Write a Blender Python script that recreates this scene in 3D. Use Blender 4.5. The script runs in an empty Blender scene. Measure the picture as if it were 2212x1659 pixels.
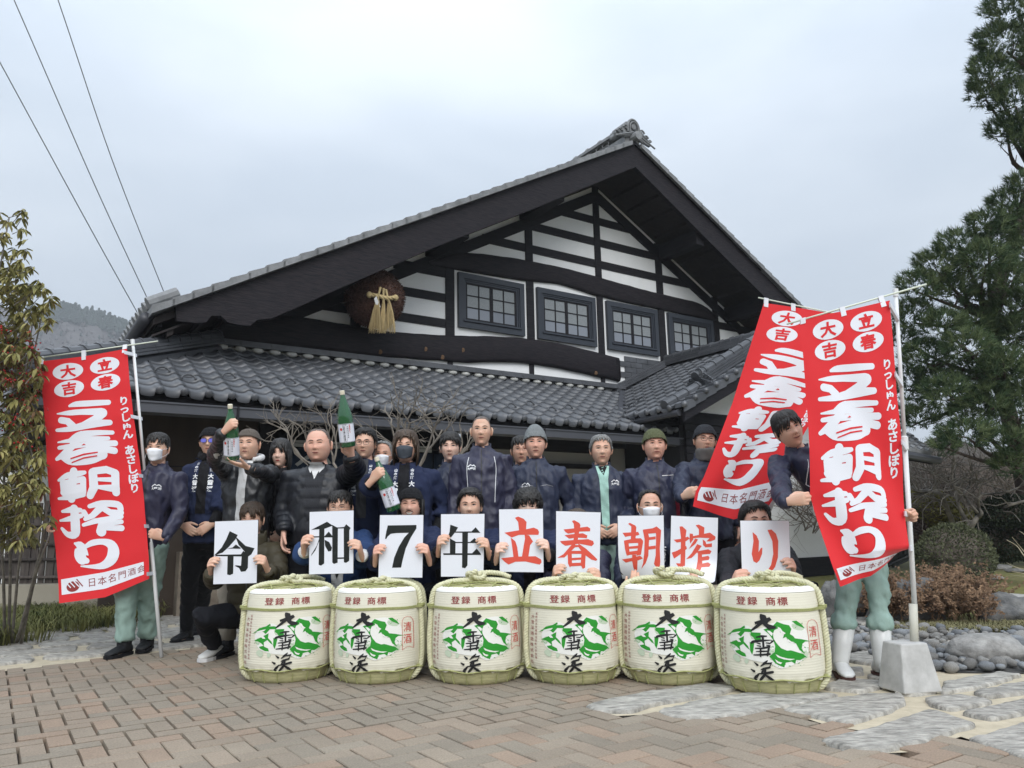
import bpy, bmesh, math, random
import numpy as np
from mathutils import Vector, Matrix, noise as mnoise
from mathutils.bvhtree import BVHTree
from mathutils.geometry import tessellate_polygon
R = math.radians
random.seed(7)
rng = np.random.default_rng(7)
SCN = bpy.context.scene
COL = SCN.collection

# ------------------------------------------------------------------ camera
CAMH = 0.893
PITCH, ROLL, FPX = R(10.8), R(1.15), 1660.0
fwd = Vector((0, math.cos(PITCH), math.sin(PITCH)))
r0 = Vector((1, 0, 0)); u0 = r0.cross(fwd)
camR = r0*math.cos(ROLL) - u0*math.sin(ROLL)
camU = u0*math.cos(ROLL) + r0*math.sin(ROLL)
cam_d = bpy.data.cameras.new('camera'); cam = bpy.data.objects.new('camera', cam_d); COL.objects.link(cam)
m = Matrix((camR, camU, -fwd)).transposed().to_4x4(); m.translation = Vector((0, 0, CAMH))
cam.matrix_world = m
cam_d.sensor_width = 36; cam_d.lens = 36*FPX/2212; cam_d.clip_end = 3000; cam_d.clip_start = .05
SCN.camera = cam

# ------------------------------------------------------------------ sky and sun (overcast)
w = bpy.data.worlds.new('World'); SCN.world = w; w.use_nodes = True
nt = w.node_tree; nt.nodes.clear()
def N(t, **k):
    n = nt.nodes.new(t)
    for a, b in k.items(): setattr(n, a, b)
    return n
SUN_EL, SUN_AZ = R(40), R(170)
sky = N('ShaderNodeTexSky', sky_type='NISHITA', sun_disc=False, sun_elevation=SUN_EL, sun_rotation=SUN_AZ)
sky.air_density = 1.0; sky.dust_density = 4.0
tc = N('ShaderNodeTexCoord'); mp = N('ShaderNodeMapping'); mp.inputs['Scale'].default_value = (1.3, 1.3, 3.4)
ns = N('ShaderNodeTexNoise'); ns.inputs['Scale'].default_value = 1.5; ns.inputs['Detail'].default_value = 5; ns.inputs['Roughness'].default_value = .45
sep = N('ShaderNodeSeparateXYZ')
ramp = N('ShaderNodeValToRGB')
ramp.color_ramp.elements[0].position = .40; ramp.color_ramp.elements[0].color = (4.25, 4.85, 5.6, 1)
ramp.color_ramp.elements[1].position = .63; ramp.color_ramp.elements[1].color = (5.55, 6.1, 6.75, 1)
grad = N('ShaderNodeMapRange'); grad.inputs['From Min'].default_value = 0.0; grad.inputs['From Max'].default_value = 1.0
grad.inputs['To Min'].default_value = .93; grad.inputs['To Max'].default_value = 3.0
vm = N('ShaderNodeVectorMath', operation='MULTIPLY'); cmb = N('ShaderNodeCombineXYZ')
mix = N('ShaderNodeMix', data_type='RGBA'); mix.inputs['Factor'].default_value = .92
bg = N('ShaderNodeBackground'); bg.inputs['Strength'].default_value = .1
out = N('ShaderNodeOutputWorld')
L = nt.links.new
L(tc.outputs['Generated'], mp.inputs['Vector']); L(mp.outputs['Vector'], ns.inputs['Vector']); L(ns.outputs['Fac'], ramp.inputs['Fac'])
L(tc.outputs['Generated'], sep.inputs['Vector']); pw_ = N('ShaderNodeMath', operation='POWER', use_clamp=True); pw_.inputs[1].default_value = 2.3; L(sep.outputs['Z'], pw_.inputs[0]); L(pw_.outputs[0], grad.inputs['Value'])
for i in range(3): L(grad.outputs['Result'], cmb.inputs[i])
L(ramp.outputs['Color'], vm.inputs[0]); L(cmb.outputs['Vector'], vm.inputs[1])
L(sky.outputs['Color'], mix.inputs['A']); L(vm.outputs['Vector'], mix.inputs['B'])
L(mix.outputs['Result'], bg.inputs['Color']); L(bg.outputs['Background'], out.inputs['Surface'])
sd = bpy.data.lights.new('sun', 'SUN'); sd.energy = 1.5; sd.angle = R(40); sd.color = (1, .985, .96)
sun = bpy.data.objects.new('sun', sd); COL.objects.link(sun)
dirv = Vector((math.sin(SUN_AZ)*math.cos(SUN_EL), math.cos(SUN_AZ)*math.cos(SUN_EL), math.sin(SUN_EL)))
sun.rotation_euler = dirv.to_track_quat('Z', 'Y').to_euler(); sun.location = (0, -5, 20)
vs = SCN.view_settings
SCN.display_settings.display_device = 'sRGB'
vs.view_transform = 'Standard'; vs.look = 'None'; vs.exposure = 0.53; vs.gamma = 1; vs.use_curve_mapping = False

# ------------------------------------------------------------------ helpers: measuring
def ray(x, y): return fwd*FPX + camR*(x-1106) - camU*(y-829.5)
O = Vector((0, 0, CAMH))
def on_z(x, y, z=0.0):
    d = ray(x, y); return O + d*((z-CAMH)/d.z)
def on_y(x, y, Y):
    d = ray(x, y); return O + d*(Y/d.y)
TH = R(56)
FU = Vector((math.sin(TH), math.cos(TH), 0)); FV = Vector((-math.cos(TH), math.sin(TH), 0))
KB = .93
E0 = Vector((-4.24*KB, 8.52*KB, 0))
E0 = on_z(294, 862, 2.5*KB); E0.z = 0
def FP(s, d, z): return E0 + FU*(s*KB) + FV*(d*KB) + Vector((0, 0, z*KB))

# ------------------------------------------------------------------ helpers: materials
def mat(name, col, rough=.7, bump=0, bscale=60, var=.0, vscale=6, spec=.4, metal=0, stretch=None, col2=None, detail=4, coat=0, trans=0, sss=0, sheen=0, dist=.004, emis=0):
    M = bpy.data.materials.new(name); M.use_nodes = True
    t = M.node_tree; b = t.nodes['Principled BSDF']
    b.inputs['Roughness'].default_value = rough; b.inputs['Specular IOR Level'].default_value = spec
    b.inputs['Metallic'].default_value = metal
    if coat: b.inputs['Coat Weight'].default_value = coat; b.inputs['Coat Roughness'].default_value = .15
    if trans: b.inputs['Transmission Weight'].default_value = trans
    if sss: b.inputs['Subsurface Weight'].default_value = sss; b.inputs['Subsurface Radius'].default_value = (.01, .004, .002)
    if sheen: b.inputs['Sheen Weight'].default_value = sheen
    b.inputs['Base Color'].default_value = (*col, 1)
    tcn = t.nodes.new('ShaderNodeTexCoord'); mpn = t.nodes.new('ShaderNodeMapping')
    if stretch: mpn.inputs['Scale'].default_value = stretch
    t.links.new(tcn.outputs['Object'], mpn.inputs['Vector'])
    if var or col2:
        n = t.nodes.new('ShaderNodeTexNoise'); n.inputs['Scale'].default_value = vscale; n.inputs['Detail'].default_value = detail; n.inputs['Roughness'].default_value = .62
        rp = t.nodes.new('ShaderNodeValToRGB'); rp.color_ramp.elements[0].position = .32; rp.color_ramp.elements[1].position = .68
        c2 = col2 or tuple(min(1, c*(1+var)) for c in col); c1 = tuple(c*(1-var) for c in col) if not col2 else col
        rp.color_ramp.elements[0].color = (*c1, 1); rp.color_ramp.elements[1].color = (*c2, 1)
        t.links.new(mpn.outputs['Vector'], n.inputs['Vector']); t.links.new(n.outputs['Fac'], rp.inputs['Fac'])
        t.links.new(rp.outputs['Color'], b.inputs['Base Color'])
    if bump:
        n2 = t.nodes.new('ShaderNodeTexNoise'); n2.inputs['Scale'].default_value = bscale; n2.inputs['Detail'].default_value = 5
        bp = t.nodes.new('ShaderNodeBump'); bp.inputs['Strength'].default_value = bump; bp.inputs['Distance'].default_value = dist
        t.links.new(mpn.outputs['Vector'], n2.inputs['Vector']); t.links.new(n2.outputs['Fac'], bp.inputs['Height']); t.links.new(bp.outputs['Normal'], b.inputs['Normal'])
    return M
def random_tint(M, amount=.2, hue=None):
    """per-object brightness variation (object info random)"""
    t = M.node_tree; b = t.nodes['Principled BSDF']
    src = b.inputs['Base Color'].links[0].from_socket if b.inputs['Base Color'].links else None
    oi = t.nodes.new('ShaderNodeObjectInfo'); mr = t.nodes.new('ShaderNodeMapRange')
    mr.inputs['To Min'].default_value = 1-amount; mr.inputs['To Max'].default_value = 1+amount
    t.links.new(oi.outputs['Random'], mr.inputs['Value'])
    mx = t.nodes.new('ShaderNodeVectorMath'); mx.operation = 'SCALE'
    if src: t.links.new(src, mx.inputs[0])
    else: mx.inputs[0].default_value = b.inputs['Base Color'].default_value[:3]
    t.links.new(mr.outputs['Result'], mx.inputs['Scale']); t.links.new(mx.outputs['Vector'], b.inputs['Base Color'])
    return M

def stained(M, scale=1.1, lo=.80, hi=1.10):
    """slow drift of dirt over many pieces, from the world position"""
    t = M.node_tree; b = t.nodes['Principled BSDF']; src = b.inputs['Base Color'].links[0].from_socket
    g_ = t.nodes.new('ShaderNodeNewGeometry'); n = t.nodes.new('ShaderNodeTexNoise'); n.inputs['Scale'].default_value = scale; n.inputs['Detail'].default_value = 6; n.inputs['Roughness'].default_value = .7
    mr = t.nodes.new('ShaderNodeMapRange'); mr.inputs['From Min'].default_value = .3; mr.inputs['From Max'].default_value = .7; mr.inputs['To Min'].default_value = lo; mr.inputs['To Max'].default_value = hi
    mx = t.nodes.new('ShaderNodeVectorMath'); mx.operation = 'SCALE'
    t.links.new(g_.outputs['Position'], n.inputs['Vector']); t.links.new(n.outputs['Fac'], mr.inputs['Value']); t.links.new(src, mx.inputs[0]); t.links.new(mr.outputs['Result'], mx.inputs['Scale']); t.links.new(mx.outputs['Vector'], b.inputs['Base Color'])
    return M

# ------------------------------------------------------------------ helpers: meshes and objects
def link(name, me, parent=None, mats=None, smooth=False):
    o = bpy.data.objects.new(name, me); COL.objects.link(o)
    if parent is not None: o.parent = parent
    if mats is not None:
        if not isinstance(mats, (list, tuple)): mats = [mats]
        for q in mats: me.materials.append(q)
    if smooth: me.shade_smooth()
    return o
def tag(o, label=None, cat=None, group=None, kind=None):
    if label: o['label'] = label
    if cat: o['category'] = cat
    if group: o['group'] = group
    if kind: o['kind'] = kind
    return o
def empty(name, loc=(0, 0, 0), rz=0):
    o = bpy.data.objects.new(name, None); COL.objects.link(o); o.location = loc; o.rotation_euler.z = rz
    o.empty_display_size = .1
    return o
class MB:
    def __init__(s): s.v = []; s.f = []; s.m = []; s.mi = 0
    def add(s, vs_, fs, mi=None):
        b = len(s.v); s.v.extend([tuple(p) for p in vs_])
        for f in fs: s.f.append(tuple(b+i for i in f)); s.m.append(s.mi if mi is None else mi)
    def box(s, c, size, rot=None, mi=None, taper=1.0):
        x, y, z = [k/2 for k in size]; P = []
        for sz in (-1, 1):
            t = taper if sz > 0 else 1
            for sx, sy in ((-1, -1), (1, -1), (1, 1), (-1, 1)): P.append(Vector((sx*x*t, sy*y*t, sz*z)))
        if rot is not None: P = [rot @ p for p in P]
        c = Vector(c); s.add([p+c for p in P], [(3, 2, 1, 0), (4, 5, 6, 7), (0, 1, 5, 4), (1, 2, 6, 5), (2, 3, 7, 6), (3, 0, 4, 7)], mi)
    def hexa(s, P, mi=None):   # 8 points: bottom loop 0-3, top loop 4-7
        s.add(P, [(3, 2, 1, 0), (4, 5, 6, 7), (0, 1, 5, 4), (1, 2, 6, 5), (2, 3, 7, 6), (3, 0, 4, 7)], mi)
    def prism(s, loop, off, mi=None):     # loop of 3d points, extruded by off
        n = len(loop); off = Vector(off); P = [Vector(p) for p in loop]
        tri = tessellate_polygon([P])
        s.add(P, [tuple(t) for t in tri], mi); s.add([p+off for p in P], [tuple(reversed(t)) for t in tri], mi)
        for i in range(n):
            a, b = P[i], P[(i+1) % n]; s.add([a, b, b+off, a+off], [(0, 1, 2, 3)], mi)
    def tube(s, pts, rad, n=8, cap=True, mi=None, flat=None, up=None):
        pts = [Vector(p) for p in pts]; k = len(pts)
        if not isinstance(rad, list): rad = [rad]*k
        rings = []; ref = None
        for i, p in enumerate(pts):
            t = (pts[min(i+1, k-1)] - pts[max(i-1, 0)]);
            if t.length < 1e-9: t = Vector((0, 0, 1))
            t.normalize()
            if ref is None:
                a = Vector(up) if up is not None else (Vector((0, 0, 1)) if abs(t.z) < .9 else Vector((0, -1, 0)))
                ref = (a - t*a.dot(t)).normalized()
            else:
                ref = (ref - t*ref.dot(t));
                ref = ref.normalized() if ref.length > 1e-6 else t.orthogonal().normalized()
            b = t.cross(ref); rr = rad[i]
            ra, rb = rr if isinstance(rr, (tuple, list)) else (rr, rr)
            rings.append([p + ref*(math.cos(2*math.pi*j/n)*ra) + b*(math.sin(2*math.pi*j/n)*rb) for j in range(n)])
        V = [q for r_ in rings for q in r_]; F = []
        for i in range(k-1):
            for j in range(n): F.append((i*n+j, i*n+(j+1) % n, (i+1)*n+(j+1) % n, (i+1)*n+j))
        if cap: F.append(tuple(reversed(range(n)))); F.append(tuple((k-1)*n+j for j in range(n)))
        s.add(V, F, mi)
    def ell(s, c, r, nu=12, nv=8, rot=None, mi=None, f=None):
        V = []; F = []
        for i in range(nv+1):
            th = math.pi*i/nv
            for j in range(nu):
                ph = 2*math.pi*j/nu; p = Vector((math.sin(th)*math.cos(ph)*r[0], math.sin(th)*math.sin(ph)*r[1], math.cos(th)*r[2]))
                if f: p = f(p)
                if rot is not None: p = rot @ p
                V.append(p+Vector(c))
        for i in range(nv):
            for j in range(nu):
                F.append((i*nu+j, (i+1)*nu+j, (i+1)*nu+(j+1) % nu, i*nu+(j+1) % nu))
        s.add(V, F, mi)
    def lathe(s, prof, n=32, c=(0, 0, 0), mi=None, rot=None, cap=True):
        V = []; F = []; k = len(prof); c = Vector(c)
        for r_, z in prof:
            for j in range(n):
                p = Vector((math.cos(2*math.pi*j/n)*r_, math.sin(2*math.pi*j/n)*r_, z))
                if rot is not None: p = rot @ p
                V.append(p+c)
        for i in range(k-1):
            for j in range(n): F.append((i*n+j, i*n+(j+1) % n, (i+1)*n+(j+1) % n, (i+1)*n+j))
        if cap: F.append(tuple(reversed(range(n)))); F.append(tuple((k-1)*n+j for j in range(n)))
        s.add(V, F, mi)
    def mesh(s, name='m', smooth=False):
        me = bpy.data.meshes.new(name); me.from_pydata(s.v, [], s.f)
        if any(s.m): me.polygons.foreach_set('material_index', s.m)
        me.update()
        if smooth: me.shade_smooth()
        return me
    def obj(s, name, mats, parent=None, smooth=False):
        return link(name, s.mesh(name, smooth), parent, mats)
def np_mesh(name, V, F):
    """V (n,3), F (m,k) arrays"""
    me = bpy.data.meshes.new(name); V = np.asarray(V, dtype=np.float32); F = np.asarray(F, dtype=np.int32)
    k = F.shape[1]; me.vertices.add(len(V)); me.vertices.foreach_set('co', V.ravel())
    me.loops.add(F.size); me.loops.foreach_set('vertex_index', F.ravel())
    me.polygons.add(len(F)); me.polygons.foreach_set('loop_start', np.arange(0, F.size, k, dtype=np.int32))
    me.update(calc_edges=True); me.validate(); return me
def rotz(a): return Matrix.Rotation(a, 3, 'Z')
def catmull(P, n=6):
    P = [Vector(p) for p in P]; Q = [2*P[0]-P[1]]+P+[2*P[-1]-P[-2]]; o = []
    for i in range(1, len(Q)-2):
        a, b, c, d = Q[i-1], Q[i], Q[i+1], Q[i+2]
        for k in range(n):
            t = k/n; o.append(.5*((2*b)+(c-a)*t+(2*a-5*b+4*c-d)*t*t+(3*b-a-3*c+d)*t**3))
    o.append(P[-1]); return o
def bevelled(o, wd=.004, seg=2):
    b = o.modifiers.new('bevel', 'BEVEL'); b.width = wd; b.segments = seg; b.limit_method = 'ANGLE'; return o
DG = lambda: bpy.context.evaluated_depsgraph_get()
def remeshed(me, voxel, smooth_it=2):
    o = bpy.data.objects.new('tmp', me); COL.objects.link(o)
    r = o.modifiers.new('r', 'REMESH'); r.mode = 'VOXEL'; r.voxel_size = voxel
    if smooth_it:
        s_ = o.modifiers.new('s', 'SMOOTH'); s_.iterations = smooth_it; s_.factor = .5
    dg = DG(); out_ = bpy.data.meshes.new_from_object(o.evaluated_get(dg)); bpy.data.objects.remove(o); return out_

# ------------------------------------------------------------------ helpers: lettering (flat triangles in 2d, then laid on a surface)
_tx = {}
def text_tris(s_, bold=0.0, res=2):
    key = (s_, bold)
    if key in _tx: return _tx[key]
    c = bpy.data.curves.new('t', 'FONT'); c.body = s_; c.size = 1; c.offset = bold; c.resolution_u = res; c.align_x = 'CENTER'
    o = bpy.data.objects.new('t', c); COL.objects.link(o); me = bpy.data.meshes.new_from_object(o.evaluated_get(DG()))
    V = [(v.co.x, v.co.y) for v in me.vertices]; me.calc_loop_triangles(); T = [tuple(t.vertices) for t in me.loop_triangles]
    bpy.data.objects.remove(o); bpy.data.meshes.remove(me)
    if V:   # centre vertically on the em box of a cjk glyph
        V = [(x, y-.37) for x, y in V]
    _tx[key] = (V, T); return V, T
def poly_tris(P):
    t = tessellate_polygon([[Vector((x, y, 0)) for x, y in P]]); return list(P), [tuple(q) for q in t]
def stroke_tris(S, cap=8):
    """S list of (x,y,width): soft brush stroke as a closed outline"""
    if len(S) > 3:
        A = [S[0]]+list(S)+[S[-1]]; o = []
        for i in range(1, len(A)-2):
            a, b, c, d = [np.array(A[i+j]) for j in (-1, 0, 1, 2)]
            for t in (0, .25, .5, .75): o.append(tuple(.5*((2*b)+(c-a)*t+(2*a-5*b+4*c-d)*t*t+(3*b-a-3*c+d)*t**3)))
        S = o+[S[-1]]
    n = len(S); Lf = []; Rt = []
    for i in range(n):
        a = S[max(0, i-1)]; b = S[min(n-1, i+1)]; dx, dy = b[0]-a[0], b[1]-a[1]; l = math.hypot(dx, dy) or 1
        nx, ny = -dy/l, dx/l; x, y, w_ = S[i]; Lf.append((x+nx*w_/2, y+ny*w_/2)); Rt.append((x-nx*w_/2, y-ny*w_/2))
    def arc(S0, S1):
        x, y, w_ = S0; a0 = math.atan2(S0[1]-S1[1], S0[0]-S1[0]); return [(x+math.cos(a0+k)*w_/2, y+math.sin(a0+k)*w_/2) for k in np.linspace(math.pi/2, -math.pi/2, cap)[1:-1]]
    P = Lf + [q for q in arc(S[-1], S[-2])] + Rt[::-1] + arc(S[0], S[1])
    return poly_tris(P)
def smooth2(P, n=4, closed=True):
    k = len(P); o = []
    for i in range(k):
        a, b, c, d = [np.array(P[(i+j) % k]) for j in (-1, 0, 1, 2)]
        for t in np.linspace(0, 1, n, endpoint=False): o.append(tuple(.5*((2*b)+(c-a)*t+(2*a-5*b+4*c-d)*t*t+(3*b-a-3*c+d)*t**3)))
    return o
def refine(V, T, mx):
    """split triangles until edges are shorter than mx"""
    V = [tuple(p) for p in V]; T = list(T)
    for _ in range(7):
        mid = {}; NT = []; ch = False
        def md(a, b):
            k = (min(a, b), max(a, b))
            if k not in mid: mid[k] = len(V); V.append(tuple((p+q)/2 for p, q in zip(V[a], V[b])))
            return mid[k]
        lng = lambda a, b: math.dist(V[a], V[b]) > mx
        for a, b, c in T:
            l = (lng(a, b), lng(b, c), lng(c, a)); k = sum(l)
            if k == 0: NT.append((a, b, c)); continue
            ch = True
            if k == 3:
                x, y, z = md(a, b), md(b, c), md(c, a); NT += [(a, x, z), (x, b, y), (z, y, c), (x, y, z)]
            else:
                # rotate so that the first edge is long
                while not l[0]: a, b, c = b, c, a; l = (l[1], l[2], l[0])
                x = md(a, b)
                if k == 1: NT += [(a, x, c), (x, b, c)]
                elif l[1]: y = md(b, c); NT += [(x, b, y), (a, x, y), (a, y, c)]
                else: z = md(c, a); NT += [(a, x, z), (x, b, z), (z, b, c)]
        T = NT
        if not ch: break
    return V, T
def lay(mb, V, T, S, mx, mi=None):
    """lay a 2d drawing on surface S(x,y)->Vector"""
    V, T = refine(V, T, mx); mb.add([S(x, y) for x, y in V], T, mi)
# ------------------------------------------------------------------ materials
M_plaster = mat('plaster', (.80, .81, .81), .9, var=.04, vscale=1.2, bump=.15, bscale=30)
M_wood = mat('black_stained_wood', (.009, .009, .012), .62, col2=(.022, .020, .023), vscale=2.5, stretch=(1.2, 1.2, 14), bump=.35, bscale=6, spec=.18, detail=7)
M_woodh = mat('black_stained_beam', (.007, .007, .010), .6, col2=(.027, .022, .025), vscale=3.0, stretch=(2.0, 2.0, 20), bump=.6, bscale=5, spec=.18, detail=8, dist=.01)
M_soffit = mat('soffit_boards', (.020, .015, .015), .75, var=.3, vscale=3, stretch=(.6, 6, 6), bump=.3, bscale=8)
M_tile = mat('smoked_roof_tile', (.078, .082, .091), .42, var=.22, vscale=5, bump=.12, bscale=40, spec=.55)
M_tile2 = random_tint(mat('smoked_roof_tile_single', (.078, .082, .091), .42, var=.18, vscale=5, bump=.12, bscale=40, spec=.55), .22)
M_tilel = random_tint(mat('pale_ridge_tile', (.20, .205, .21), .6, var=.25, vscale=7, bump=.2, bscale=30, spec=.4), .12)
M_mortar = mat('white_mortar', (.55, .55, .52), .9, var=.2, vscale=9, bump=.4, bscale=30)
M_metal = mat('dark_grey_gutter', (.060, .063, .074), .45, var=.08, vscale=3, spec=.5)
M_frame = mat('slate_window_frame', (.030, .036, .048), .5, spec=.45)
M_pane = mat('frosted_pane', (.17, .19, .20), .28, col2=(.25, .265, .27), vscale=55, spec=.7, bump=.15, bscale=160)
M_pane2 = mat('clear_lower_pane', (.20, .22, .255), .12, spec=.8)
M_noren = mat('indigo_curtain', (.010, .022, .045), .85, var=.2, vscale=3, bump=.2, bscale=10)
M_dull = mat('faded_cloth_white', (.33, .34, .33), .9)
M_wall = mat('beige_wall', (.30, .295, .28), .9, var=.05, vscale=1.5, bump=.1)
M_board = mat('brown_board', (.045, .033, .024), .8, var=.25, vscale=3, stretch=(1, 1, .3), bump=.3)
M_dark = mat('deep_interior', (.012, .012, .014), .9)  # near-black; the opening panel carries its interior shade in this colour
M_paver = [random_tint(mat('paver_%d' % i, c, .85, var=.20, vscale=110, bump=.6, bscale=260, dist=.003, spec=.3, detail=3), .10) for i, c in enumerate([(.275, .228, .175), (.30, .225, .166), (.255, .218, .17), (.28, .226, .172)])]
for M_ in M_paver: stained(M_)
stained(M_tile2, .9, .78, 1.15); stained(M_tile, .9, .78, 1.15); stained(M_plaster, .7, .93, 1.02)
M_joint = mat('joint_sand_dark', (.095, .08, .07), .95, var=.3, vscale=30, bump=.4, bscale=120)
M_sand = mat('cream_joint_sand', (.47, .41, .30), .95, var=.12, vscale=14, bump=.5, bscale=140)
M_stone = random_tint(mat('split_grey_stone', (.17, .162, .145), .9, col2=(.49, .465, .415), vscale=11, stretch=(1, 2.6, 1), bump=1.0, bscale=26, dist=.02, detail=8), .14)
M_soil = mat('garden_soil', (.10, .085, .055), .95, col2=(.16, .15, .07), vscale=3, bump=.6, bscale=30, dist=.02)
M_moss = mat('mossy_ground', (.13, .11, .05), .95, col2=(.20, .20, .05), vscale=1.6, bump=.6, bscale=40, dist=.02)

# ------------------------------------------------------------------ ground
g = MB(); g.add([(-480, -60, -.06), (480, -60, -.06), (480, 760, -.06), (-480, 760, -.06)], [(0, 1, 2, 3)])
tag(g.obj('ground', M_soil), kind='structure')
def gz(x, y, z=0.0): p = on_z(x, y, z); return (p.x, p.y)
def inside(p, P):
    x, y = p; c = False; n = len(P)
    for i in range(n):
        (x1, y1), (x2, y2) = P[i], P[(i+1) % n]
        if (y1 > y) != (y2 > y) and x < (x2-x1)*(y-y1)/(y2-y1)+x1: c = not c
    return c
sand_edge = [gz(*q) for q in [(-500, 1515), (0, 1447), (180, 1428), (355, 1405), (620, 1378), (900, 1380), (1200, 1385), (1530, 1400), (1565, 1468), (1400, 1496), (1264, 1528), (1330, 1541), (1421, 1537), (1500, 1552), (1600, 1545), (1691, 1530), (1790, 1562), (1880, 1575), (1773, 1602), (1860, 1622), (1960, 1618), (2075, 1585), (2250, 1640), (2500, 1700)]]
sand_poly = sand_edge + [(4.6, 2.9), (6.5, 5.0), (9, 9), (8, 16), (-9, 16), (-9, 8)]
sm = MB(); P3 = [Vector((x, y, -.012)) for x, y in sand_poly]; sm.add(P3, [tuple(t) for t in tessellate_polygon([P3])])
path = tag(sm.obj('path', M_sand), kind='structure')
pv = MB(); pv.add([(-9, .8, -.035), (8, .8, -.035), (8, 9, -.035), (-9, 9, -.035)], [(0, 1, 2, 3)])
pavement = tag(pv.obj('pavement', M_joint), kind='structure')
def block_mesh(lx, ly, h=.045, b=.004):
    k = MB(); x, y = lx/2, ly/2
    k.hexa([(-x, -y, -h), (x, -y, -h), (x, y, -h), (-x, y, -h), (-x, -y, -b), (x, -y, -b), (x, y, -b), (-x, y, -b)])
    del k.f[1]; del k.m[1]
    k.add([(-x, -y, -b), (x, -y, -b), (x, y, -b), (-x, y, -b), (-x+b, -y+b, 0), (x-b, -y+b, 0), (x-b, y-b, 0), (-x+b, y-b, 0)], [(0, 1, 5, 4), (1, 2, 6, 5), (2, 3, 7, 6), (3, 0, 4, 7), (4, 5, 6, 7)])
    return k
PA = .1055
cells = []
org = Vector((0.1, 3.4, 0))
for i in range(-75, 75):
    for j in range(-40, 40):
        bx, by = i+2*j, i-2*j
        for (x0, y0, lx, ly) in ((bx, by, 2, 1), (bx+2, by-1, 1, 2)):
            cx, cy = x0+lx/2, y0+ly/2
            p = org + FU*(cx*PA) + FV*(cy*PA)
            if not (-4.7 < p.x < 4.4 and 2.2 < p.y < 7.2) or abs(p.x) > .75*p.y+.35: continue
            if inside((p.x, p.y), sand_poly): continue
            cells.append((p.length, p.x, p.y, lx > ly))
cells.sort()
pm = [[None]*4, [None]*4]
for a in (0, 1):
    for c in range(4):
        k = block_mesh(*((2*PA-.006, PA-.006) if a else (PA-.006, 2*PA-.006))); me = k.mesh('paver'); me.materials.append(M_paver[c]); pm[a][c] = me
far = MB()
for n, (dist, x, y, h) in enumerate(cells):
    c = random.choice([0, 0, 2, 2, 1, 3]); zz = random.uniform(-.0025, .0015)
    if n < 300:
        o = link('paver', pm[1 if h else 0][c], pavement); o.location = (x, y, zz); o.rotation_euler.z = math.atan2(FU.y, FU.x)
    else:
        rot = rotz(math.atan2(FU.y, FU.x)); lx, ly = (PA-.003, PA/2-.003) if h else (PA/2-.003, PA-.003); b = .004
        q = lambda a_, b_, z_: rot @ Vector((a_, b_, 0)) + Vector((x, y, zz+z_))
        far.add([q(-lx, -ly, -.03), q(lx, -ly, -.03), q(lx, ly, -.03), q(-lx, ly, -.03), q(-lx+b, -ly+b, 0), q(lx-b, -ly+b, 0), q(lx-b, ly-b, 0), q(-lx+b, ly-b, 0)],
                [(0, 1, 5, 4), (1, 2, 6, 5), (2, 3, 7, 6), (3, 0, 4, 7), (4, 5, 6, 7)], c)
tag(far.obj('paver_field', M_paver, pavement), kind='stuff')

# flat split stones set in cream sand
def stone(P2, z0=-.012, h=.022, parent=None, name='paving_stone', jit=.012, mat_=None):
    n = len(P2); C = np.mean(P2, axis=0); B = []
    for i in range(n):
        a = np.array(P2[i]); b = np.array(P2[(i+1) % n]); L_ = np.linalg.norm(b-a); k = max(1, int(L_/.07))
        for t in range(k): B.append(a+(b-a)*t/k + (rng.normal(0, jit*.5, 2) if t else 0))
    B = smooth2(B, 2); m_ = MB(); k = len(B)
    for q, (x, y) in enumerate(B): pass
    ins = [((x-C[0]), (y-C[1])) for x, y in B]
    def inset(d): return [(C[0]+dx*(1-d/max(.05, math.hypot(dx, dy))), C[1]+dy*(1-d/max(.05, math.hypot(dx, dy)))) for dx, dy in ins]
    r0_ = [Vector((x, y, z0-.02)) for x, y in B]; r1 = [Vector((x, y, z0+h*.7)) for x, y in inset(.006)]
    r2 = [Vector((x, y, z0+h+random.uniform(-.003, .003))) for x, y in inset(.02)]
    rings = [r0_, r1, r2]
    for f in (.7, .45, .2):
        rings.append([Vector((C[0]+dx*f, C[1]+dy*f, z0+h+mnoise.noise(Vector(((C[0]+dx*f)*9, (C[1]+dy*f)*9, 3)))*.008)) for dx, dy in ins])
    for r_ in rings: m_.v.extend([tuple(p) for p in r_])
    for a in range(len(rings)-1):
        for j in range(k): m_.f.append((a*k+j, a*k+(j+1) % k, (a+1)*k+(j+1) % k, (a+1)*k+j)); m_.m.append(0)
    m_.f.append(tuple((len(rings)-1)*k+j for j in range(k))); m_.m.append(0)
    return m_.obj(name, mat_ or M_stone, parent, smooth=True)
zq = lambda x, y: gz((2300+.783*x)/1.8228, (2424+.783*y)/1.8228)
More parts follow.
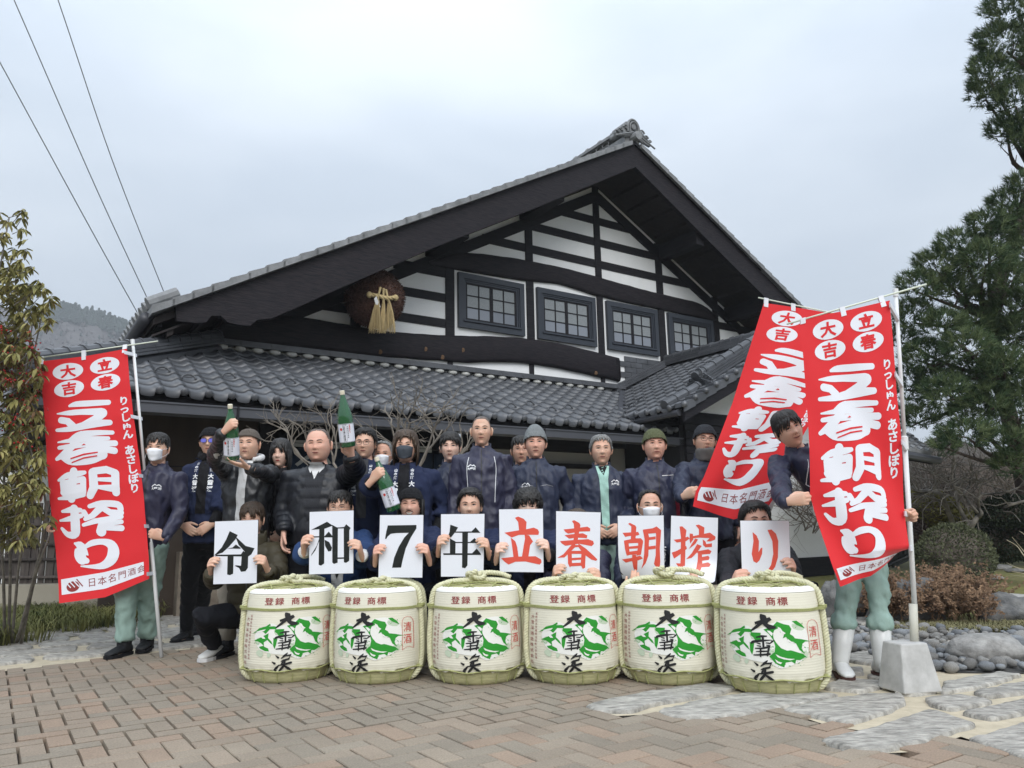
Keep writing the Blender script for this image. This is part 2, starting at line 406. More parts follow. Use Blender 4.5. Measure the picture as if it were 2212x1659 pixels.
near = [[(5, 460), (120, 425), (340, 380), (640, 345), (780, 360), (700, 390), (520, 420), (390, 440), (235, 482), (60, 480)],
 [(370, 485), (560, 430), (800, 395), (1050, 380), (1280, 400), (1200, 425), (1000, 460), (800, 500), (600, 520), (450, 515)],
 [(1000, 478), (1190, 428), (1450, 395), (1600, 400), (1620, 440), (1550, 480), (1420, 520), (1320, 542)],
 [(1190, 630), (1400, 580), (1560, 530), (1740, 475), (1830, 500), (1970, 545), (1850, 590), (1720, 640), (1460, 680), (1330, 668)],
 [(1710, 415), (1900, 400), (2055, 430), (1960, 455), (1840, 472), (1740, 450)],
 [(1900, 492), (2030, 458), (2300, 408), (2320, 480), (2040, 520)],
 [(1930, 620), (2040, 590), (2260, 530), (2400, 700), (2212, 720), (2020, 655)],
 [(1955, 387), (2100, 350), (2300, 325), (2320, 380), (2020, 410)],
 [(1790, 385), (1800, 335), (2100, 285), (2200, 300), (2000, 360), (1830, 388)],
 [(1200, 355), (1300, 312), (1520, 335), (1500, 358), (1400, 385), (1220, 368)],
 [(1560, 390), (1640, 350), (1780, 340), (1770, 385), (1660, 398)], [(1420, 300), (1560, 285), (1620, 320), (1540, 332), (1440, 315)],
 [(1230, 300), (1250, 270), (1400, 262), (1410, 292), (1300, 305)]]
npoly = []
for P in near:
    Q = [zq(*p) for p in P]; npoly.append(Q); stone(Q, parent=path)
# more stones of the same path further back, laid in rough courses
for i in range(-16, 22):
    for j in range(-3, 17):
        c = Vector((-1.0, 5.6, 0)) + FU*(i*.62+(j % 2)*.3) + FV*((j-2)*.40)
        w2, h2 = .62/2-.028, .40/2-.028
        P = [c+FU*a*w2*random.uniform(.8, 1.06)+FV*b*h2*random.uniform(.75, 1.05) for a, b in ((-1, -1), (0, -1.1), (1, -1), (1.05, 0), (1, 1), (0, 1.06), (-1, 1), (-1.05, 0))]
        P = [(p.x, p.y) for p in P]
        if not all(inside(p, sand_poly) for p in P): continue
        if c.x > 3.2+(c.y-5)*.25 or c.y > 9.5: continue
        if c.x > 1.0 and c.y < 4.95: continue
        if any(inside((c.x, c.y), Q) or any(inside(p, Q) for p in P) for Q in npoly): continue
        stone(P, parent=path)

# ------------------------------------------------------------------ the building
bld = tag(empty('brewery_building', FP(4, 3, 0)), 'black timber and white plaster brewery building with big tiled gable roof', 'building')
BW = bld.location.copy()
def bobj(mb, name, mats, smooth=False):
    o = mb.obj(name, mats, bld, smooth)
    o.matrix_parent_inverse = Matrix.Translation(-BW); return o
def fbox(mb, s0, s1, d0, d1, z0, z1):
    mb.hexa([FP(s0, d0, z0), FP(s1, d0, z0), FP(s1, d1, z0), FP(s0, d1, z0), FP(s0, d0, z1), FP(s1, d0, z1), FP(s1, d1, z1), FP(s0, d1, z1)])
def fprism(mb, P, d0, d1): mb.prism([FP(s, d0, z) for s, z in P], FP(0, d1, 0)-FP(0, d0, 0))
AP, SL = 9.02, .5537
DW = 2.42
under = lambda s: 8.26 - SL*abs(s-AP)     # underside of the roof boards
# gable wall
q = MB(); fprism(q, [(.9, 3.4), (17.0, 3.4), (17.0, under(17)), (AP, under(AP)), (.9, under(.9))], DW, DW+.12); bobj(q, 'gable_wall', M_plaster)
def wallbar(name, s0, s1, z0, z1, pr=.02):
    q = MB(); fbox(q, s0, s1, DW-pr, DW+.02, z0, z1); return bobj(q, name, M_wood)
def clip_s(z, up=True):  # s range of the plaster under the rafter at height z
    return AP-(8.0-z)/SL+.0, AP+(8.0-z)/SL
posts = [(3.49, 3.67), (5.31, 5.49), (7.12, 7.29), (8.92, 9.08), (10.69, 10.88), (12.48, 12.66), (14.3, 14.47)]
def beam_z(P, s):
    for (a, za), (b, zb) in zip(P, P[1:]):
        if a <= s <= b: return za+(zb-za)*(s-a)/(b-a)
    return P[0][1] if s < P[0][0] else P[-1][1]
LT = [(.7, 4.10), (1.4, 4.30), (2.2, 4.42), (2.98, 4.41), (3.5, 4.39), (4.1, 4.37), (4.9, 4.41), (5.6, 4.48), (6.3, 4.56), (7.0, 4.61), (7.6, 4.62), (8.3, 4.58), (8.9, 4.53), (9.43, 4.48)]
LB = [(.7, 3.86), (1.4, 3.87), (2.2, 3.88), (3.2, 3.91), (4.0, 3.91), (4.7, 3.94), (5.1, 3.96), (5.7, 3.97), (6.2, 4.05), (6.9, 4.11), (7.5, 4.11), (8.2, 4.07), (8.8, 4.02), (9.43, 3.97)]
UT = [(4.95, 5.78), (5.3, 5.98), (5.6, 6.10), (6.0, 6.14), (6.6, 6.19), (7.3, 6.22), (8.1, 6.22), (8.9, 6.19), (9.8, 6.13), (10.8, 6.10), (12.1, 6.08), (12.6, 5.85)]
UB = [(4.95, 5.72), (5.5, 5.73), (6.2, 5.745), (7.1, 5.77), (7.6, 5.83), (8.05, 5.86), (8.5, 5.79), (9.0, 5.75), (10.0, 5.73), (11.2, 5.72), (12.6, 5.70)]
def curved(name, T, B, d0, d1, mtl):
    n = len(T)*4; ss = np.linspace(T[0][0], T[-1][0], n)
    zt = [beam_z(T, s) for s in ss]; zb = [beam_z(B, s) for s in ss]
    def sm_(z): z = np.array(z); 
    k = np.array([.25, .5, .25])
    def smz(z):
        z = np.array(z)
        for _ in range(3): z[1:-1] = (z[:-2]+2*z[1:-1]+z[2:])/4
        return z
    zt, zb = smz(zt), smz(zb); m_ = MB(); R_ = 10
    for s, a, b in zip(ss, zt, zb):
        c, h = (a+b)/2, (a-b)/2
        for j in range(R_):
            an = 2*math.pi*j/R_; cx, sy = math.cos(an), math.sin(an)
            f = lambda v, p: math.copysign(abs(v)**p, v)
            m_.v.append(tuple(FP(s, (d0+d1)/2+f(cx, .45)*(d1-d0)/2, c+f(sy, .55)*h+mnoise.noise(Vector((s*3, j, 1)))*.012)))
    for i in range(n-1):
        for j in range(R_): m_.f.append((i*R_+j, i*R_+(j+1) % R_, (i+1)*R_+(j+1) % R_, (i+1)*R_+j)); m_.m.append(0)
    m_.f.append(tuple(range(R_))); m_.f.append(tuple((n-1)*R_+j for j in range(R_))); m_.m += [0, 0]
    o = bobj(m_, name, mtl, True); return o
curved('curved_beam', LT, LB, DW-.09, DW+.05, M_woodh)
curved('curved_beam', UT, UB, DW-.07, DW+.05, M_woodh)
# knots and stains on the low beam
for s, z in ((4.86, 4.13), (5.62, 4.20), (4.0, 3.98), (5.2, 4.02), (8.75, 4.08)):
    q = MB(); q.ell(FP(s, DW-.092, z), (.035, .006, .04), 8, 6); o = bobj(q, 'knot', bpy.data.materials.get('knot') or mat('knot', (.12, .065, .03), .7, var=.5, vscale=40))
for (a, b) in posts:
    c = (a+b)/2; top = under(c)
    if a < 4: segs = [(beam_z(LT, c)-.03, top)]
    elif a < 13: segs = [(beam_z(LT, c)-.03 if c < 9.4 else 3.7, beam_z(UB, c)+.03), (beam_z(UT, c)-.03, top)]
    else: segs = [(3.4, top)]
    for z0, z1 in segs:
        if z1-z0 > .05: wallbar('post', a, b, z0, z1, .03)
for c in (3.21, 5.40, 7.20, 9.0): wallbar('stub_post', c-.05, c+.05, 3.7, beam_z(LB, c)+.03, .03)
def seg_nuki(z0, z1, lim=None):
    a, b = AP-(8.03-z1)/SL-.25, AP+(8.03-z1)/SL+.25
    edges = [a]+[e for p in posts for e in p if a < e < b]+[b]
    if len(edges) % 2: edges = edges[:-1]
    for i in range(0, len(edges)-1, 2):
        if lim and (edges[i+1] < lim[0] or edges[i] > lim[1]): continue
        s0, s1 = edges[i], edges[i+1]
        if lim: s0, s1 = max(s0, lim[0]), min(s1, lim[1])
        if s1-s0 > .05: wallbar('cross_beam', s0, s1, z0, z1)
for z0, z1 in ((7.37, 7.54), (6.885, 7.055), (6.395, 6.565)): seg_nuki(z0, z1)
for s0, s1 in ((2.3, 3.49), (3.67, 5.31)):
    wallbar('cross_beam', s0, s1, 4.595, 4.755); wallbar('cross_beam', s0+.6 if s0 < 3 else s0, s1, 5.075, 5.235)
    if s0 > 3: wallbar('cross_beam', s0+.6, s1, 5.545, 5.725)
for z0, z1 in ((4.6, 4.76), (5.08, 5.24), (5.545, 5.715)): wallbar('cross_beam', 12.66, 14.3, z0, z1)
# sloping rafters hiding the wall top
for sg in (-1, 1):
    q = MB(); a = AP; b = AP+sg*8.4
    fprism(q, [(a, 8.15), (b, 8.15-SL*8.4), (b, 8.26-SL*8.4-.32), (a, 8.26-.37)], DW-.04, DW+.01); bobj(q, 'rafter', M_wood)
# windows
for (s0, s1) in ((5.56, 7.03), (7.35, 8.84), (9.15, 10.62), (10.95, 12.41)):
    z0, z1 = 4.64, 5.69
    q = MB()
    for (o, i, dd0, dd1) in ((0, .105, DW-.075, DW-.002), (.105, .135, DW-.055, DW-.004), (.135, .17, DW-.040, DW-.006)):
        A = (s0+o, s1-o, z0+o, z1-o); B = (s0+i, s1-i, z0+i, z1-i)
        fbox(q, A[0], B[0], dd0, dd1, A[2], A[3]); fbox(q, B[1], A[1], dd0, dd1, A[2], A[3])
        fbox(q, B[0], B[1], dd0, dd1, A[2], B[2]); fbox(q, B[0], B[1], dd0, dd1, B[3], A[3])
    fbox(q, s0+.10, s1-.08, DW-.10, DW-.05, z0+.115, z0+.145)
    wnd = bobj(q, 'window', M_frame)
    a0, a1, b0, b1 = s0+.18, s1-.18, z0+.18, z1-.18
    q = MB(); sx = (a1-a0)/4; sz = (b1-b0)/3
    for i in range(5):
        wv = .022 if i in (0, 4) else (.035 if i == 2 else .010)
        fbox(q, a0+i*sx-wv, a0+i*sx+wv, DW-.030, DW-.005, b0, b1)
    for k in range(4):
        wv = .018 if k in (0, 3) else .009
        fbox(q, a0+.022, a1-.022, DW-.028, DW-.007, b0+k*sz-wv, b0+k*sz+wv)
    o = q.obj('sash_bars', M_wood, wnd)
    for i in range(4):
        for k in range(3):
            q = MB(); fbox(q, a0+i*sx+.004, a0+(i+1)*sx-.004, DW-.016, DW-.010, b0+k*sz+.004, b0+(k+1)*sz-.004)
            q.obj('pane', M_pane2 if k == 0 else M_pane, wnd)
# dark lattice tiles patch beside the low beam
for r_ in range(6):
    for c in range(5):
        q = MB(); s0 = 9.46+c*.33+(r_ % 2)*.16; z0 = 3.86+r_*.115
        if z0 > 4.55 or z0 < 3.72+(s0-9.3)*.466-.1: continue
        fbox(q, s0, s0+.32, DW-.03, DW+.01, z0, z0+.108); bobj(q, 'slate_tile', M_tile)

# main roof
BD = 1.2
for sg in (-1, 1):
    q = MB(); e = 8.72
    fprism(q, [(AP, 8.62), (AP+sg*e, 8.62-SL*e), (AP+sg*e, 8.52-SL*e), (AP, 8.52)], BD+.02, 9.0); bobj(q, 'roof_deck', M_soffit)
    q = MB(); fprism(q, [(AP, 8.40), (AP+sg*e, 8.40-SL*e), (AP+sg*e, 8.37-SL*e), (AP, 8.37)], BD+.05, 8.8); bobj(q, 'soffit', M_soffit)
    # battens under the soffit, running with the ridge
    for k in range(21):
        ss = AP+sg*(.5+k*.4); zz = 8.37-SL*abs(ss-AP)
        q = MB(); fprism(q, [(ss-.04, zz+.01+sg*SL*.04), (ss+.04, zz+.01-sg*SL*.04), (ss+.04, zz-.07-sg*SL*.04), (ss-.04, zz-.07+sg*SL*.04)], BD+.08, DW-.02); bobj(q, 'soffit_batten', M_soffit)
    for ds in (1.9, 4.0, 6.0):
        ss = AP+sg*ds; zz = 8.30-SL*ds
        q = MB(); fbox(q, ss-.12, ss+.12, BD+.06, DW+.02, zz-(.34 if sg > 0 else .20), zz); bobj(q, 'purlin', M_wood)
    # barge board with scrolled toe
    top = [(AP, 8.65), (AP+sg*4, 8.65-SL*4+.02), (AP+sg*8.36, 4.02), (AP+sg*8.48, 3.99)]
    bot = [(AP+sg*8.45, 3.77), (AP+sg*8.2, 3.775), (AP+sg*8.08, 3.80), (AP+sg*8.02, 3.90), (AP+sg*7.9, 3.92), (AP+sg*7.8, 3.84), (AP+sg*7.66, 3.82), (AP+sg*7.5, 3.83), (AP+sg*7.4, 3.93), (AP+sg*7.2, 3.98), (AP+sg*6.8, 4.22), (AP+sg*6.3, 4.53), (AP+sg*4.6, 5.55), (AP+sg*2.55, 6.70), (AP, 8.17)]
    q = MB(); fprism(q, top+bot, BD-.05, BD+.05); bobj(q, 'barge_board', M_woodh)
    q = MB(); fprism(q, [(AP, 8.72), (AP+sg*8.46, 4.045), (AP+sg*8.46, 3.995), (AP, 8.645)], BD-.085, BD+.06); bobj(q, 'barge_trim', M_wood)
    # stepped verge tiles
    nT = 36; st = 8.62/nT
    for k in range(nT):
        a, b = AP+sg*(.12+k*st), AP+sg*(.12+(k+1)*st+.03)
        za, zb = 8.70-SL*abs(a-AP)-(k*0)+.10, 8.70-SL*abs(b-AP)+.16
        q = MB(); fprism(q, [(a, za-.055), (b, zb-.085), (b, zb-.20), (a, za-.14)], BD-.14, BD+.25); bobj(q, 'verge_tile', M_tilel)
        if k % 1 == 0 and k > 0:
            pass
# round tile ends down the left eave of the main roof
q = None
for k in range(16):
    d = BD+.05+k*.27; q = MB(); s0, z0 = AP-8.72, 4.02
    q.tube([FP(s0-.08, d, z0-.05), FP(s0+.28, d, z0+.15)], .085, 10); q.tube([FP(s0-.03, d+.135, z0-.07), FP(s0+.3, d+.135, z0+.12)], (.10, .03), 8); bobj(q, 'eave_tile', M_tilel, False)
q = MB()
q.tube([FP(AP-8.80, BD+.12, 3.80), FP(AP-8.80, 6.0, 3.78)], .075, 10); bobj(q, 'gutter', M_metal, True)
q = MB(); fprism(q, [(AP-8.66, 3.95), (AP-8.60, 3.95), (AP-8.60, 3.70), (AP-8.66, 3.70)], BD+.1, 6.5); bobj(q, 'fascia', M_wood)
q = MB(); fprism(q, [(.9, 3.0), (1.0, 3.0), (1.0, 3.85), (.9, 3.80)], DW, 8.8); bobj(q, 'side_wall', M_wood)

# ridge with open work and end ornament
q = MB()
q.tube([FP(AP, BD+.1, 9.09), FP(AP, 8.5, 9.09)], .085, 10)
for k in range(18): q.tube([FP(AP, BD+.5+k*.42, 9.09), FP(AP, BD+.56+k*.42, 9.09)], .105, 10)
for z in (9.015,): fbox(q, AP-.2, AP+.2, BD+.3, 8.5, z-.03, z+.03)
for z in (8.70, 8.78): fbox(q, AP-.2, AP+.2, BD+.0, 8.5, z-.04, z+.04)
bobj(q, 'ridge_cap', M_tilel, False)
q = MB()
for side in (-.15, .15):
    for k in range(26):
        for rz in (8.84, 8.93):
            c = [FP(AP+side, BD+.65+k*.20+.10*math.cos(t), rz+.06*math.sin(t)) for t in np.linspace(0, 2*math.pi, 11)]
            q.tube(c, .012, 4, cap=False)
tag(bobj(q, 'ridge_openwork', M_tilel), kind='stuff')
def ornament(C, U, Vv, sc, mtl, name, parent, disc=None):
    """ridge end ornament: stacked arches, scrolls and a round crest. U across, Vv outward normal"""
    q = MB(); Z = Vector((0, 0, 1))
    pt = lambda a, z, o: C + U*(a*sc) + Z*(z*sc) + Vv*(o*sc)
    def arch(w_, h_, z0, r_, o, n=14):
        P = [pt(w_*math.cos(t), z0+h_*math.sin(t), o) for t in np.linspace(0, math.pi, n)]
        q.tube([pt(w_, z0-.2, o)]+P+[pt(-w_, z0-.2, o)], r_*sc, 8)
    loop = [pt(.30*math.cos(t), .30+.38*math.sin(t), -.02) for t in np.linspace(0, math.pi, 12)]
    q.prism(loop+[pt(-.32, 0, -.02), pt(.32, 0, -.02)], -Vv*(.16*sc))
    arch(.31, .40, .30, .055, .0); arch(.22, .29, .30, .030, .05)
    q.lathe([(.13*sc, 0), (.13*sc, .05*sc), (.10*sc, .07*sc), (0.001, .07*sc)], 16, pt(0, .36, -.01), rot=Vv.to_track_quat('Z', 'Y').to_matrix())
    for sg in (-1, 1):
        for cx, cz, rr in ((.42, .22, .17), (.66, .06, .14), (.86, -.06, .10)):
            sp = [pt(sg*(cx+rr*(1-.11*k)*math.cos(k*.62)), cz+rr*(1-.11*k)*math.sin(k*.62), .02) for k in range(8)]
            q.tube(sp, [.045*sc*(1-.05*k) for k in range(8)], 7)
            q.ell(pt(sg*cx, cz, .02), (.05*sc, .05*sc, .05*sc), 8, 6)
        q.prism([pt(sg*.2, .05, -.03), pt(sg*.45, .30, -.03), pt(sg*.75, .12, -.03), pt(sg*1.0, -.12, -.03), pt(sg*.95, -.22, -.03), pt(sg*.2, -.05, -.03)][::sg], -Vv*(.12*sc))
        q.tube([pt(sg*.08, .10, .08), pt(sg*1.1, -.33, .08)], .035*sc, 8)
    q.prism([pt(-.5, -.10, .0), pt(0, .12, .0), pt(.5, -.10, .0), pt(.5, -.2, .0), pt(0, 0, .0), pt(-.5, -.2, .0)][::-1], -Vv*(.1*sc))
    o = q.obj(name, mtl, parent, smooth=False); return o
o = ornament(FP(AP, BD-.05, 8.86), FU, -FV, .46, M_tilel, 'ridge_ornament', bld); o.matrix_parent_inverse = Matrix.Translation(-BW)
q = MB(); q.tube([FP(AP, BD-.20, 8.80), FP(AP, BD+.3, 8.82)], .085, 10); q.tube([FP(AP-.12, BD+.0, 9.10), FP(AP-.12, BD+.4, 9.08)], .06, 10); q.tube([FP(AP-.2, BD+.0, 8.96), FP(AP-.2, BD+.4, 8.94)], .055, 10); bobj(q, 'ridge_barrel', M_tilel)

# ---- pan tiles
TW, TL = .265, .268
def tile_geo(kind='pan'):
    """local x across, y up the slope, z off the roof (in roof units, scaled by KB)"""
    xs = [0, .04, .09, .135, .17, .19, .212, .235, .255, .268]
    zs = [.020, .006, -.004, -.006, .000, .016, .030, .033, .026, .012]
    k = MB(); n = len(xs); th = .026
    for y, lift in ((-.02, .018), (TL+.02, -.008)):
        for x, z in zip(xs, zs): k.v.append((x*KB, y*KB, (z+lift)*KB))
    for x, z in zip(xs, zs): k.v.append((x*KB, -.02*KB, (z+.018-(th if kind != 'eave' else (.075 if .02 < x < .18 else .03)))*KB))
    for i in range(n-1):
        k.f.append((i, i+1, n+i+1, n+i)); k.f.append((2*n+i, 2*n+i+1, i+1, i)); k.m += [0, 0]
    k.f.append((n, 0, 2*n)); k.f.append((n-1, 2*n-1, 3*n-1)); k.m += [0, 0]
    if kind == 'eave':
        k.ell((.226*KB, -.03*KB, .022*KB), (.048*KB, .03*KB, .050*KB), 12, 8)
    if kind == 'snow':
        for r_, z in ((.085, .03), ):
            k.tube([((.10+r_*math.cos(t))*KB, (.03+.05*math.sin(t*1))*KB, (.02+.055*math.sin(t))*KB) for t in np.linspace(0, math.pi, 8)], .014*KB, 5)
    return k
TM = {}
for kd in ('pan', 'eave', 'snow'):
    me = tile_geo(kd).mesh('tile_'+kd, True); me.materials.append(M_tile2); TM[kd] = me
def tile_face(org, X, Y, ncol, nrow, ok, limit, snow=None, label='roof_tile'):
    """org world point, X unit across, Y unit up the slope"""
    Zn = X.cross(Y).normalized(); rot = Matrix((X, Y, Zn)).transposed(); items = []
    for r_ in range(nrow):
        for c in range(ncol):
            cx, cy = (c+.5)*TW, (r_+.5)*TL
            if not ok(cx, cy): continue
            items.append((r_, c))
    pts = [((org+X*(c*TW*KB)+Y*(r_*TL*KB)), r_, c) for r_, c in items]
    pts.sort(key=lambda t: t[0].length)
    rest = MB()
    for n, (p, r_, c) in enumerate(pts):
        kd = 'eave' if r_ == 0 else ('snow' if snow and snow(r_, c) else 'pan')
        jr = rot @ Matrix.Rotation(random.uniform(-.012, .012), 3, 'Z') @ Matrix.Rotation(random.uniform(-.010, .010), 3, 'X')
        if n < limit:
            o = link({'eave': 'eave_tile', 'pan': 'roof_tile', 'snow': 'snow_guard_tile'}[kd], TM[kd], bld)
            mw = jr.to_4x4(); mw.translation = p; o.matrix_local = Matrix.Translation(-BW) @ mw
        else:
            b = tile_geo(kd); rest.add([jr @ Vector(v) + p for v in b.v], b.f)
    if rest.v:
        o = bobj(rest, 'roof_tile_field', M_tile, True); tag(o, kind='stuff')
# lower roof: eave (d=0,z=2.60) to wall (d=DW,z=3.74)
ZE, ZW = 2.60, 3.76
run = DW+.06; rise = ZW-ZE; Lg = math.hypot(run, rise)
Yf = (FV*run + Vector((0, 0, rise))).normalized()
S0 = -1.06
cosr = run/Lg
def ok_front(x, y):
    d = y*cosr-.06; s = S0+x
    if s < S0+d+.02: return False
    if s > 7.75+.10:   # hidden under the wing: keep the strip in front of the valley
        zv = ZE+d*rise/run
        if d > .45 and 2.86+.503*(s-7.75) < zv+0 : pass
        if s > 7.75 and zv < 2.86+.503*(s-7.75)-.06 and d > -.0 and d > .75: return False
    return s < 11.5 and d < DW+.04
tile_face(FP(S0, -.06, ZE), FU, Yf, 48, 10, ok_front, 265, snow=lambda r_, c: (r_ == 2 and c % 3 == 0) or (r_ == 3 and c % 3 == 2))
# deck under the tiles
q = MB()
q.add([FP(S0, -.02, ZE-.03), FP(12.2, -.02, ZE-.03), FP(12.2, DW, ZW-.04), FP(S0+DW, DW, ZW-.04)], [(0, 1, 2, 3)])
q.add([FP(S0, -.02, ZE-.10), FP(12.2, -.02, ZE-.10), FP(12.2, DW, ZW-.14), FP(S0+DW, DW, ZW-.14)], [(3, 2, 1, 0)])
q.add([FP(S0, -.02, ZE-.03), FP(S0, 9, ZE-.03), FP(S0+DW, 9, ZW-.04), FP(S0+DW, DW, ZW-.04)], [(3, 2, 1, 0)])
bobj(q, 'lower_roof_deck', M_dark)
# left hip slope (faces away to the left)
Xl = -FV; Yl = (FU*run+Vector((0, 0, rise))).normalized()
tile_face(FP(S0-.06, 5.5, ZE), Xl, Yl, 21, 10, lambda x, y: (5.5-x) > (y*cosr-.06)+.05, 0)
# fascia, gutter
q = MB(); fbox(q, S0, 12.2, .03, .07, 2.42, 2.57); bobj(q, 'fascia', M_wood)
for k in range(12):
    a = S0-.1+k*1.13; q = MB(); b = a+1.125
    P = [(-.10, 2.47), (-.10, 2.36), (.0, 2.34), (.02, 2.47)]
    q.hexa([FP(a, -.10, 2.35), FP(b, -.10, 2.35), FP(b, .01, 2.33), FP(a, .01, 2.33), FP(a, -.10, 2.47), FP(b, -.10, 2.47), FP(b, .01, 2.46), FP(a, .01, 2.46)])
    q.hexa([FP(a, -.115, 2.455), FP(b, -.115, 2.455), FP(b, -.10, 2.455), FP(a, -.10, 2.455), FP(a, -.115, 2.475), FP(b, -.115, 2.475), FP(b, -.10, 2.475), FP(a, -.10, 2.475)])
    bobj(q, 'gutter', M_metal)
    q = MB(); fbox(q, b-.012, b+.012, -.125, .02, 2.31, 2.48); bobj(q, 'gutter_clip', M_wood)
# mortar fillets and stepped flashing along the wall
for k in range(38):
    s0 = S0+(k+.02)*TW
    if s0 < S0+DW-.1 or s0 > 9.5: continue
    q = MB(); q.ell(FP(s0+.10, DW-.10, ZW+.005), (.095*KB, .05*KB, .045*KB), 8, 6, rot=rotz(math.atan2(FU.y, FU.x))); bobj(q, 'mortar', M_mortar, True)
for i, (z0, z1, pr) in enumerate(((3.795, 3.832, .16), (3.835, 3.868, .13), (3.871, 3.900, .10))):
    k = 0; s = S0+DW-.15
    while s < 9.45:
        q = MB(); fbox(q, s, min(s+.47, 9.5), DW-pr, DW+.0, z0, z1); bobj(q, 'ridge_course_tile', M_tile); s += .475
# hip ridge
def ridge(A, B, parent_name='hip_ridge', r_=.075, courses=3, wd=.13, step=.25, cap_m=None, drop=0):
    A = Vector(A); B = Vector(B); T = (B-A); Ln = T.length; T.normalize(); side = T.cross(Vector((0, 0, 1))).normalized(); up = side.cross(T).normalized()
    for c in range(courses):
        n_ = max(1, int(Ln/(.5*KB)))
        for k in range(n_):
            a = A+T*(Ln*k/n_); b = A+T*(Ln*(k+1)/n_-.006); w_ = (wd-.015*c)*KB; z0, z1 = (.04+c*.04)*KB, (.04+c*.04+.033)*KB
            q = MB(); q.hexa([a-side*w_+up*z0, b-side*w_+up*z0, b+side*w_+up*z0, a+side*w_+up*z0, a-side*w_+up*z1, b-side*w_+up*z1, b+side*w_+up*z1, a+side*w_+up*z1]); bobj(q, 'ridge_course_tile', M_tile2)
    q = MB(); q.tube([A-up*.05, B-up*.05], wd*.8*KB, 6); bobj(q, 'ridge_bedding', M_tile)
    n_ = int(Ln/(step*KB)); hz = (.04+courses*.04+.01)*KB
    for k in range(n_):
        a = A+T*(Ln*k/n_)+up*hz; b = A+T*(Ln*(k+1)/n_)+up*hz
        q = MB(); q.tube([a, b], r_*KB, 10); q.tube([b-T*.045*KB, b], r_*1.18*KB, 10); bobj(q, 'ridge_tile', M_tile2, False)
hipt = FP(S0+DW+.05, DW-.02, ZW+.03); hipb = FP(S0-.1, -.1, ZE+.03)
ridge(hipb, hipt)

# ---- projecting wing roof on the right
WR, WZ, WE, WEZ, WD = 10.85, 4.42, 7.75, 2.86, -.95
wrun, wrise = WR-WE, WZ-WEZ; wl = math.hypot(wrun, wrise)
Yw = (FU*wrun+Vector((0, 0, wrise))).normalized(); cw = wrun/wl
def ok_wing(x, y):
    d = DW+.0-x; s = WE-.05+y*cw; zw = WEZ+(s-WE)*wrise/wrun
    if d > 0 and ZE+d*rise/run > zw+.03: return False
    return d > WD+.1 and s < WR-.05
tile_face(FP(WE-.05, DW, WEZ-.02), -FV, Yw, 13, 13, ok_wing, 130, snow=lambda r_, c: (r_ in (2, 3) and c % 4 in (2,)))
Yw2 = (-FU*wrun+Vector((0, 0, wrise))).normalized()
tile_face(FP(2*WR-WE+.05, WD, WEZ-.02), FV, Yw2, 13, 13, lambda x, y: True, 0)
q = MB()
for sg in (-1, 1):
    a, b = WR, WR+sg*wrun
    q.add([FP(b, WD+.08, WEZ-.06), FP(a, WD+.08, WZ-.06), FP(a, DW, WZ-.06), FP(b, DW, WEZ-.06)], [(0, 1, 2, 3)])
    q.add([FP(b, WD+.08, WEZ-.16), FP(a, WD+.08, WZ-.16), FP(a, DW, WZ-.16), FP(b, DW, WEZ-.16)], [(0, 1, 2, 3)])
bobj(q, 'wing_roof_deck', M_soffit)
for sg in (-1, 1):
    q = MB(); fprism(q, [(WR, WZ-.04), (WR+sg*(wrun-.05), WEZ-.04), (WR+sg*(wrun-.05), WEZ-.24), (WR, WZ-.36)], WD+.02, WD+.09); bobj(q, 'barge_board', M_wood)
    q = MB(); q.tube([FP(WR+sg*wrun, WD+.1, WEZ-.1), FP(WR+sg*wrun, .6, WEZ-.12)], .05, 8); bobj(q, 'gutter', M_metal)
    # verge tiles: rolls with round ends facing the front
    n_ = 12
    for k in range(n_):
        f0, f1 = k/n_, (k+1)/n_
        sa, sb = WR+sg*wrun*(1-f0), WR+sg*wrun*(1-f1); za, zb = WEZ+wrise*f0, WEZ+wrise*f1
        q = MB(); q.hexa([FP(sa, WD, za-.02), FP(sb, WD, zb-.05), FP(sb, WD+.3, zb-.05), FP(sa, WD+.3, za-.02), FP(sa, WD, za+.05), FP(sb, WD, zb+.01), FP(sb, WD+.3, zb+.01), FP(sa, WD+.3, za+.05)])
        q.hexa([FP(sa, WD-.02, za-.10), FP(sb, WD-.02, zb-.12), FP(sb, WD, zb-.12), FP(sa, WD, za-.10), FP(sa, WD-.02, za+.05), FP(sb, WD-.02, zb+.01), FP(sb, WD, zb+.01), FP(sa, WD, za+.05)])
        q.ell(FP(sa, WD-.02, za+.02), (.055*KB,)*3, 10, 6)
        bobj(q, 'verge_tile', M_tile2)
    ridge(FP(WR+sg*(wrun+.06), WD+.34, WEZ+.0), FP(WR+sg*(wrun-.75), WD+.34, WEZ+.75*wrise/wrun), courses=0, r_=.085)
    ridge(FP(WR+sg*(wrun-.80), WD+.36, WEZ+.82*wrise/wrun), FP(WR+sg*.1, WD+.36, WZ), courses=4, r_=.08, wd=.15)
    o = ornament(FP(WR+sg*(wrun-.76), WD+.33, WEZ+.80*wrise/wrun+.14), -FV*sg, FU*sg, .26, M_tile, 'ridge_ornament', bld); o.matrix_parent_inverse = Matrix.Translation(-BW)
ridge(FP(WR, WD+.2, WZ-.02), FP(WR, DW-.02, WZ-.02), courses=4, r_=.085, wd=.15)
# flashing of the wing on the gable wall
q = MB()
for k, (o, pr) in enumerate(((0, .15), (.05, .12), (.1, .09))):
    fprism(q, [(9.25, 3.72+o), (WR-.1, 3.72+o+(WR-.1-9.25)*.466), (WR-.1, 3.765+o+(WR-.1-9.25)*.466), (9.25, 3.765+o)], DW-pr, DW)
bobj(q, 'wing_flashing', M_tile)
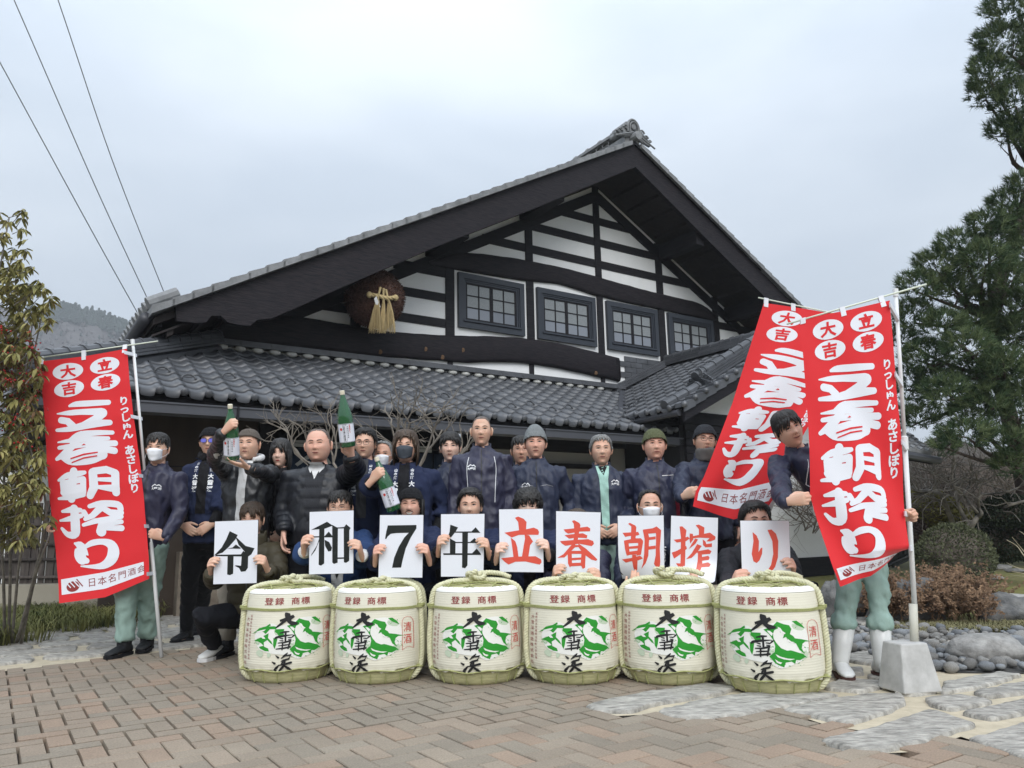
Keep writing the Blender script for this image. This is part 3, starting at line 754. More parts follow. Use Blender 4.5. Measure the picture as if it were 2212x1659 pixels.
# valley gutter sheet
def wz(s): return WEZ+(s-WE)*wrise/wrun
vA = FP(WE+.0, (wz(WE)-ZE)*run/rise-.1, wz(WE)-.03); vB = FP(9.6, DW, wz(9.6)+.02)
q = MB(); q.hexa([vA-FU*.13, vA+FU*.10, vB+FU*.02, vB-FU*.13, vA-FU*.13+Vector((0, 0, .03)), vA+FU*.10+Vector((0, 0, .03)), vB+FU*.02+Vector((0, 0, .03)), vB-FU*.13+Vector((0, 0, .03))]); bobj(q, 'valley_sheet', M_metal)
# wing walls below
q = MB(); fbox(q, 8.5, 8.6, -.1, 1.3, 0, 2.7); bobj(q, 'wing_side_wall', M_dark)

# ---- ground floor wall behind the people
DG0 = 1.25
def sx_at(x, y, d):
    r_ = ray(x, y); t = ((E0-O)@FV+d*KB)/(r_@FV) if False else ((E0-O).dot(FV)+d*KB)/r_.dot(FV); P = O+r_*t; return (P-E0).dot(FU)/KB
SA = lambda x: sx_at(x, 930, DG0)
def panel(name, x0, x1, z0, z1, mtl, d=DG0, th=.08):
    q = MB(); fbox(q, SA(x0), SA(x1), d, d+th, z0, z1); return bobj(q, name, mtl)
panel('board_wall', 240, 556, 0, 2.6, M_board, DG0-.05)
panel('corner_post', 556, 580, 0, 2.6, M_wood, DG0-.12, .15)
panel('dark_opening', 580, 1010, 0, 2.6, M_dark, DG0+.6)  # solid near-black panel: shade of the unlit interior put into its colour
panel('wall', 1010, 1310, 0, 2.6, M_wall, DG0+.1)
panel('wall', 1310, 1428, 0, 2.6, M_wall, DG0+.1)
panel('post', 1000, 1014, 0, 2.6, M_wood, DG0)
panel('post', 1300, 1316, 1.2, 2.6, M_wood, DG0); panel('post', 1428, 1447, 1.4, 2.6, M_wood, DG0)
panel('wall', 1447, 1530, 0, 2.4, M_wall, DG0+.1); panel('dark_opening', 1528, 1560, 0, 2.6, M_wood, DG0)
panel('lintel', 1014, 1300, 2.02, 2.10, M_wood, DG0+.02); panel('lintel', 1014, 1300, 2.3, 2.6, M_wood, DG0-.02)
panel('door', 1020, 1210, .1, 1.98, mat('grey_sliding_door', (.17, .165, .155), .6, var=.06), DG0+.06, .04)
panel('lintel', 1316, 1528, 2.42, 2.6, M_wood, DG0)
for zz in (1.85, 1.7): panel('board_batten', 100, 556, zz, zz+.012, M_wood, DG0-.06, .02)
# entrance curtain
nor = tag(empty('entrance_curtain', FP(5, DG0-.1, 2.2)), 'dark indigo entrance curtain with pale mountain and snowflake crests under the eave', 'curtain')
nsA, nsB = SA(612), SA(1000)
def ncurt(s, z): return FP(s, DG0-.12+.03*math.sin(s*9)+.015*math.sin(s*23), z)
nw = 5; pw = (nsB-nsA)/nw
for k in range(nw):
    q = MB(); a = nsA+k*pw+.01; b = a+pw-.02; nn = 10
    for i in range(nn+1):
        for z in (2.16, 1.9, 1.3, .7): q.v.append(tuple(ncurt(a+(b-a)*i/nn, z)))
    for i in range(nn):
        for j in range(3): q.f.append((i*4+j, i*4+j+1, (i+1)*4+j+1, (i+1)*4+j)); q.m.append(0)
    o = q.obj('cloth_panel', M_noren, nor, True); o.matrix_parent_inverse = Matrix.Translation(-nor.location)
    s_ = o.modifiers.new('solid', 'SOLIDIFY'); s_.thickness = .006
    q = MB(); fbox(q, a+.06, b-.06, DG0-.16, DG0-.13, 2.17, 2.26); o = q.obj('hanging_loop', M_dull, nor); o.matrix_parent_inverse = Matrix.Translation(-nor.location)
q = MB(); q.tube([FP(nsA-.1, DG0-.14, 2.22), FP(nsB+.1, DG0-.14, 2.22)], .02, 8); o = q.obj('rod', M_wood, nor); o.matrix_parent_inverse = Matrix.Translation(-nor.location)
q = None
def ncl(x, z): p = ncurt(x, z); return p-FV*.012
def ncr(q): o = q.obj('crest_print', M_dull, nor); o.matrix_parent_inverse = Matrix.Translation(-nor.location)
for cx, cz, sc in ((nsA+.40, 1.98, .5), ):
    for P in ([(-.5, -.1), (-.1, .22), (.0, .2), (.12, .05), (.02, .08), (-.06, .12), (-.42, -.16)], [(.0, .0), (.2, .2), (.3, .18), (.52, -.06), (.42, -.08), (.26, .08), (.1, -.06)]):
        q = MB(); V, T = poly_tris(P); lay(q, [(cx+x*sc, cz+y*sc) for x, y in V], T, ncl, .06); ncr(q)
    for ch, dx in (('大', -.28), ('雪', 0), ('渓', .28)):
        V, T = text_tris(ch, .02); q = MB(); lay(q, [(cx+dx*sc+x*.16, cz-.2+y*.16) for x, y in V], T, ncl, .06); ncr(q)
for cx, cz, r_ in ((nsA+2.55, 1.62, .17), (nsB-.45, 1.93, .07), (nsB-.25, 1.72, .09), (nsB-.75, 1.70, .06), (nsA+1.75, 1.5, .12), (nsB-.12, 1.98, .06)):
    q = MB()
    for a in range(6):
        t = a*math.pi/3+.2; V, T = stroke_tris([(cx, cz, r_*.16), (cx+r_*math.cos(t), cz+r_*math.sin(t), r_*.16)], 4); lay(q, V, T, ncl, .06)
        for f, sg in ((.55, 1), (.55, -1), (.8, 1), (.8, -1)):
            bx, bz = cx+r_*f*math.cos(t), cz+r_*f*math.sin(t)
            V, T = stroke_tris([(bx, bz, r_*.1), (bx+r_*.28*math.cos(t+sg*.9), bz+r_*.28*math.sin(t+sg*.9), r_*.1)], 4); lay(q, V, T, ncl, .06)
    ncr(q)
# ------------------------------------------------------------------ materials for props
M_cover = mat('cream_barrel_cover', (.69, .66, .54), .75, var=.04, vscale=5)
M_straw = mat('olive_straw', (.42, .40, .21), .85, var=.2, vscale=14, stretch=(1, 1, 6), bump=.5, bscale=60)
M_rope = mat('pale_green_rope', (.60, .585, .40), .85, var=.12, vscale=30, bump=.6, bscale=220, dist=.002)
M_twine = mat('green_twine', (.36, .37, .16), .85, var=.15, vscale=60)
M_red = mat('dark_red_ink', (.26, .035, .035), .8)
M_redl = mat('stamp_red_ink', (.55, .06, .05), .8)
M_black = mat('black_ink', (.008, .008, .009), .6)
M_green = mat('green_ink', (.018, .26, .02), .7)
M_lgreen = mat('pale_green_ink', (.50, .58, .44), .8)
M_white = mat('white_ink', (.80, .81, .82), .8)
M_rim = mat('white_paper_rim', (.80, .79, .74), .85)
M_card = mat('laminated_card', (.73, .745, .80), .25, spec=.5)
M_cedge = mat('card_edge', (.03, .03, .03), .6)
M_cred = mat('card_red_ink', (.66, .085, .055), .3)
M_cblk = mat('card_black_ink', (.012, .014, .013), .22)
M_flag = mat('red_flag_cloth', (.66, .014, .02), .72, bump=.15, bscale=12, sheen=.2, dist=.01)
M_fwhite = mat('flag_white', (.74, .75, .80), .75)
M_pole = mat('white_pole', (.72, .73, .73), .35)
M_conc = mat('pale_concrete', (.36, .355, .34), .88, col2=(.52, .515, .50), vscale=9, bump=.35, bscale=30)
M_glass = mat('green_bottle_glass', (.02, .17, .055), .06, spec=.8, trans=.5, coat=.8)
M_label = mat('bottle_label', (.72, .73, .80), .6)
M_cap = mat('cream_bottle_cap', (.68, .63, .50), .4)

def fplane(x, y, d):
    r_ = ray(x, y); t = ((E0-O).dot(FV)+d*KB)/r_.dot(FV); return O+r_*t

# ------------------------------------------------------------------ sake barrels
def Rb(z):
    P = [(0, .242), (.03, .256), (.075, .268), (.09, .279), (.13, .287), (.25, .290), (.40, .285), (.52, .277), (.585, .269), (.605, .262), (.62, .245)]
    for (a, ra), (b, rb) in zip(P, P[1:]):
        if a <= z <= b: return ra+(rb-ra)*(z-a)/(b-a)
    return P[-1][1]
def sph(a, r_, z): return Vector((r_*math.sin(a), -r_*math.cos(a), z))   # a=0 is the front
def rope_mesh(mb, pts, r_, pitch=.055, n=3, seg=5):
    P = [Vector(p) for p in pts]; L_ = [0]
    for a, b in zip(P, P[1:]): L_.append(L_[-1]+(b-a).length)
    m_ = max(8, int(L_[-1]/pitch*8)); Q = []
    k = 0
    for i in range(m_+1):
        s = L_[-1]*i/m_
        while k < len(L_)-2 and L_[k+1] < s: k += 1
        f = (s-L_[k])/max(1e-6, L_[k+1]-L_[k]); Q.append((s, P[k].lerp(P[k+1], f)))
    ref = None; fr = []
    for i, (s, p) in enumerate(Q):
        t = (Q[min(i+1, m_)][1]-Q[max(i-1, 0)][1]).normalized()
        if ref is None: ref = t.orthogonal().normalized()
        ref = (ref-t*ref.dot(t)).normalized(); fr.append((s, p, ref.copy(), t.cross(ref)))
    for c in range(n):
        ph = 2*math.pi*c/n
        mb.tube([p + (a*math.cos(2*math.pi*s/pitch+ph)+b*math.sin(2*math.pi*s/pitch+ph))*r_*.52 for s, p, a, b in fr], r_*.62, seg, cap=True)
BPX = .000574*.985
def BS(off=.0035):
    def f(x, y):   # traced coordinates of the third barrel: x px (centre 640), y px (ground 1330)
        X = (x-640)*BPX*1.05; z = (1330-y)*BPX; r_ = Rb(z)+off; a = math.asin(max(-.985, min(.985, X/.287))); return sph(a, r_, z)
    return f
def make_barrel():
    root = empty('sake_barrel')
    # straw mat body with ribs
    prof = []; z = .085
    base = [(0.0, 0), (.236, 0.0), (.243, .004), (.252, .02), (.260, .045), (.267, .07), (.270, .085)]
    prof = base[1:]
    while z < .60:
        prof.append((Rb(z)-.004+.0022*abs(math.sin(math.pi*z/.0155)), z)); z += .0155/3
    prof += [(.258, .608), (.245, .616), (.18, .624), (.1, .630), (.001, .632)]
    q = MB(); q.lathe(prof, 48); q.obj('straw_mat', M_straw, root, True)
    for k in range(13):   # woven base sections
        a = (k-6)*.36+.1; q = MB(); q.tube([sph(a, .246, .004), sph(a, .259, .03), sph(a, .269, .068)], (.006, .0025), 5); q.obj('base_seam', M_twine, root)
    # printed cover sheet
    q = MB(); A = np.linspace(-R(88), R(88), 45); z = .088; Z = []
    while z < .592: Z.append(z); z += .0155/3
    nz = len(Z)
    for a in A:
        for zz in Z:
            e = .004*math.sin(a*23)*max(0, (.12-zz)/.03) if zz < .12 else 0
            q.v.append(tuple(sph(a, Rb(zz)+.0015+.0016*abs(math.sin(math.pi*zz/.0155))+e, zz + (.010*math.sin(a*9.5) if zz < .0885 else 0))))
        # jagged white rim folded over the top
    for i in range(len(A)-1):
        for j in range(nz-1): q.f.append((i*nz+j, (i+1)*nz+j, (i+1)*nz+j+1, i*nz+j+1)); q.m.append(0)
    q.obj('printed_cover', M_cover, root, True)
    q = MB(); n = 90; 
    for i in range(n+1):
        a = -R(88)+R(176)*i/n; j = .006*random.random()
        q.v += [tuple(sph(a, Rb(.590)+.004, .592)), tuple(sph(a, Rb(.603)+.002, .606+.004*random.random())), tuple(sph(a, .240-j*2.5, .620+j*.6))]
    for i in range(n): q.f += [(i*3, i*3+3, i*3+4, i*3+1), (i*3+1, i*3+4, i*3+5, i*3+2)]; q.m += [0, 0]
    q.obj('paper_rim', M_rim, root)
    # folded tucks at the bottom of the cover
    for a in (-1.0, -.55, -.12, .35, .8):
        q = MB(); q.prism([sph(a-.10, .278, .100), sph(a+.12, .280, .104), sph(a+.02, .262, .068)], (0, -.003, 0)); q.obj('cover_fold', M_cover, root)
    # cords
    for z0 in (.483, .489, .495):
        q = MB(); P = [sph(a, Rb(z0)+.006+(.030 if abs(abs(a)-R(79)) < .09 else 0), z0+.002*math.sin(a*5)) for a in np.linspace(-math.pi, math.pi, 97)]
        q.tube(P, .0030, 5, cap=False); q.obj('cord', M_twine, root, True)
    q = MB(); P = [sph(a, Rb(.09)+.006+(.024 if abs(abs(a)-R(79)) < .1 else 0), .088+.006*math.sin(a*7)) for a in np.linspace(-math.pi, math.pi, 97)]
    q.tube(P, .0045, 5, cap=False); q.obj('cord', M_twine, root, True)
    # thick ropes
    for sg in (-1, 1):
        for az in (79, 116):
            a = R(az)*sg; pr = [(.232, .014), (.262, .03), (.287, .065), (.300, .11), (.307, .18), (.308, .28), (.302, .42), (.294, .53), (.280, .59), (.245, .628), (.17, .648), (.08, .656), (.015, .662)]
            pts = [sph(a*(1 if r_ > .2 else 1.0)+sg*.10*max(0, (.10-z)/.10)*(-1 if az < 90 else 1), r_, z) for r_, z in pr]
            q = MB(); rope_mesh(q, catmull(pts, 4), .0168); q.obj('rope', M_rope, root, True)
        q = MB()
        for zc in (.5, .095):
            c = sph(R(79)*sg, .300 if zc > .3 else .285, zc); 
            for dz in (-.006, 0, .006):
                q.tube([c+Vector((math.cos(t)*.024*math.cos(R(79)), math.cos(t)*.024*math.sin(R(79))*sg, dz))+sph(R(79)*sg, math.sin(t)*.024, 0) for t in np.linspace(0, 2*math.pi, 11)], .0034, 4, cap=False)
        q.obj('rope_binding', M_twine, root, True)
    q = MB()
    kn = [Vector((.055*math.cos(t)*(1+.2*math.cos(2*t)), .035*math.sin(t)-.01, .674+.02*math.sin(2*t))) for t in np.linspace(0, 2*math.pi, 15)]
    rope_mesh(q, kn, .0155)
    rope_mesh(q, [Vector((.03*math.cos(t)+.0, -.02+.030*math.sin(t), .672+.03*math.cos(t*1.0+1))) for t in np.linspace(0, 5.5, 12)], .017)
    rope_mesh(q, catmull([(0.01, 0, .684), (.08, .03, .69), (.16, .06, .68), (.22, .08, .655)], 4), .0165)
    q.obj('rope_knot', M_rope, root, True)
    q = MB()
    for k in range(8):
        a0, a1 = k*math.pi/4, k*math.pi/4+R(105); 
        A_, B_ = sph(a0, .235, .625), sph(a1, .235, .625); C_ = (A_+B_)/2; C_.z = .642; D1 = A_.lerp(C_, .5); D1.z = .638; D2 = B_.lerp(C_, .5); D2.z = .639+.002*k
        rope_mesh(q, [A_, D1, C_+Vector((0, 0, .001*k)), D2, B_], .0052, pitch=.02, n=2, seg=4)
    q.obj('top_lacing', M_twine, root, True)
    # printing
    S1, S2, S3 = BS(.0052), BS(.0060), BS(.0068)
    q = MB(); V, T = poly_tris(smooth2([(300, 735), (440, 625), (520, 650), (600, 640), (735, 572), (880, 568), (965, 640), (985, 760), (960, 930), (860, 1000), (740, 1045), (650, 1000), (520, 980), (420, 960), (340, 920), (300, 830)], 3)); lay(q, V, T, S1, 22); q.obj('emblem_ground', mat('emblem_white', (.755, .75, .70), .8), root)
    q = MB()
    for P in ([(330, 1000), (310, 960), (340, 930), (380, 960), (370, 1010)], [(420, 1000), (430, 960), (460, 975), (440, 1020)], [(860, 600), (930, 600), (960, 640), (940, 670), (870, 650)], [(650, 880), (690, 850), (680, 940), (650, 960)], [(900, 900), (960, 870), (965, 940), (910, 960)], [(300, 820), (340, 790), (345, 850), (320, 880)], [(480, 700), (510, 700), (540, 750), (500, 760)]):
        V, T = poly_tris(smooth2(P, 2)); lay(q, V, T, BS(.0056), 22)
    tag(q.obj('emblem_snow', M_lgreen, root), kind='stuff')
    Gs = [[(262, 748), (300, 715), (330, 680), (400, 655), (440, 625), (446, 648), (425, 658), (480, 655), (520, 665), (500, 690), (440, 690), (400, 745), (370, 720), (330, 715), (300, 730)],
          [(430, 735), (345, 790), (285, 825), (330, 835), (360, 855), (385, 880), (338, 895), (350, 915), (400, 942), (440, 945), (432, 912), (390, 890), (385, 842), (420, 815), (450, 850), (478, 872), (460, 830), (425, 790)],
          [(495, 690), (585, 690), (580, 730), (585, 770), (540, 785), (515, 740), (490, 720)],
          [(480, 790), (520, 800), (510, 870), (495, 920), (480, 880)],
          [(610, 655), (650, 642), (700, 612), (733, 574), (790, 600), (835, 612), (852, 650), (835, 700), (862, 722), (905, 805), (868, 792), (820, 782), (800, 728), (772, 742), (790, 690), (755, 682), (742, 640), (705, 660), (690, 700), (722, 760), (742, 800), (790, 860), (850, 880), (955, 930), (900, 965), (868, 960), (858, 1000), (830, 975), (780, 985), (764, 1032), (720, 1012), (690, 990), (645, 925), (692, 880), (702, 820), (690, 760), (655, 700)],
          [(862, 572), (902, 568), (942, 608), (966, 652), (900, 612)], [(862, 742), (930, 757), (1002, 783), (955, 783), (932, 802), (922, 850), (942, 905), (902, 862), (880, 800)],
          [(782, 845), (850, 870), (930, 905), (960, 945), (900, 925), (820, 890)]]
    q = MB()
    for k, P in enumerate(Gs): V, T = poly_tris(P); lay(q, V, T, BS(.0060+k*.00008), 20)
    for _ in range(110):
        x, y = random.choice([(random.uniform(290, 345), random.uniform(820, 870)), (random.uniform(660, 960), random.uniform(930, 1030)), (random.uniform(870, 950), random.uniform(590, 640)), (random.uniform(920, 990), random.uniform(790, 900)), (random.uniform(650, 690), random.uniform(820, 900))])
        s_ = random.uniform(2, 6); V, T = poly_tris([(x-s_, y), (x, y-s_*.7), (x+s_, y+1), (x+1, y+s_*.8)]); lay(q, V, T, S2, 20)
    tag(q.obj('mountain_emblem', M_green, root), kind='stuff')
    q = MB()
    for k, P in enumerate([[(735, 625), (760, 640), (775, 670), (800, 690), (790, 700), (765, 690), (745, 660)], [(690, 705), (712, 735), (740, 780), (775, 830), (830, 862), (800, 866), (750, 840), (715, 790), (695, 750)], [(700, 900), (740, 925), (800, 945), (860, 950), (820, 962), (760, 950), (715, 930)], [(355, 760), (385, 775), (400, 800), (375, 800), (350, 780)], [(300, 722), (360, 700), (400, 690), (380, 712), (330, 728)], [(810, 745), (840, 775), (870, 785), (845, 790), (815, 775)], [(690, 950), (720, 975), (750, 985), (735, 1000), (705, 985)], [(640, 665), (665, 668), (690, 690), (680, 720), (655, 690)]]):
        V, T = poly_tris(P); lay(q, V, T, BS(.0067+k*.00004), 20)
    tag(q.obj('emblem_valley', mat('emblem_white_b', (.755, .75, .70), .8), root), kind='stuff')
    q = MB()
    V, T = poly_tris([(588, 500), (602, 498), (640, 512), (646, 538), (668, 530), (672, 528), (690, 556), (655, 582), (652, 598), (724, 622), (716, 645), (660, 658), (625, 625), (606, 600), (560, 640), (520, 670), (495, 678), (500, 662), (560, 600), (540, 606), (534, 582), (590, 560), (584, 525)]); lay(q, V, T, BS(.0073), 16)
    k = 0
    for S in ([(545, 737, 12), (590, 724, 22), (632, 722, 14)], [(494, 806, 8), (512, 785, 26), (590, 768, 24), (680, 750, 26), (684, 768, 20), (655, 798, 8)], [(600, 735, 20), (601, 838, 18)], [(545, 795, 8), (572, 802, 16)], [(545, 822, 8), (575, 826, 15)], [(625, 790, 10), (650, 792, 14)], [(628, 812, 8), (655, 818, 15)],
              [(530, 850, 12), (590, 846, 18), (650, 828, 22)], [(648, 832, 18), (630, 918, 16)], [(535, 882, 8), (590, 876, 16), (640, 872, 14)], [(512, 918, 12), (580, 912, 20), (650, 900, 20)], [(575, 846, 16), (570, 930, 12)],
              [(510, 992, 8), (535, 1018, 24)], [(476, 1066, 10), (500, 1084, 26)], [(492, 1160, 10), (515, 1140, 30), (545, 1102, 10)], [(505, 1168, 22), (516, 1166, 12)],
              [(625, 968, 10), (600, 996, 26), (565, 1028, 10)], [(596, 1000, 14), (660, 992, 26), (640, 1030, 12)], [(565, 1062, 10), (590, 1050, 22), (640, 1036, 20)], [(612, 1040, 16), (582, 1070, 20), (570, 1092, 16)],
              [(545, 1106, 12), (600, 1096, 22), (662, 1080, 26)], [(600, 1060, 20), (592, 1110, 24), (560, 1155, 26), (545, 1172, 14)], [(596, 1112, 18), (635, 1145, 30), (668, 1168, 18)]):
        S = [(x, y, w_) for x, y, w_ in S]; V, T = stroke_tris(S, 5); lay(q, V, T, BS(.0074+k*.00008), 16); k += 1
    tag(q.obj('brush_lettering', M_black, root), kind='stuff')
    for ch, cx in (('登', 410), ('録', 522), ('商', 693), ('標', 800)):
        q = MB(); V, T = text_tris(ch, .0)
        for i_, (dx_, dy_) in enumerate(((0, 0), (2.2, 0), (1, 1.4))): lay(q, [(cx+dx_+x*98, 368+dy_-y*92) for x, y in V], T, BS(.0052+i_*.0001), 14)
        tag(q.obj('top_character', M_red, root), kind='stuff')
    q = MB()
    for i, ch in enumerate('大雪渓酒造株式会社'):
        V, T = text_tris(ch, .0); lay(q, [(206+x*30-i*1.5, 582+i*64-y*44) for x, y in V], T, S1, 14)
    for i, ch in enumerate('長野県北安曇郡池田町大字会染'):
        V, T = text_tris(ch, .0); lay(q, [(240+x*20-i*.6, 545+i*38-y*30) for x, y in V], T, S1, 14)
    tag(q.obj('side_lettering', M_red, root), kind='stuff')
    for i, ch in enumerate('清酒'):
        q = MB(); V, T = text_tris(ch, .0); lay(q, [(1031+x*66, 690+i*135-y*118) for x, y in V], T, S1, 14); q.obj('stamp_character', M_redl, root)
    q = MB()
    fr = [(990, 950), (988, 640), (990, 610), (1008, 578), (1032, 570), (1056, 578), (1072, 610), (1076, 640), (1076, 940), (1050, 922), (1032, 918), (1012, 926), (990, 950)]
    for a, b in zip(fr, fr[1:]):
        V, T = stroke_tris([(a[0], a[1], 3.2), ((a[0]+b[0])/2, (a[1]+b[1])/2, 3.2), (b[0], b[1], 3.2)], 4); lay(q, V, T, S1, 20)
    q.obj('stamp_frame', M_redl, root)
    return root
def copy_tree(o, parent=None):
    c = o.copy(); COL.objects.link(c); c.parent = parent
    if parent is not None: c.matrix_parent_inverse = o.matrix_parent_inverse.copy()
    for ch in list(o.children): copy_tree(ch, c)
    return c
bar0 = make_barrel()
bl = ['straw rope sake barrel at the left end of the row, beside the squatting person', 'straw rope sake barrel turned left, its bare green straw side showing, below the 7 card', 'straw rope sake barrel directly below the black 年 card', 'straw rope sake barrel below the red 春 card', 'straw rope sake barrel below the pair of curved red cards', 'nearest straw rope sake barrel at the right end of the row, beside the white boots']
for i, (x, y, a) in enumerate([(622, 1476, 0), (818, 1479, -17), (1032, 1481, 0), (1241, 1481, 6), (1450, 1482, 3), (1676, 1503, -4)]):
    o = bar0 if i == 0 else copy_tree(bar0)
    p = on_z(x, y); dr = Vector((p.x, p.y, 0)).normalized(); o.location = p+dr*.246; o.rotation_euler.z = -math.atan2(p.x, p.y)*1.0+R(a)*1.0
    tag(o, bl[i], 'sake barrel', 'sake barrels in a row')
    for ch in o.children:
        if ch.name.startswith(('rope_knot', 'top_lacing')): ch.rotation_euler.z = [0, .5, -.35, .25, -.6, .15][i]
        if ch.name.startswith(('rope_knot',)): ch.scale = [(1, 1, 1), (1.1, .95, .97), (.92, 1.1, 1.02), (1.05, 1, .98), (1, 1.12, 1.03), (.95, 1, 1)][i]

# ------------------------------------------------------------------ flags
def z1uv(x, y):
    u, v = .5, .3
    for _ in range(4):
        u = (x-335-(180*v))/(770+15*v); ty = 275-115*u; by = 2378-195*u; v = (y-ty)/(by-ty)
    return u, v
BIG = {'立': [[(600, 668, 24), (660, 652, 50), (800, 645, 54), (950, 640, 46)], [(492, 738, 12), (600, 730, 46), (720, 722, 52), (890, 722, 66)], [(530, 795, 58), (590, 805, 62), (640, 850, 66)], [(900, 735, 86), (840, 790, 74), (730, 845, 60)], [(496, 884, 30), (620, 872, 50), (800, 832, 70), (965, 818, 48)]],
 '春': [[(620, 965, 30), (700, 925, 56), (850, 908, 48), (985, 905, 36)], [(508, 990, 14), (650, 972, 44), (800, 960, 44), (950, 955, 34)], [(520, 1038, 34), (650, 1022, 48), (850, 1002, 48), (1005, 998, 52)], [(505, 1135, 34), (570, 1090, 62), (650, 1010, 66), (720, 915, 50)], [(780, 1010, 60), (880, 1040, 62), (1000, 1062, 58)], [(560, 1110, 70), (640, 1130, 120), (800, 1105, 150), (900, 1095, 90)]],
 '朝': [[(522, 1318, 26), (600, 1278, 54), (700, 1262, 50), (750, 1252, 34)], [(655, 1240, 66), (640, 1340, 78), (630, 1480, 66)], [(560, 1340, 60), (570, 1430, 60)], [(560, 1345, 50), (735, 1310, 54)], [(735, 1310, 54), (735, 1420, 50)], [(560, 1385, 40), (735, 1372, 44)], [(560, 1425, 50), (735, 1415, 50)], [(522, 1478, 24), (620, 1466, 50), (735, 1442, 40)], [(820, 1250, 70), (825, 1380, 76), (790, 1450, 60)], [(830, 1240, 60), (930, 1225, 64), (1000, 1250, 60)], [(1000, 1255, 66), (1002, 1420, 62)], [(850, 1310, 30), (1000, 1310, 46)], [(850, 1375, 30), (1000, 1385, 70)]],
 '搾': [[(548, 1588, 26), (620, 1572, 56), (700, 1575, 40)], [(528, 1668, 20), (620, 1648, 52), (705, 1622, 40)], [(648, 1560, 66), (655, 1680, 80), (650, 1775, 76), (590, 1785, 50), (540, 1735, 26)], [(730, 1590, 46), (760, 1640, 40)], [(780, 1540, 36), (880, 1515, 54), (1010, 1520, 56), (1035, 1560, 50)], [(860, 1560, 60), (800, 1620, 50), (740, 1650, 34)], [(900, 1560, 50), (950, 1590, 56), (1040, 1590, 46)], [(725, 1700, 30), (820, 1665, 46), (1040, 1622, 40)], [(880, 1680, 60), (870, 1750, 84)], [(890, 1690, 40), (1040, 1665, 40)], [(910, 1720, 40), (1040, 1718, 52)]],
 'り': [[(648, 1860, 22), (690, 1880, 84), (700, 1950, 120), (715, 1990, 100), (745, 2000, 50)], [(720, 1895, 26), (790, 1850, 50), (880, 1835, 50), (950, 1860, 80), (970, 1925, 100), (935, 1995, 84), (850, 2040, 48), (700, 2048, 12)]]}
GAP = [[(725, 1018), (745, 1002), (762, 1012)], [(628, 1128), (745, 1090), (866, 1072), (868, 1082), (745, 1104), (630, 1138)], [(640, 1162), (745, 1122), (862, 1102), (862, 1112), (745, 1134), (640, 1172)]]
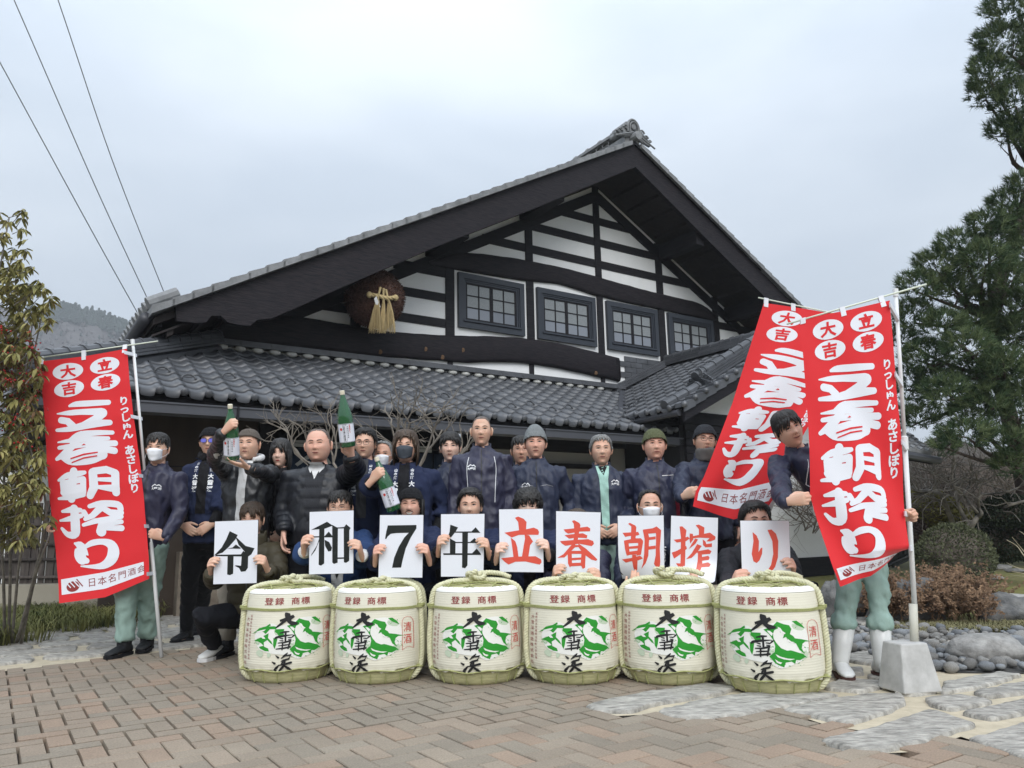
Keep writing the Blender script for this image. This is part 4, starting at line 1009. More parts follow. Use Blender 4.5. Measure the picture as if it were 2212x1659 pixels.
def make_flag(name, label, ctrl, vrows, wave, poleA, poleB, rodA, rodB, tabs_u, tabs_v, ph=0, poletop=True):
    """ctrl rows of world points (left..right) at vrows"""
    root = tag(empty(name, poleA), label, 'banner', 'red upright banners on white poles'); inv = Matrix.Translation(-Vector(poleA))
    nc = len(ctrl[0]); us = np.linspace(0, 1, nc)
    def S(u, v, off=0):
        def pos(u, v):
            v = max(0, min(1, v)); i = 0
            while i < len(vrows)-2 and vrows[i+1] < v: i += 1
            f = (v-vrows[i])/(vrows[i+1]-vrows[i]); uu = max(0, min(1, u))*(nc-1); j = min(nc-2, int(uu)); g_ = uu-j
            a = ctrl[i][j].lerp(ctrl[i][j+1], g_); b = ctrl[i+1][j].lerp(ctrl[i+1][j+1], g_); p = a.lerp(b, f)
            return p + Vector((0, 1, 0))*wave(u, v)
        p = pos(u, v)
        if off:
            a = pos(u+.01, v)-pos(u-.01, v); b = pos(u, v+.005)-pos(u, v-.005); n = b.cross(a).normalized()
            if n.y > 0: n = -n
            p = p+n*off
        return p
    nu, nv = 30, 84; q = MB()
    for i in range(nu+1):
        for j in range(nv+1): q.v.append(tuple(S(i/nu, j/nv)))
    for i in range(nu):
        for j in range(nv): k = i*(nv+1)+j; q.f.append((k, k+1, k+nv+2, k+nv+1)); q.m.append(0)
    def ob(q, n, mtl, sm=False): o = q.obj(n, mtl, root, sm); o.matrix_parent_inverse = inv; return o
    ob(q, 'cloth', M_flag, True)
    def lyr(q, P, off, st=False, mi=None):
        uv = [z1uv(p[0], p[1]) for p in P]
        V, T = poly_tris(uv)
        V = [(u, v*3) for u, v in V]; lay(q, V, T, lambda u, v: S(u, v/3, off), .05, mi)
    k = 0
    for ch, SS in BIG.items():
        q = MB()
        for St in SS:
            V, T = stroke_tris(St, 9); V = [z1uv(*p) for p in V]; V = [(u, v*3) for u, v in V]
            lay(q, V, T, (lambda o_: lambda u, v: S(u, v/3, o_))(.0015+k*.00006), .05); k += 1
        ob(q, 'big_character', M_fwhite, False)
    q = MB()
    for P in GAP: lyr(q, P, .0050)
    tag(ob(q, 'lettering_gap', M_flag), kind='stuff')
    for (cu, cv, ch) in ((.305, .056, '大'), (.305, .131, '吉'), (.727, .056, '立'), (.727, .131, '春')):
        q = MB(); P = [(cu+.172*math.cos(t), (cv+.0355*math.sin(t))*3) for t in np.linspace(0, 2*math.pi, 28, endpoint=False)]
        V, T = poly_tris(P); lay(q, V, T, lambda u, v: S(u, v/3, .002), .05)
        ob(q, 'white_oval', M_fwhite)
        q = MB(); V, T = text_tris(ch, .035); lay(q, [(cu+x*.175, (cv-y*.055)*3) for x, y in V], T, lambda u, v: S(u, v/3, .0034), .05); ob(q, 'oval_lettering', M_flag)
    for i, ch in enumerate('りっしゅん'): 
        q = MB(); V, T = text_tris(ch, .035); lay(q, [(.915+x*.115, (.225+i*.036-y*.040)*3) for x, y in V], T, lambda u, v: S(u, v/3, .002), .05); ob(q, 'kana', M_fwhite)
    for i, ch in enumerate('あさしぼり'):
        q = MB(); V, T = text_tris(ch, .035); lay(q, [(.915+x*.115, (.435+i*.040-y*.042)*3) for x, y in V], T, lambda u, v: S(u, v/3, .002), .05); ob(q, 'kana', M_fwhite)
    q = MB(); V, T = poly_tris([(.035, .905*3), (.94, .905*3), (.94, .968*3), (.035, .968*3)]); lay(q, V, T, lambda u, v: S(u, v/3, .0018), .05); ob(q, 'white_strip', M_fwhite)
    q = MB()
    for i, ch in enumerate('日本名門酒会'):
        V, T = text_tris(ch, .0); lay(q, [(.37+i*.108+x*.098, (.936-y*.036)*3) for x, y in V], T, lambda u, v: S(u, v/3, .0032), .05)
    P = [(.165+.072*math.cos(t), (.941+.021*math.sin(t))*3) for t in np.linspace(0, 2*math.pi, 20, endpoint=False)]
    V, T = poly_tris(P); lay(q, V, T, lambda u, v: S(u, v/3, .0030), .05)
    V, T = stroke_tris([(.21, .915*3, .012), (.27, .945*3, .012)], 4); lay(q, V, T, lambda u, v: S(u, v/3, .0030), .05)
    tag(ob(q, 'strip_lettering', M_red), kind='stuff')
    q = MB()
    for dx in (-.045, 0, .045):
        V, T = stroke_tris([(.12+dx, .914*3, .012), (.185+dx, .944*3, .012)], 4); lay(q, V, T, lambda u, v: S(u, v/3, .0044), .05)
    tag(ob(q, 'strip_stripe', M_fwhite), kind='stuff')
    # pole, rod, tabs
    A, B = Vector(poleA), Vector(poleB); J = A.lerp(B, .52)
    q = MB(); q.tube([A, J], .0145, 12); ob(q, 'pole', M_pole, True)
    q = MB(); q.tube([J, B], .0115, 12); ob(q, 'pole', M_pole, True)
    q = MB(); T_ = (B-A).normalized(); q.tube([J-T_*.05, J-T_*.045, J+T_*.03, J+T_*.035], [.016, .020, .020, .014], 12); ob(q, 'pole_joint', M_pole)
    q = MB(); q.tube([B-T_*.02, B+T_*.03], .016, 10); ob(q, 'pole_cap', M_pole)
    q = MB(); q.tube([Vector(rodA), Vector(rodB)], .0055, 8); ob(q, 'top_rod', mat('pale_green_rod', (.66, .70, .58), .4), True)
    for u in tabs_u:
        p = S(u, 0); q = MB(); rr = (Vector(rodB)-Vector(rodA)); t = (p-Vector(rodA)).dot(rr)/rr.dot(rr); pr = Vector(rodA)+rr*t; ud = rr.normalized()*.016
        q.hexa([p-ud+Vector((0, -.004, -.03)), p+ud+Vector((0, -.004, -.03)), p+ud+Vector((0, .003, -.03)), p-ud+Vector((0, .003, -.03)), pr-ud+Vector((0, -.009, .008)), pr+ud+Vector((0, -.009, .008)), pr+ud+Vector((0, .008, .008)), pr-ud+Vector((0, .008, .008))]); ob(q, 'tab', M_fwhite)
    for v in tabs_v:
        p = S(1, v); AB = B-A; t = (p-A).dot(AB)/AB.dot(AB); c = A+AB*t; dn = AB.normalized()*.014; sd_ = (c-p).normalized() if (c-p).length > .01 else Vector((1, 0, 0))
        q = MB(); e = c+sd_*.022; p2 = p-sd_*.03
        q.hexa([p2-dn+Vector((0, -.012, 0)), e-dn+Vector((0, -.02, 0)), e-dn+Vector((0, .02, 0)), p2-dn+Vector((0, .004, 0)), p2+dn+Vector((0, -.012, 0)), e+dn+Vector((0, -.02, 0)), e+dn+Vector((0, .02, 0)), p2+dn+Vector((0, .004, 0))]); ob(q, 'tab', M_fwhite)
    return root, S
Y1 = 6.02
def row(pts, Y): return [on_y(x, y, Y) for x, y in pts]
w1 = lambda u, v: .012*math.sin(v*9+u*3)+.018*math.sin(u*5+v*4)*v+.006*math.sin(v*43)*0+.004*abs(math.sin(v*math.pi*7))
c1 = [row([(84, 781), (180, 769), (274, 753)], Y1), row([(104, 1040), (200, 1020), (300, 1002)], Y1), row([(123, 1240), (225, 1222), (321, 1200)], Y1), row([(129, 1303), (228, 1290), (322, 1250)], Y1)]
pb = on_z(349, 1420)
make_flag('banner', 'tall red banner on a white pole held by the masked man at the left', c1, [0, .5, .88, 1], w1, pb, on_y(287, 741, pb.y-.02), on_y(78, 774, Y1), on_y(341, 737, Y1+.03), (.03, .5, .97), (.02, .30, .55, .76, .975))
Y2 = 4.40
w2 = lambda u, v: (.022*math.sin(u*7-v*7)*min(1, v*2)+.012*math.sin(u*13-v*16)*max(0, .9-abs(v-.6)))*(.6+.4*v)+.05*(1-u)*max(0, v-.9)*5
c2 = [row([(1728, 690), (1822, 672), (1922, 649)], Y2), row([(1744, 900), (1845, 880), (1937, 860)], Y2), row([(1753, 1068), (1860, 1045), (1952, 1035)], Y2), row([(1792, 1205), (1880, 1190), (1967, 1185)], Y2),
      [on_y(1799, 1228, Y2), on_y(1890, 1207, Y2+.01), on_y(1950, 1190, Y2+.10)], [on_y(1817, 1268, Y2), on_y(1884, 1245, Y2+.02), on_y(1945, 1186, Y2+.16)]]
pb2 = on_z(1986, 1470); pbt = pb2 + Vector((0, 0, .30))
pbt = on_y(1977, 1330, pb2.y)
make_flag('banner', 'red banner on a pole in a concrete block, held by the leaning man', c2, [0, .35, .62, .86, .90, 1], w2, pbt, on_y(1935, 634, pb2.y+.0), on_y(1700, 700, Y2), on_y(2001, 614, Y2+.02), (.03, .5, .93), (.02, .27, .50, .74, .86))
Y3 = 5.45
w3 = lambda u, v: .016*math.sin(u*8+v*5)*min(1, v*2)+.02*math.sin(u*16+v*9)*max(0, v-.6)
c3 = [row([(1650, 654), (1745, 668), (1836, 684)], Y3), row([(1583, 870), (1680, 875), (1768, 880)], Y3), row([(1520, 1030), (1610, 1022), (1708, 985)], Y3), row([(1502, 1062), (1590, 1075), (1682, 1058)], Y3), row([(1496, 1094), (1585, 1122), (1658, 1098)], Y3)]
make_flag('banner', 'tilted red banner half hidden behind the right one, held by a man in neck warmer', c3, [0, .45, .85, .93, 1], w3, on_y(1655, 1120, Y3+.02), on_y(1826, 694, Y3), on_y(1638, 643, Y3), on_y(1866, 690, Y3), (.02, .33, .97), (.35, .88))
# concrete base of the right banner
pc = on_z(1986, 1498); ang = R(12)
fb = tag(empty('concrete_block', (pc.x, pc.y+.10, 0), ang), 'tapered pale concrete block with a tube holding the right banner pole', 'banner base')
q = MB(); q.box((0, 0, .125), (.235, .215, .25), taper=.70); bevelled(q.obj('block', M_conc, fb), .008)
q = MB(); tp = on_y(1977, 1305, pc.y+.10)-fb.location; tp.rotate(Matrix.Rotation(-ang, 3, 'Z')); q.tube([(tp.x*.75, 0, .23), (tp.x, 0, tp.z)], .0225, 12); q.obj('socket_tube', mat('yellowed_plastic', (.52, .51, .44), .5, var=.1, vscale=9), fb, True)

# ------------------------------------------------------------------ cards with one character each
def card(label, cD, Y, polys, origin, corners, mtl, bend=0, dz=0, yaw=0):
    """cD: image corners TL,TR,BR,BL ; polys traced inside 'corners' (TL,TR,BR,BL)"""
    P = [on_y(x, y, Y+(yaw if i in (1, 2) else -yaw)) for i, (x, y) in enumerate(cD)]
    C = sum(P, Vector())/4; root = tag(empty('character_card', C), label, 'card', 'white cards with one large character each'); inv = Matrix.Translation(-C)
    def S(u, v, off=0):
        p = P[0].lerp(P[1], u).lerp(P[3].lerp(P[2], u), v)
        if bend: p = p+Vector((0, 1, 0))*bend*(max(0, v-.55)**2)*4*(((1-u) if bend > 0 else u)) + Vector(((abs(bend)*.9)*(1 if bend > 0 else -1)*(max(0, v-.55)**2)*2.0*((1-u) if bend > 0 else u), 0, 0))
        return p-Vector((0, off, 0))
    def grid(q, u0, u1, v0, v1, off, n=8):
        b = len(q.v)
        for i in range(n+1):
            for j in range(n+1): q.v.append(tuple(S(u0+(u1-u0)*i/n, v0+(v1-v0)*j/n, off)))
        for i in range(n):
            for j in range(n): k = b+i*(n+1)+j; q.f.append((k, k+1, k+n+2, k+n+1)); q.m.append(q.mi)
    q = MB(); grid(q, 0, 1, 0, 1, 0); o = q.obj('board', M_cedge, root, True); o.matrix_parent_inverse = inv; s_ = o.modifiers.new('s', 'SOLIDIFY'); s_.thickness = .006; s_.offset = 0
    q = MB(); grid(q, .006, .994, .005, .995, .0042); o = q.obj('paper', M_card, root, True); o.matrix_parent_inverse = inv
    A = np.array([[corners[1][0]-corners[0][0], corners[3][0]-corners[0][0]], [corners[1][1]-corners[0][1], corners[3][1]-corners[0][1]]]); Ai = np.linalg.inv(A)
    q = MB()
    for k, pl in enumerate(polys):
        uv = [tuple(Ai @ (np.array(p)-np.array(corners[0]))) for p in pl]
        V, T = poly_tris(uv); lay(q, V, T, (lambda o_: lambda u, v: S(u, v, o_))(.0052+k*.00007), .12)
    o = q.obj('character', mtl, root); o.matrix_parent_inverse = inv
    return P
zA = lambda x, y: ((700+.36166*x)/1.8228, (1900+.36166*y)/1.8228)
zB = lambda x, y: ((1400+.36166*x)/1.8228, (1900+.36166*y)/1.8228)
zC = lambda x, y: ((2100+.36166*x)/1.8228, (1900+.36166*y)/1.8228)
zD = lambda x, y: ((2700+.36166*x)/1.8228, (1900+.36166*y)/1.8228)
CARDS = [
 ('white card with the black character 令, held by the squatting person at the left end', zA, [(405, 422), (880, 403), (863, 1097), (386, 1110)], 5.42, 'k', 0,
  [[(568, 530), (655, 572), (630, 620), (560, 700), (490, 765), (400, 795), (480, 710), (530, 620)], [(630, 590), (655, 610), (740, 690), (838, 715), (800, 785), (770, 795), (720, 740), (665, 680)], [(540, 720), (600, 708), (635, 675), (690, 715), (680, 722)],
   [(405, 805), (420, 788), (690, 782), (715, 745), (790, 790), (768, 805), (430, 803)], [(698, 800), (768, 800), (765, 925), (740, 962), (690, 970), (670, 930), (620, 905), (640, 900), (690, 905)], [(545, 800), (610, 800), (605, 990), (570, 1007), (540, 1000)]]),
 ('white card with the black character 和, held in front of the man in thin glasses', zA, [(1435, 318), (1918, 300), (1915, 990), (1428, 1003)], 5.20, 'k', 0,
  [[(1627, 428), (1690, 470), (1600, 505), (1455, 517), (1555, 465)], [(1455, 588), (1600, 585), (1645, 535), (1690, 590), (1690, 598), (1455, 600)], [(1542, 500), (1598, 500), (1595, 880), (1560, 905), (1535, 895)], [(1545, 600), (1540, 640), (1500, 740), (1450, 805), (1460, 780), (1515, 690)], [(1600, 625), (1650, 650), (1680, 710), (1670, 745), (1640, 752), (1605, 690)],
   [(1683, 462), (1745, 495), (1740, 870), (1700, 885), (1683, 870)], [(1808, 490), (1835, 455), (1882, 495), (1868, 520), (1865, 850), (1830, 872), (1808, 865)], [(1690, 475), (1740, 490), (1810, 485), (1808, 500), (1740, 502)], [(1740, 815), (1810, 813), (1810, 828), (1740, 830)]]),
 ('white card with a black numeral 7, held under the grinning man in a black beanie', zB, [(265, 352), (742, 350), (730, 1038), (247, 1036)], 5.14, 'k', 0,
  [[(352, 468), (663, 463), (663, 500), (600, 600), (545, 720), (510, 850), (495, 925), (397, 928), (420, 820), (470, 700), (530, 600), (580, 548), (440, 552), (385, 560), (350, 590), (335, 618), (322, 615), (335, 540)]]),
 ('white card with the black character 年, held under the man with swept back hair', zB, [(928, 342), (1407, 338), (1395, 1027), (928, 1027)], 5.14, 'k', 0,
  [[(1033, 460), (1118, 490), (1095, 530), (1050, 590), (990, 640), (1000, 615), (1025, 540)], [(1080, 535), (1265, 533), (1310, 488), (1363, 548), (1080, 548)], [(1030, 610), (1095, 648), (1250, 648), (1300, 605), (1345, 655), (1345, 660), (1030, 660)], [(1030, 612), (1092, 645), (1090, 780), (1030, 780)], [(955, 772), (1275, 770), (1325, 718), (1372, 775), (1372, 788), (960, 790)], [(1165, 540), (1227, 540), (1225, 900), (1200, 932), (1165, 925)]]),
 ('white card with the red character 立, held under the man with curly black hair', zB, [(1560, 290), (2042, 283), (2050, 980), (1568, 975)], 5.12, 'r', 0,
  [[(1735, 385), (1770, 370), (1830, 395), (1862, 430), (1855, 520), (1845, 560), (1782, 560), (1780, 520), (1770, 430)], [(1620, 548), (1780, 520), (1860, 508), (1940, 490), (1985, 510), (1998, 540), (1990, 568), (1900, 568), (1780, 570), (1700, 600)], [(1690, 600), (1740, 640), (1760, 700), (1775, 810), (1720, 815), (1705, 700)], [(1840, 565), (1890, 575), (1932, 640), (1900, 680), (1880, 815), (1810, 815), (1830, 690), (1845, 610)], [(1585, 825), (1740, 805), (1960, 797), (2020, 830), (2025, 860), (2005, 885), (1850, 855), (1740, 860), (1665, 892), (1620, 860)]]),
 ('white card with the red character 春, hiding the face of its holder', zC, [(245, 308), (735, 322), (722, 1038), (245, 1012)], 5.10, 'r', 0,
  [[(420, 420), (445, 410), (500, 440), (515, 465), (500, 540), (480, 660), (430, 670), (450, 560), (440, 450)], [(330, 512), (440, 500), (590, 480), (622, 500), (620, 530), (500, 535), (380, 558), (350, 540)], [(340, 575), (450, 560), (540, 552), (590, 575), (585, 605), (470, 600), (390, 612)], [(290, 640), (450, 625), (600, 615), (655, 635), (665, 665), (640, 690), (500, 665), (350, 690), (310, 665)],
   [(440, 655), (470, 690), (400, 760), (340, 815), (260, 822), (330, 780), (390, 710)], [(490, 660), (580, 720), (650, 780), (705, 830), (690, 845), (640, 835), (560, 780), (500, 710)], [(375, 745), (420, 750), (425, 900), (400, 920), (380, 880)], [(380, 745), (540, 740), (575, 755), (545, 775), (420, 775)], [(530, 745), (575, 750), (570, 920), (545, 935), (520, 890)], [(420, 820), (530, 812), (530, 835), (420, 845)], [(410, 875), (530, 868), (530, 900), (410, 910)], [(440, 680), (510, 680), (500, 700), (440, 705)]]),
 ('white card with the red character 朝, lower left corner curling, left of the masked holder', zC, [(915, 360), (1420, 355), (1430, 1050), (925, 1060)], 5.08, 'r', .10,
  [[(1030, 450), (1050, 440), (1110, 470), (1120, 490), (1110, 640), (1060, 640), (1065, 480)], [(970, 550), (1060, 545), (1140, 540), (1155, 570), (1130, 580), (1040, 585), (1000, 595)], [(985, 635), (1035, 650), (1050, 790), (1015, 800), (995, 720)], [(985, 635), (1100, 610), (1170, 610), (1195, 640), (1150, 660), (1030, 665)], [(1140, 625), (1195, 645), (1170, 790), (1120, 800), (1140, 700)], [(1040, 700), (1140, 690), (1140, 720), (1040, 725)], [(1045, 755), (1130, 745), (1130, 785), (1045, 790)],
   [(960, 840), (1060, 825), (1160, 800), (1190, 830), (1140, 850), (1060, 860), (1000, 875)], [(1075, 790), (1115, 790), (1130, 860), (1120, 950), (1100, 978), (1080, 940), (1070, 860)], [(1190, 520), (1240, 530), (1260, 600), (1250, 800), (1220, 880), (1165, 945), (1190, 880), (1205, 780), (1210, 620)], [(1190, 515), (1300, 500), (1340, 480), (1388, 520), (1370, 550), (1250, 560)], [(1330, 490), (1390, 520), (1375, 720), (1380, 860), (1375, 910), (1350, 955), (1310, 890), (1330, 800), (1335, 600)], [(1250, 600), (1330, 590), (1330, 620), (1250, 630)], [(1250, 700), (1330, 690), (1330, 725), (1250, 735)]]),
 ('white card with the red character 搾, lower right corner curling, by the white masked holder', zC, [(1497, 358), (2012, 382), (2000, 1085), (1480, 1052)], 5.05, 'r', -.10,
  [[(1590, 480), (1620, 478), (1665, 520), (1655, 600), (1650, 900), (1620, 955), (1590, 930), (1550, 880), (1600, 880), (1605, 600)], [(1525, 625), (1600, 615), (1680, 590), (1700, 610), (1660, 640), (1560, 655)], [(1505, 765), (1560, 745), (1660, 690), (1670, 720), (1600, 780), (1530, 830)], [(1765, 465), (1800, 458), (1860, 490), (1855, 575), (1800, 590), (1800, 510)], [(1700, 555), (1735, 560), (1740, 620), (1705, 665), (1698, 620)], [(1710, 590), (1800, 570), (1920, 545), (1980, 590), (1975, 620), (1930, 640), (1880, 640), (1915, 605), (1800, 600), (1720, 610)],
   [(1760, 610), (1790, 620), (1760, 670), (1690, 725), (1720, 670)], [(1840, 620), (1870, 640), (1880, 670), (1940, 660), (1940, 700), (1870, 705), (1845, 680)], [(1780, 670), (1830, 690), (1780, 760), (1720, 820), (1660, 835), (1720, 770)], [(1770, 750), (1900, 725), (1935, 745), (1920, 775), (1800, 785)], [(1790, 760), (1830, 760), (1840, 900), (1800, 1005), (1770, 960), (1785, 860)], [(1830, 810), (1900, 795), (1915, 815), (1905, 840), (1830, 850)], [(1830, 880), (1900, 865), (1930, 885), (1915, 912), (1830, 918)]]),
 ('white card with the red character り, held by the rightmost man of the front row', zD, [(588, 412), (1125, 412), (1150, 1105), (612, 1105)], 4.74, 'r', 0,
  [[(725, 540), (770, 580), (795, 640), (790, 760), (815, 715), (832, 712), (828, 780), (800, 850), (770, 878), (735, 860), (715, 780), (735, 640)], [(888, 518), (930, 512), (980, 560), (1005, 640), (1000, 820), (970, 920), (910, 1000), (850, 1038), (832, 1038), (870, 990), (925, 900), (950, 780), (940, 640)]])]
CP = []
for lb, zf, cs, Y, cc, bd, pl in CARDS:
    CP.append(card(lb, [zf(*c) for c in cs], Y, pl, None, cs, M_cblk if cc == 'k' else M_cred, bd))

# ------------------------------------------------------------------ bottles
def make_bottle():
    root = empty('sake_bottle')
    q = MB(); q.lathe([(.047, 0), (.0525, .008), (.0525, .20), (.050, .225), (.042, .262), (.030, .305), (.019, .345), (.0150, .362), (.0150, .372)], 28); q.obj('glass', M_glass, root, True)
    q = MB(); q.lathe([(.0165, .366), (.0172, .370), (.0172, .392), (.0150, .396)], 20); q.obj('cap', M_cap, root)
    q = MB(); A = np.linspace(-R(100), R(100), 25)
    for a in A: q.v += [tuple(sph(a, .0533, .035)), tuple(sph(a, .0533, .165))]
    for i in range(24): q.f.append((i*2, i*2+2, i*2+3, i*2+1)); q.m.append(0)
    q.obj('label', M_label, root, True)
    def LS(off): return lambda x, y: sph(x/.0545, .0545+off, y)
    q = MB()
    for i, ch in enumerate('令和七年二月三日'): V, T = text_tris(ch, .03); lay(q, [(-.006+x*.014, .142-i*.0125+y*.0125) for x, y in V], T, LS(0), .01)
    for ch, i in (('日', -1), ('本', 0), ('酒', 1)): V, T = text_tris(ch); lay(q, [(i*.01-.003+x*.008, .159+y*.008) for x, y in V], T, LS(0), .01)
    for i, ch in enumerate('大雪渓純米吟醸'): V, T = text_tris(ch, .02); lay(q, [(.019+x*.009, .145-i*.0125+y*.009) for x, y in V], T, LS(0), .01)
    for a, b in (((-.016, .152), (.009, .152)), ((.009, .152), (.009, .044)), ((.009, .044), (-.016, .044)), ((-.016, .044), (-.016, .152))): V, T = stroke_tris([(a[0], a[1], .0012), (b[0], b[1], .0012)], 4); lay(q, V, T, LS(0), .01)
    tag(q.obj('label_lettering', M_black, root), kind='stuff')
    q = MB(); P = [(-.030+.010*math.cos(t), .128+.010*math.sin(t)) for t in np.linspace(0, 2*math.pi, 16, endpoint=False)]; V, T = poly_tris(P); lay(q, V, T, LS(0), .01)
    for i, ch in enumerate('立春朝搾り'): V, T = text_tris(ch, .03); lay(q, [(.033+x*.011, .152-i*.012+y*.011) for x, y in V], T, LS(0), .01)
    tag(q.obj('label_stamp', M_redl, root), kind='stuff')
    q = MB()
    for z in (.038, .162): V, T = stroke_tris([(-.09, z, .0016), (0, z, .0016), (.09, z, .0016)], 4); lay(q, V, T, LS(.0), .01)
    tag(q.obj('label_border', M_black, root), kind='stuff')
    return root
bot0 = make_bottle(); BOT = []
for i, (bx, by, tx, ty, Y, rz, lb) in enumerate([(501, 993, 510, 888, 5.42, 4, 'green sake bottle with white label raised by the man in a brown cap'), (752, 965, 745, 853, 5.36, 4, 'green sake bottle held highest, beside the stocky man in a black puffer jacket'), (852, 1103, 820, 1004, 5.45, 8, 'green sake bottle tilted to the left in front of the grey masked man')]):
    o = bot0 if i == 0 else copy_tree(bot0)
    a = on_y(bx, by, Y); b = on_y(tx, ty, Y+.0); dv = b-a; Lr = dv.length; 
    if Lr < .396: dy = math.sqrt(.396**2-Lr**2); b = b+Vector((0, dy*(-.6 if i < 2 else -.2), 0)); dv = b-a
    zq_ = dv.normalized(); xq = Vector((1, 0, 0)); xq = (xq-zq_*xq.dot(zq_)).normalized(); yq = zq_.cross(xq)
    mw = Matrix((xq, yq, zq_)).transposed() @ rotz(R(rz)); mw = mw.to_4x4() @ Matrix.Scale(max(.9, Lr/.396) if Lr > .396 else 1, 4); mw.translation = a; o.matrix_world = mw
    tag(o, lb, 'bottle', 'green sake bottles held up'); BOT.append((a, b))
    o.rotation_mode = 'XYZ'

# ------------------------------------------------------------------ cedar ball with its rope
cb = FP(3.70, 1.90, 4.76)
ball = tag(empty('cedar_ball', cb), 'large round brown cedar ball hanging under the gable at the left', 'cedar ball')
q = MB(); rb = .452
q.ell((0, 0, 0), (rb*.97,)*3, 40, 28, f=lambda p: p*(1+.03*mnoise.noise(p*14)+.02*mnoise.noise(p*40)))
M_ced = mat('brown_cedar_tips', (.055, .028, .021), .95, col2=(.17, .088, .066), vscale=26, bump=1.0, bscale=60, dist=.03)
q.obj('core', M_ced, ball, True)
q = MB()
for i in range(5200):
    z = 1-2*(i+.5)/5200; t = i*2.39996; r_ = math.sqrt(1-z*z); n = Vector((r_*math.cos(t), r_*math.sin(t), z)); n2 = (n+Vector((random.gauss(0, .35), random.gauss(0, .35), random.gauss(0, .35)))).normalized()
    s_ = n.orthogonal().normalized(); s_.rotate(Matrix.Rotation(random.random()*6.28, 3, n)); b = n*rb*.955*(1+.03*mnoise.noise(n*5)); l = random.uniform(.02, .05)
    q.add([b-s_*.007, b+s_*.007, b+n2*l+s_*.003, b+n2*l-s_*.003], [(0, 1, 2, 3)])
tag(q.obj('cedar_tips', M_ced, ball), kind='stuff')
q = MB()
for dx in (-.035, .035): q.tube([(dx, 0, rb-.02), (dx, 0, rb+.10), (dx*.6, 0, rb+.13)], .006, 6)
q.obj('hanger', M_metal, ball)
z5 = lambda x, y: (740.6+.0744*x, 576+.0744*y)
def on_ball(x, y, off=.04):
    r_ = ray(*z5(x, y)).normalized(); oc = O-cb; b = r_.dot(oc); c = oc.dot(oc)-(rb+off)**2; disc = b*b-c
    return O+r_*(-b-math.sqrt(disc)) if disc > 0 else O+r_*(-b)
M_hemp = mat('hemp_straw', (.46, .36, .19), .9, var=.25, vscale=30, stretch=(1, 1, .2), bump=.5, bscale=90)
sr = tag(empty('straw_rope_charm', on_ball(1100, 900)), 'pale straw rope with three tassels and folded white paper on the cedar ball', 'rope charm'); sinv = Matrix.Translation(-sr.location)
q = MB(); pts = [on_ball(x, y, .035) for x, y in ((800, 820), (1000, 850), (1180, 900), (1350, 915), (1500, 900))]
rope_mesh(q, catmull(pts, 4), .033, pitch=.20); o = q.obj('rope', M_hemp, sr, True); o.matrix_parent_inverse = sinv
for (x, y) in ((770, 815), (1530, 905)):
    q = MB(); c = on_ball(x, y, .035); q.ell(c, (.045, .045, .05), 9, 6); o = q.obj('rope_end', M_hemp, sr); o.matrix_parent_inverse = sinv
for (tx, ty, mx, my, bx0, bx1) in ((1085, 620, 1010, 960, 740, 1100), (1180, 655, 1180, 1080, 1060, 1240), (1250, 685, 1345, 1050, 1230, 1530)):
    q = MB(); P = [on_ball(tx, ty, .02), on_ball((tx+mx)/2, (ty+my)/2, .05), on_ball(mx, my, .04)]; q.tube(P, [.020, .014, .022], 7); q.ell(P[0], (.024, .024, .018), 8, 5)
    top = P[-1]
    for k in range(110):
        f = random.random(); g_ = random.gauss(0, 1)
        e = on_y(*z5(bx0+(bx1-bx0)*f, 1800+random.uniform(-60, 150)), top.y+random.uniform(-.05, .06)); mdd = top.lerp(e, .45)+Vector(((f-.5)*.03, 0, .02)); s0 = top+Vector(((f-.5)*.04, random.uniform(-.015, .015), 0))
        q.tube([s0, mdd, e], [.0035, .003, .0022], 3, cap=False)
    o = q.obj('tassel', M_hemp, sr); o.matrix_parent_inverse = sinv
for P in ([(905, 935), (975, 860), (1000, 930), (930, 1000)], [(920, 1010), (1000, 940), (1040, 1010), (960, 1080)], [(945, 1080), (1040, 1020), (1100, 1180), (1030, 1165)]):
    q = MB(); W = [on_ball(x, y, .075) for x, y in P]; q.prism(W, (0, -.003, 0)); o = q.obj('paper_streamer', M_white, sr); o.matrix_parent_inverse = sinv
for o in [x for x in COL.objects if x.name.startswith('sake_barrel')]: o.scale = (.972, .972, .90)
# ------------------------------------------------------------------ vegetation, rocks, fence, hill, wires
M_needle = random_tint(mat('pine_needles', (.028, .055, .026), .75, col2=(.065, .105, .042), vscale=1.6, spec=.25), .1)
M_needle2 = mat('pine_needles_light', (.055, .085, .034), .75, col2=(.11, .14, .06), vscale=2.2, spec=.25)
M_bark = mat('pine_bark', (.035, .025, .021), .95, col2=(.09, .065, .055), vscale=12, bump=1, bscale=20, dist=.02)
M_bark2 = mat('grey_bark', (.10, .09, .078), .9, col2=(.22, .20, .17), vscale=9, bump=.6, bscale=40)
M_twig = mat('pale_twig', (.20, .175, .145), .85, var=.25, vscale=8)
M_twigd = mat('brown_twig', (.085, .065, .055), .9, col2=(.17, .145, .12), vscale=1.5)
M_leafg = mat('olive_leaf', (.14, .145, .045), .6, col2=(.31, .27, .10), vscale=7, spec=.35)
M_leafr = mat('reddish_leaf', (.12, .04, .028), .6, col2=(.13, .085, .03), vscale=7, spec=.35)
M_berry = mat('red_berry', (.35, .02, .02), .3)
M_bush = mat('clipped_bush_leaf', (.045, .055, .026), .8, col2=(.12, .13, .065), vscale=11)
M_bushd = mat('dark_shrub_leaf', (.014, .024, .014), .8, col2=(.04, .055, .028), vscale=6)
M_bushy = mat('yellow_green_leaf', (.10, .095, .02), .8, col2=(.20, .18, .05), vscale=4)
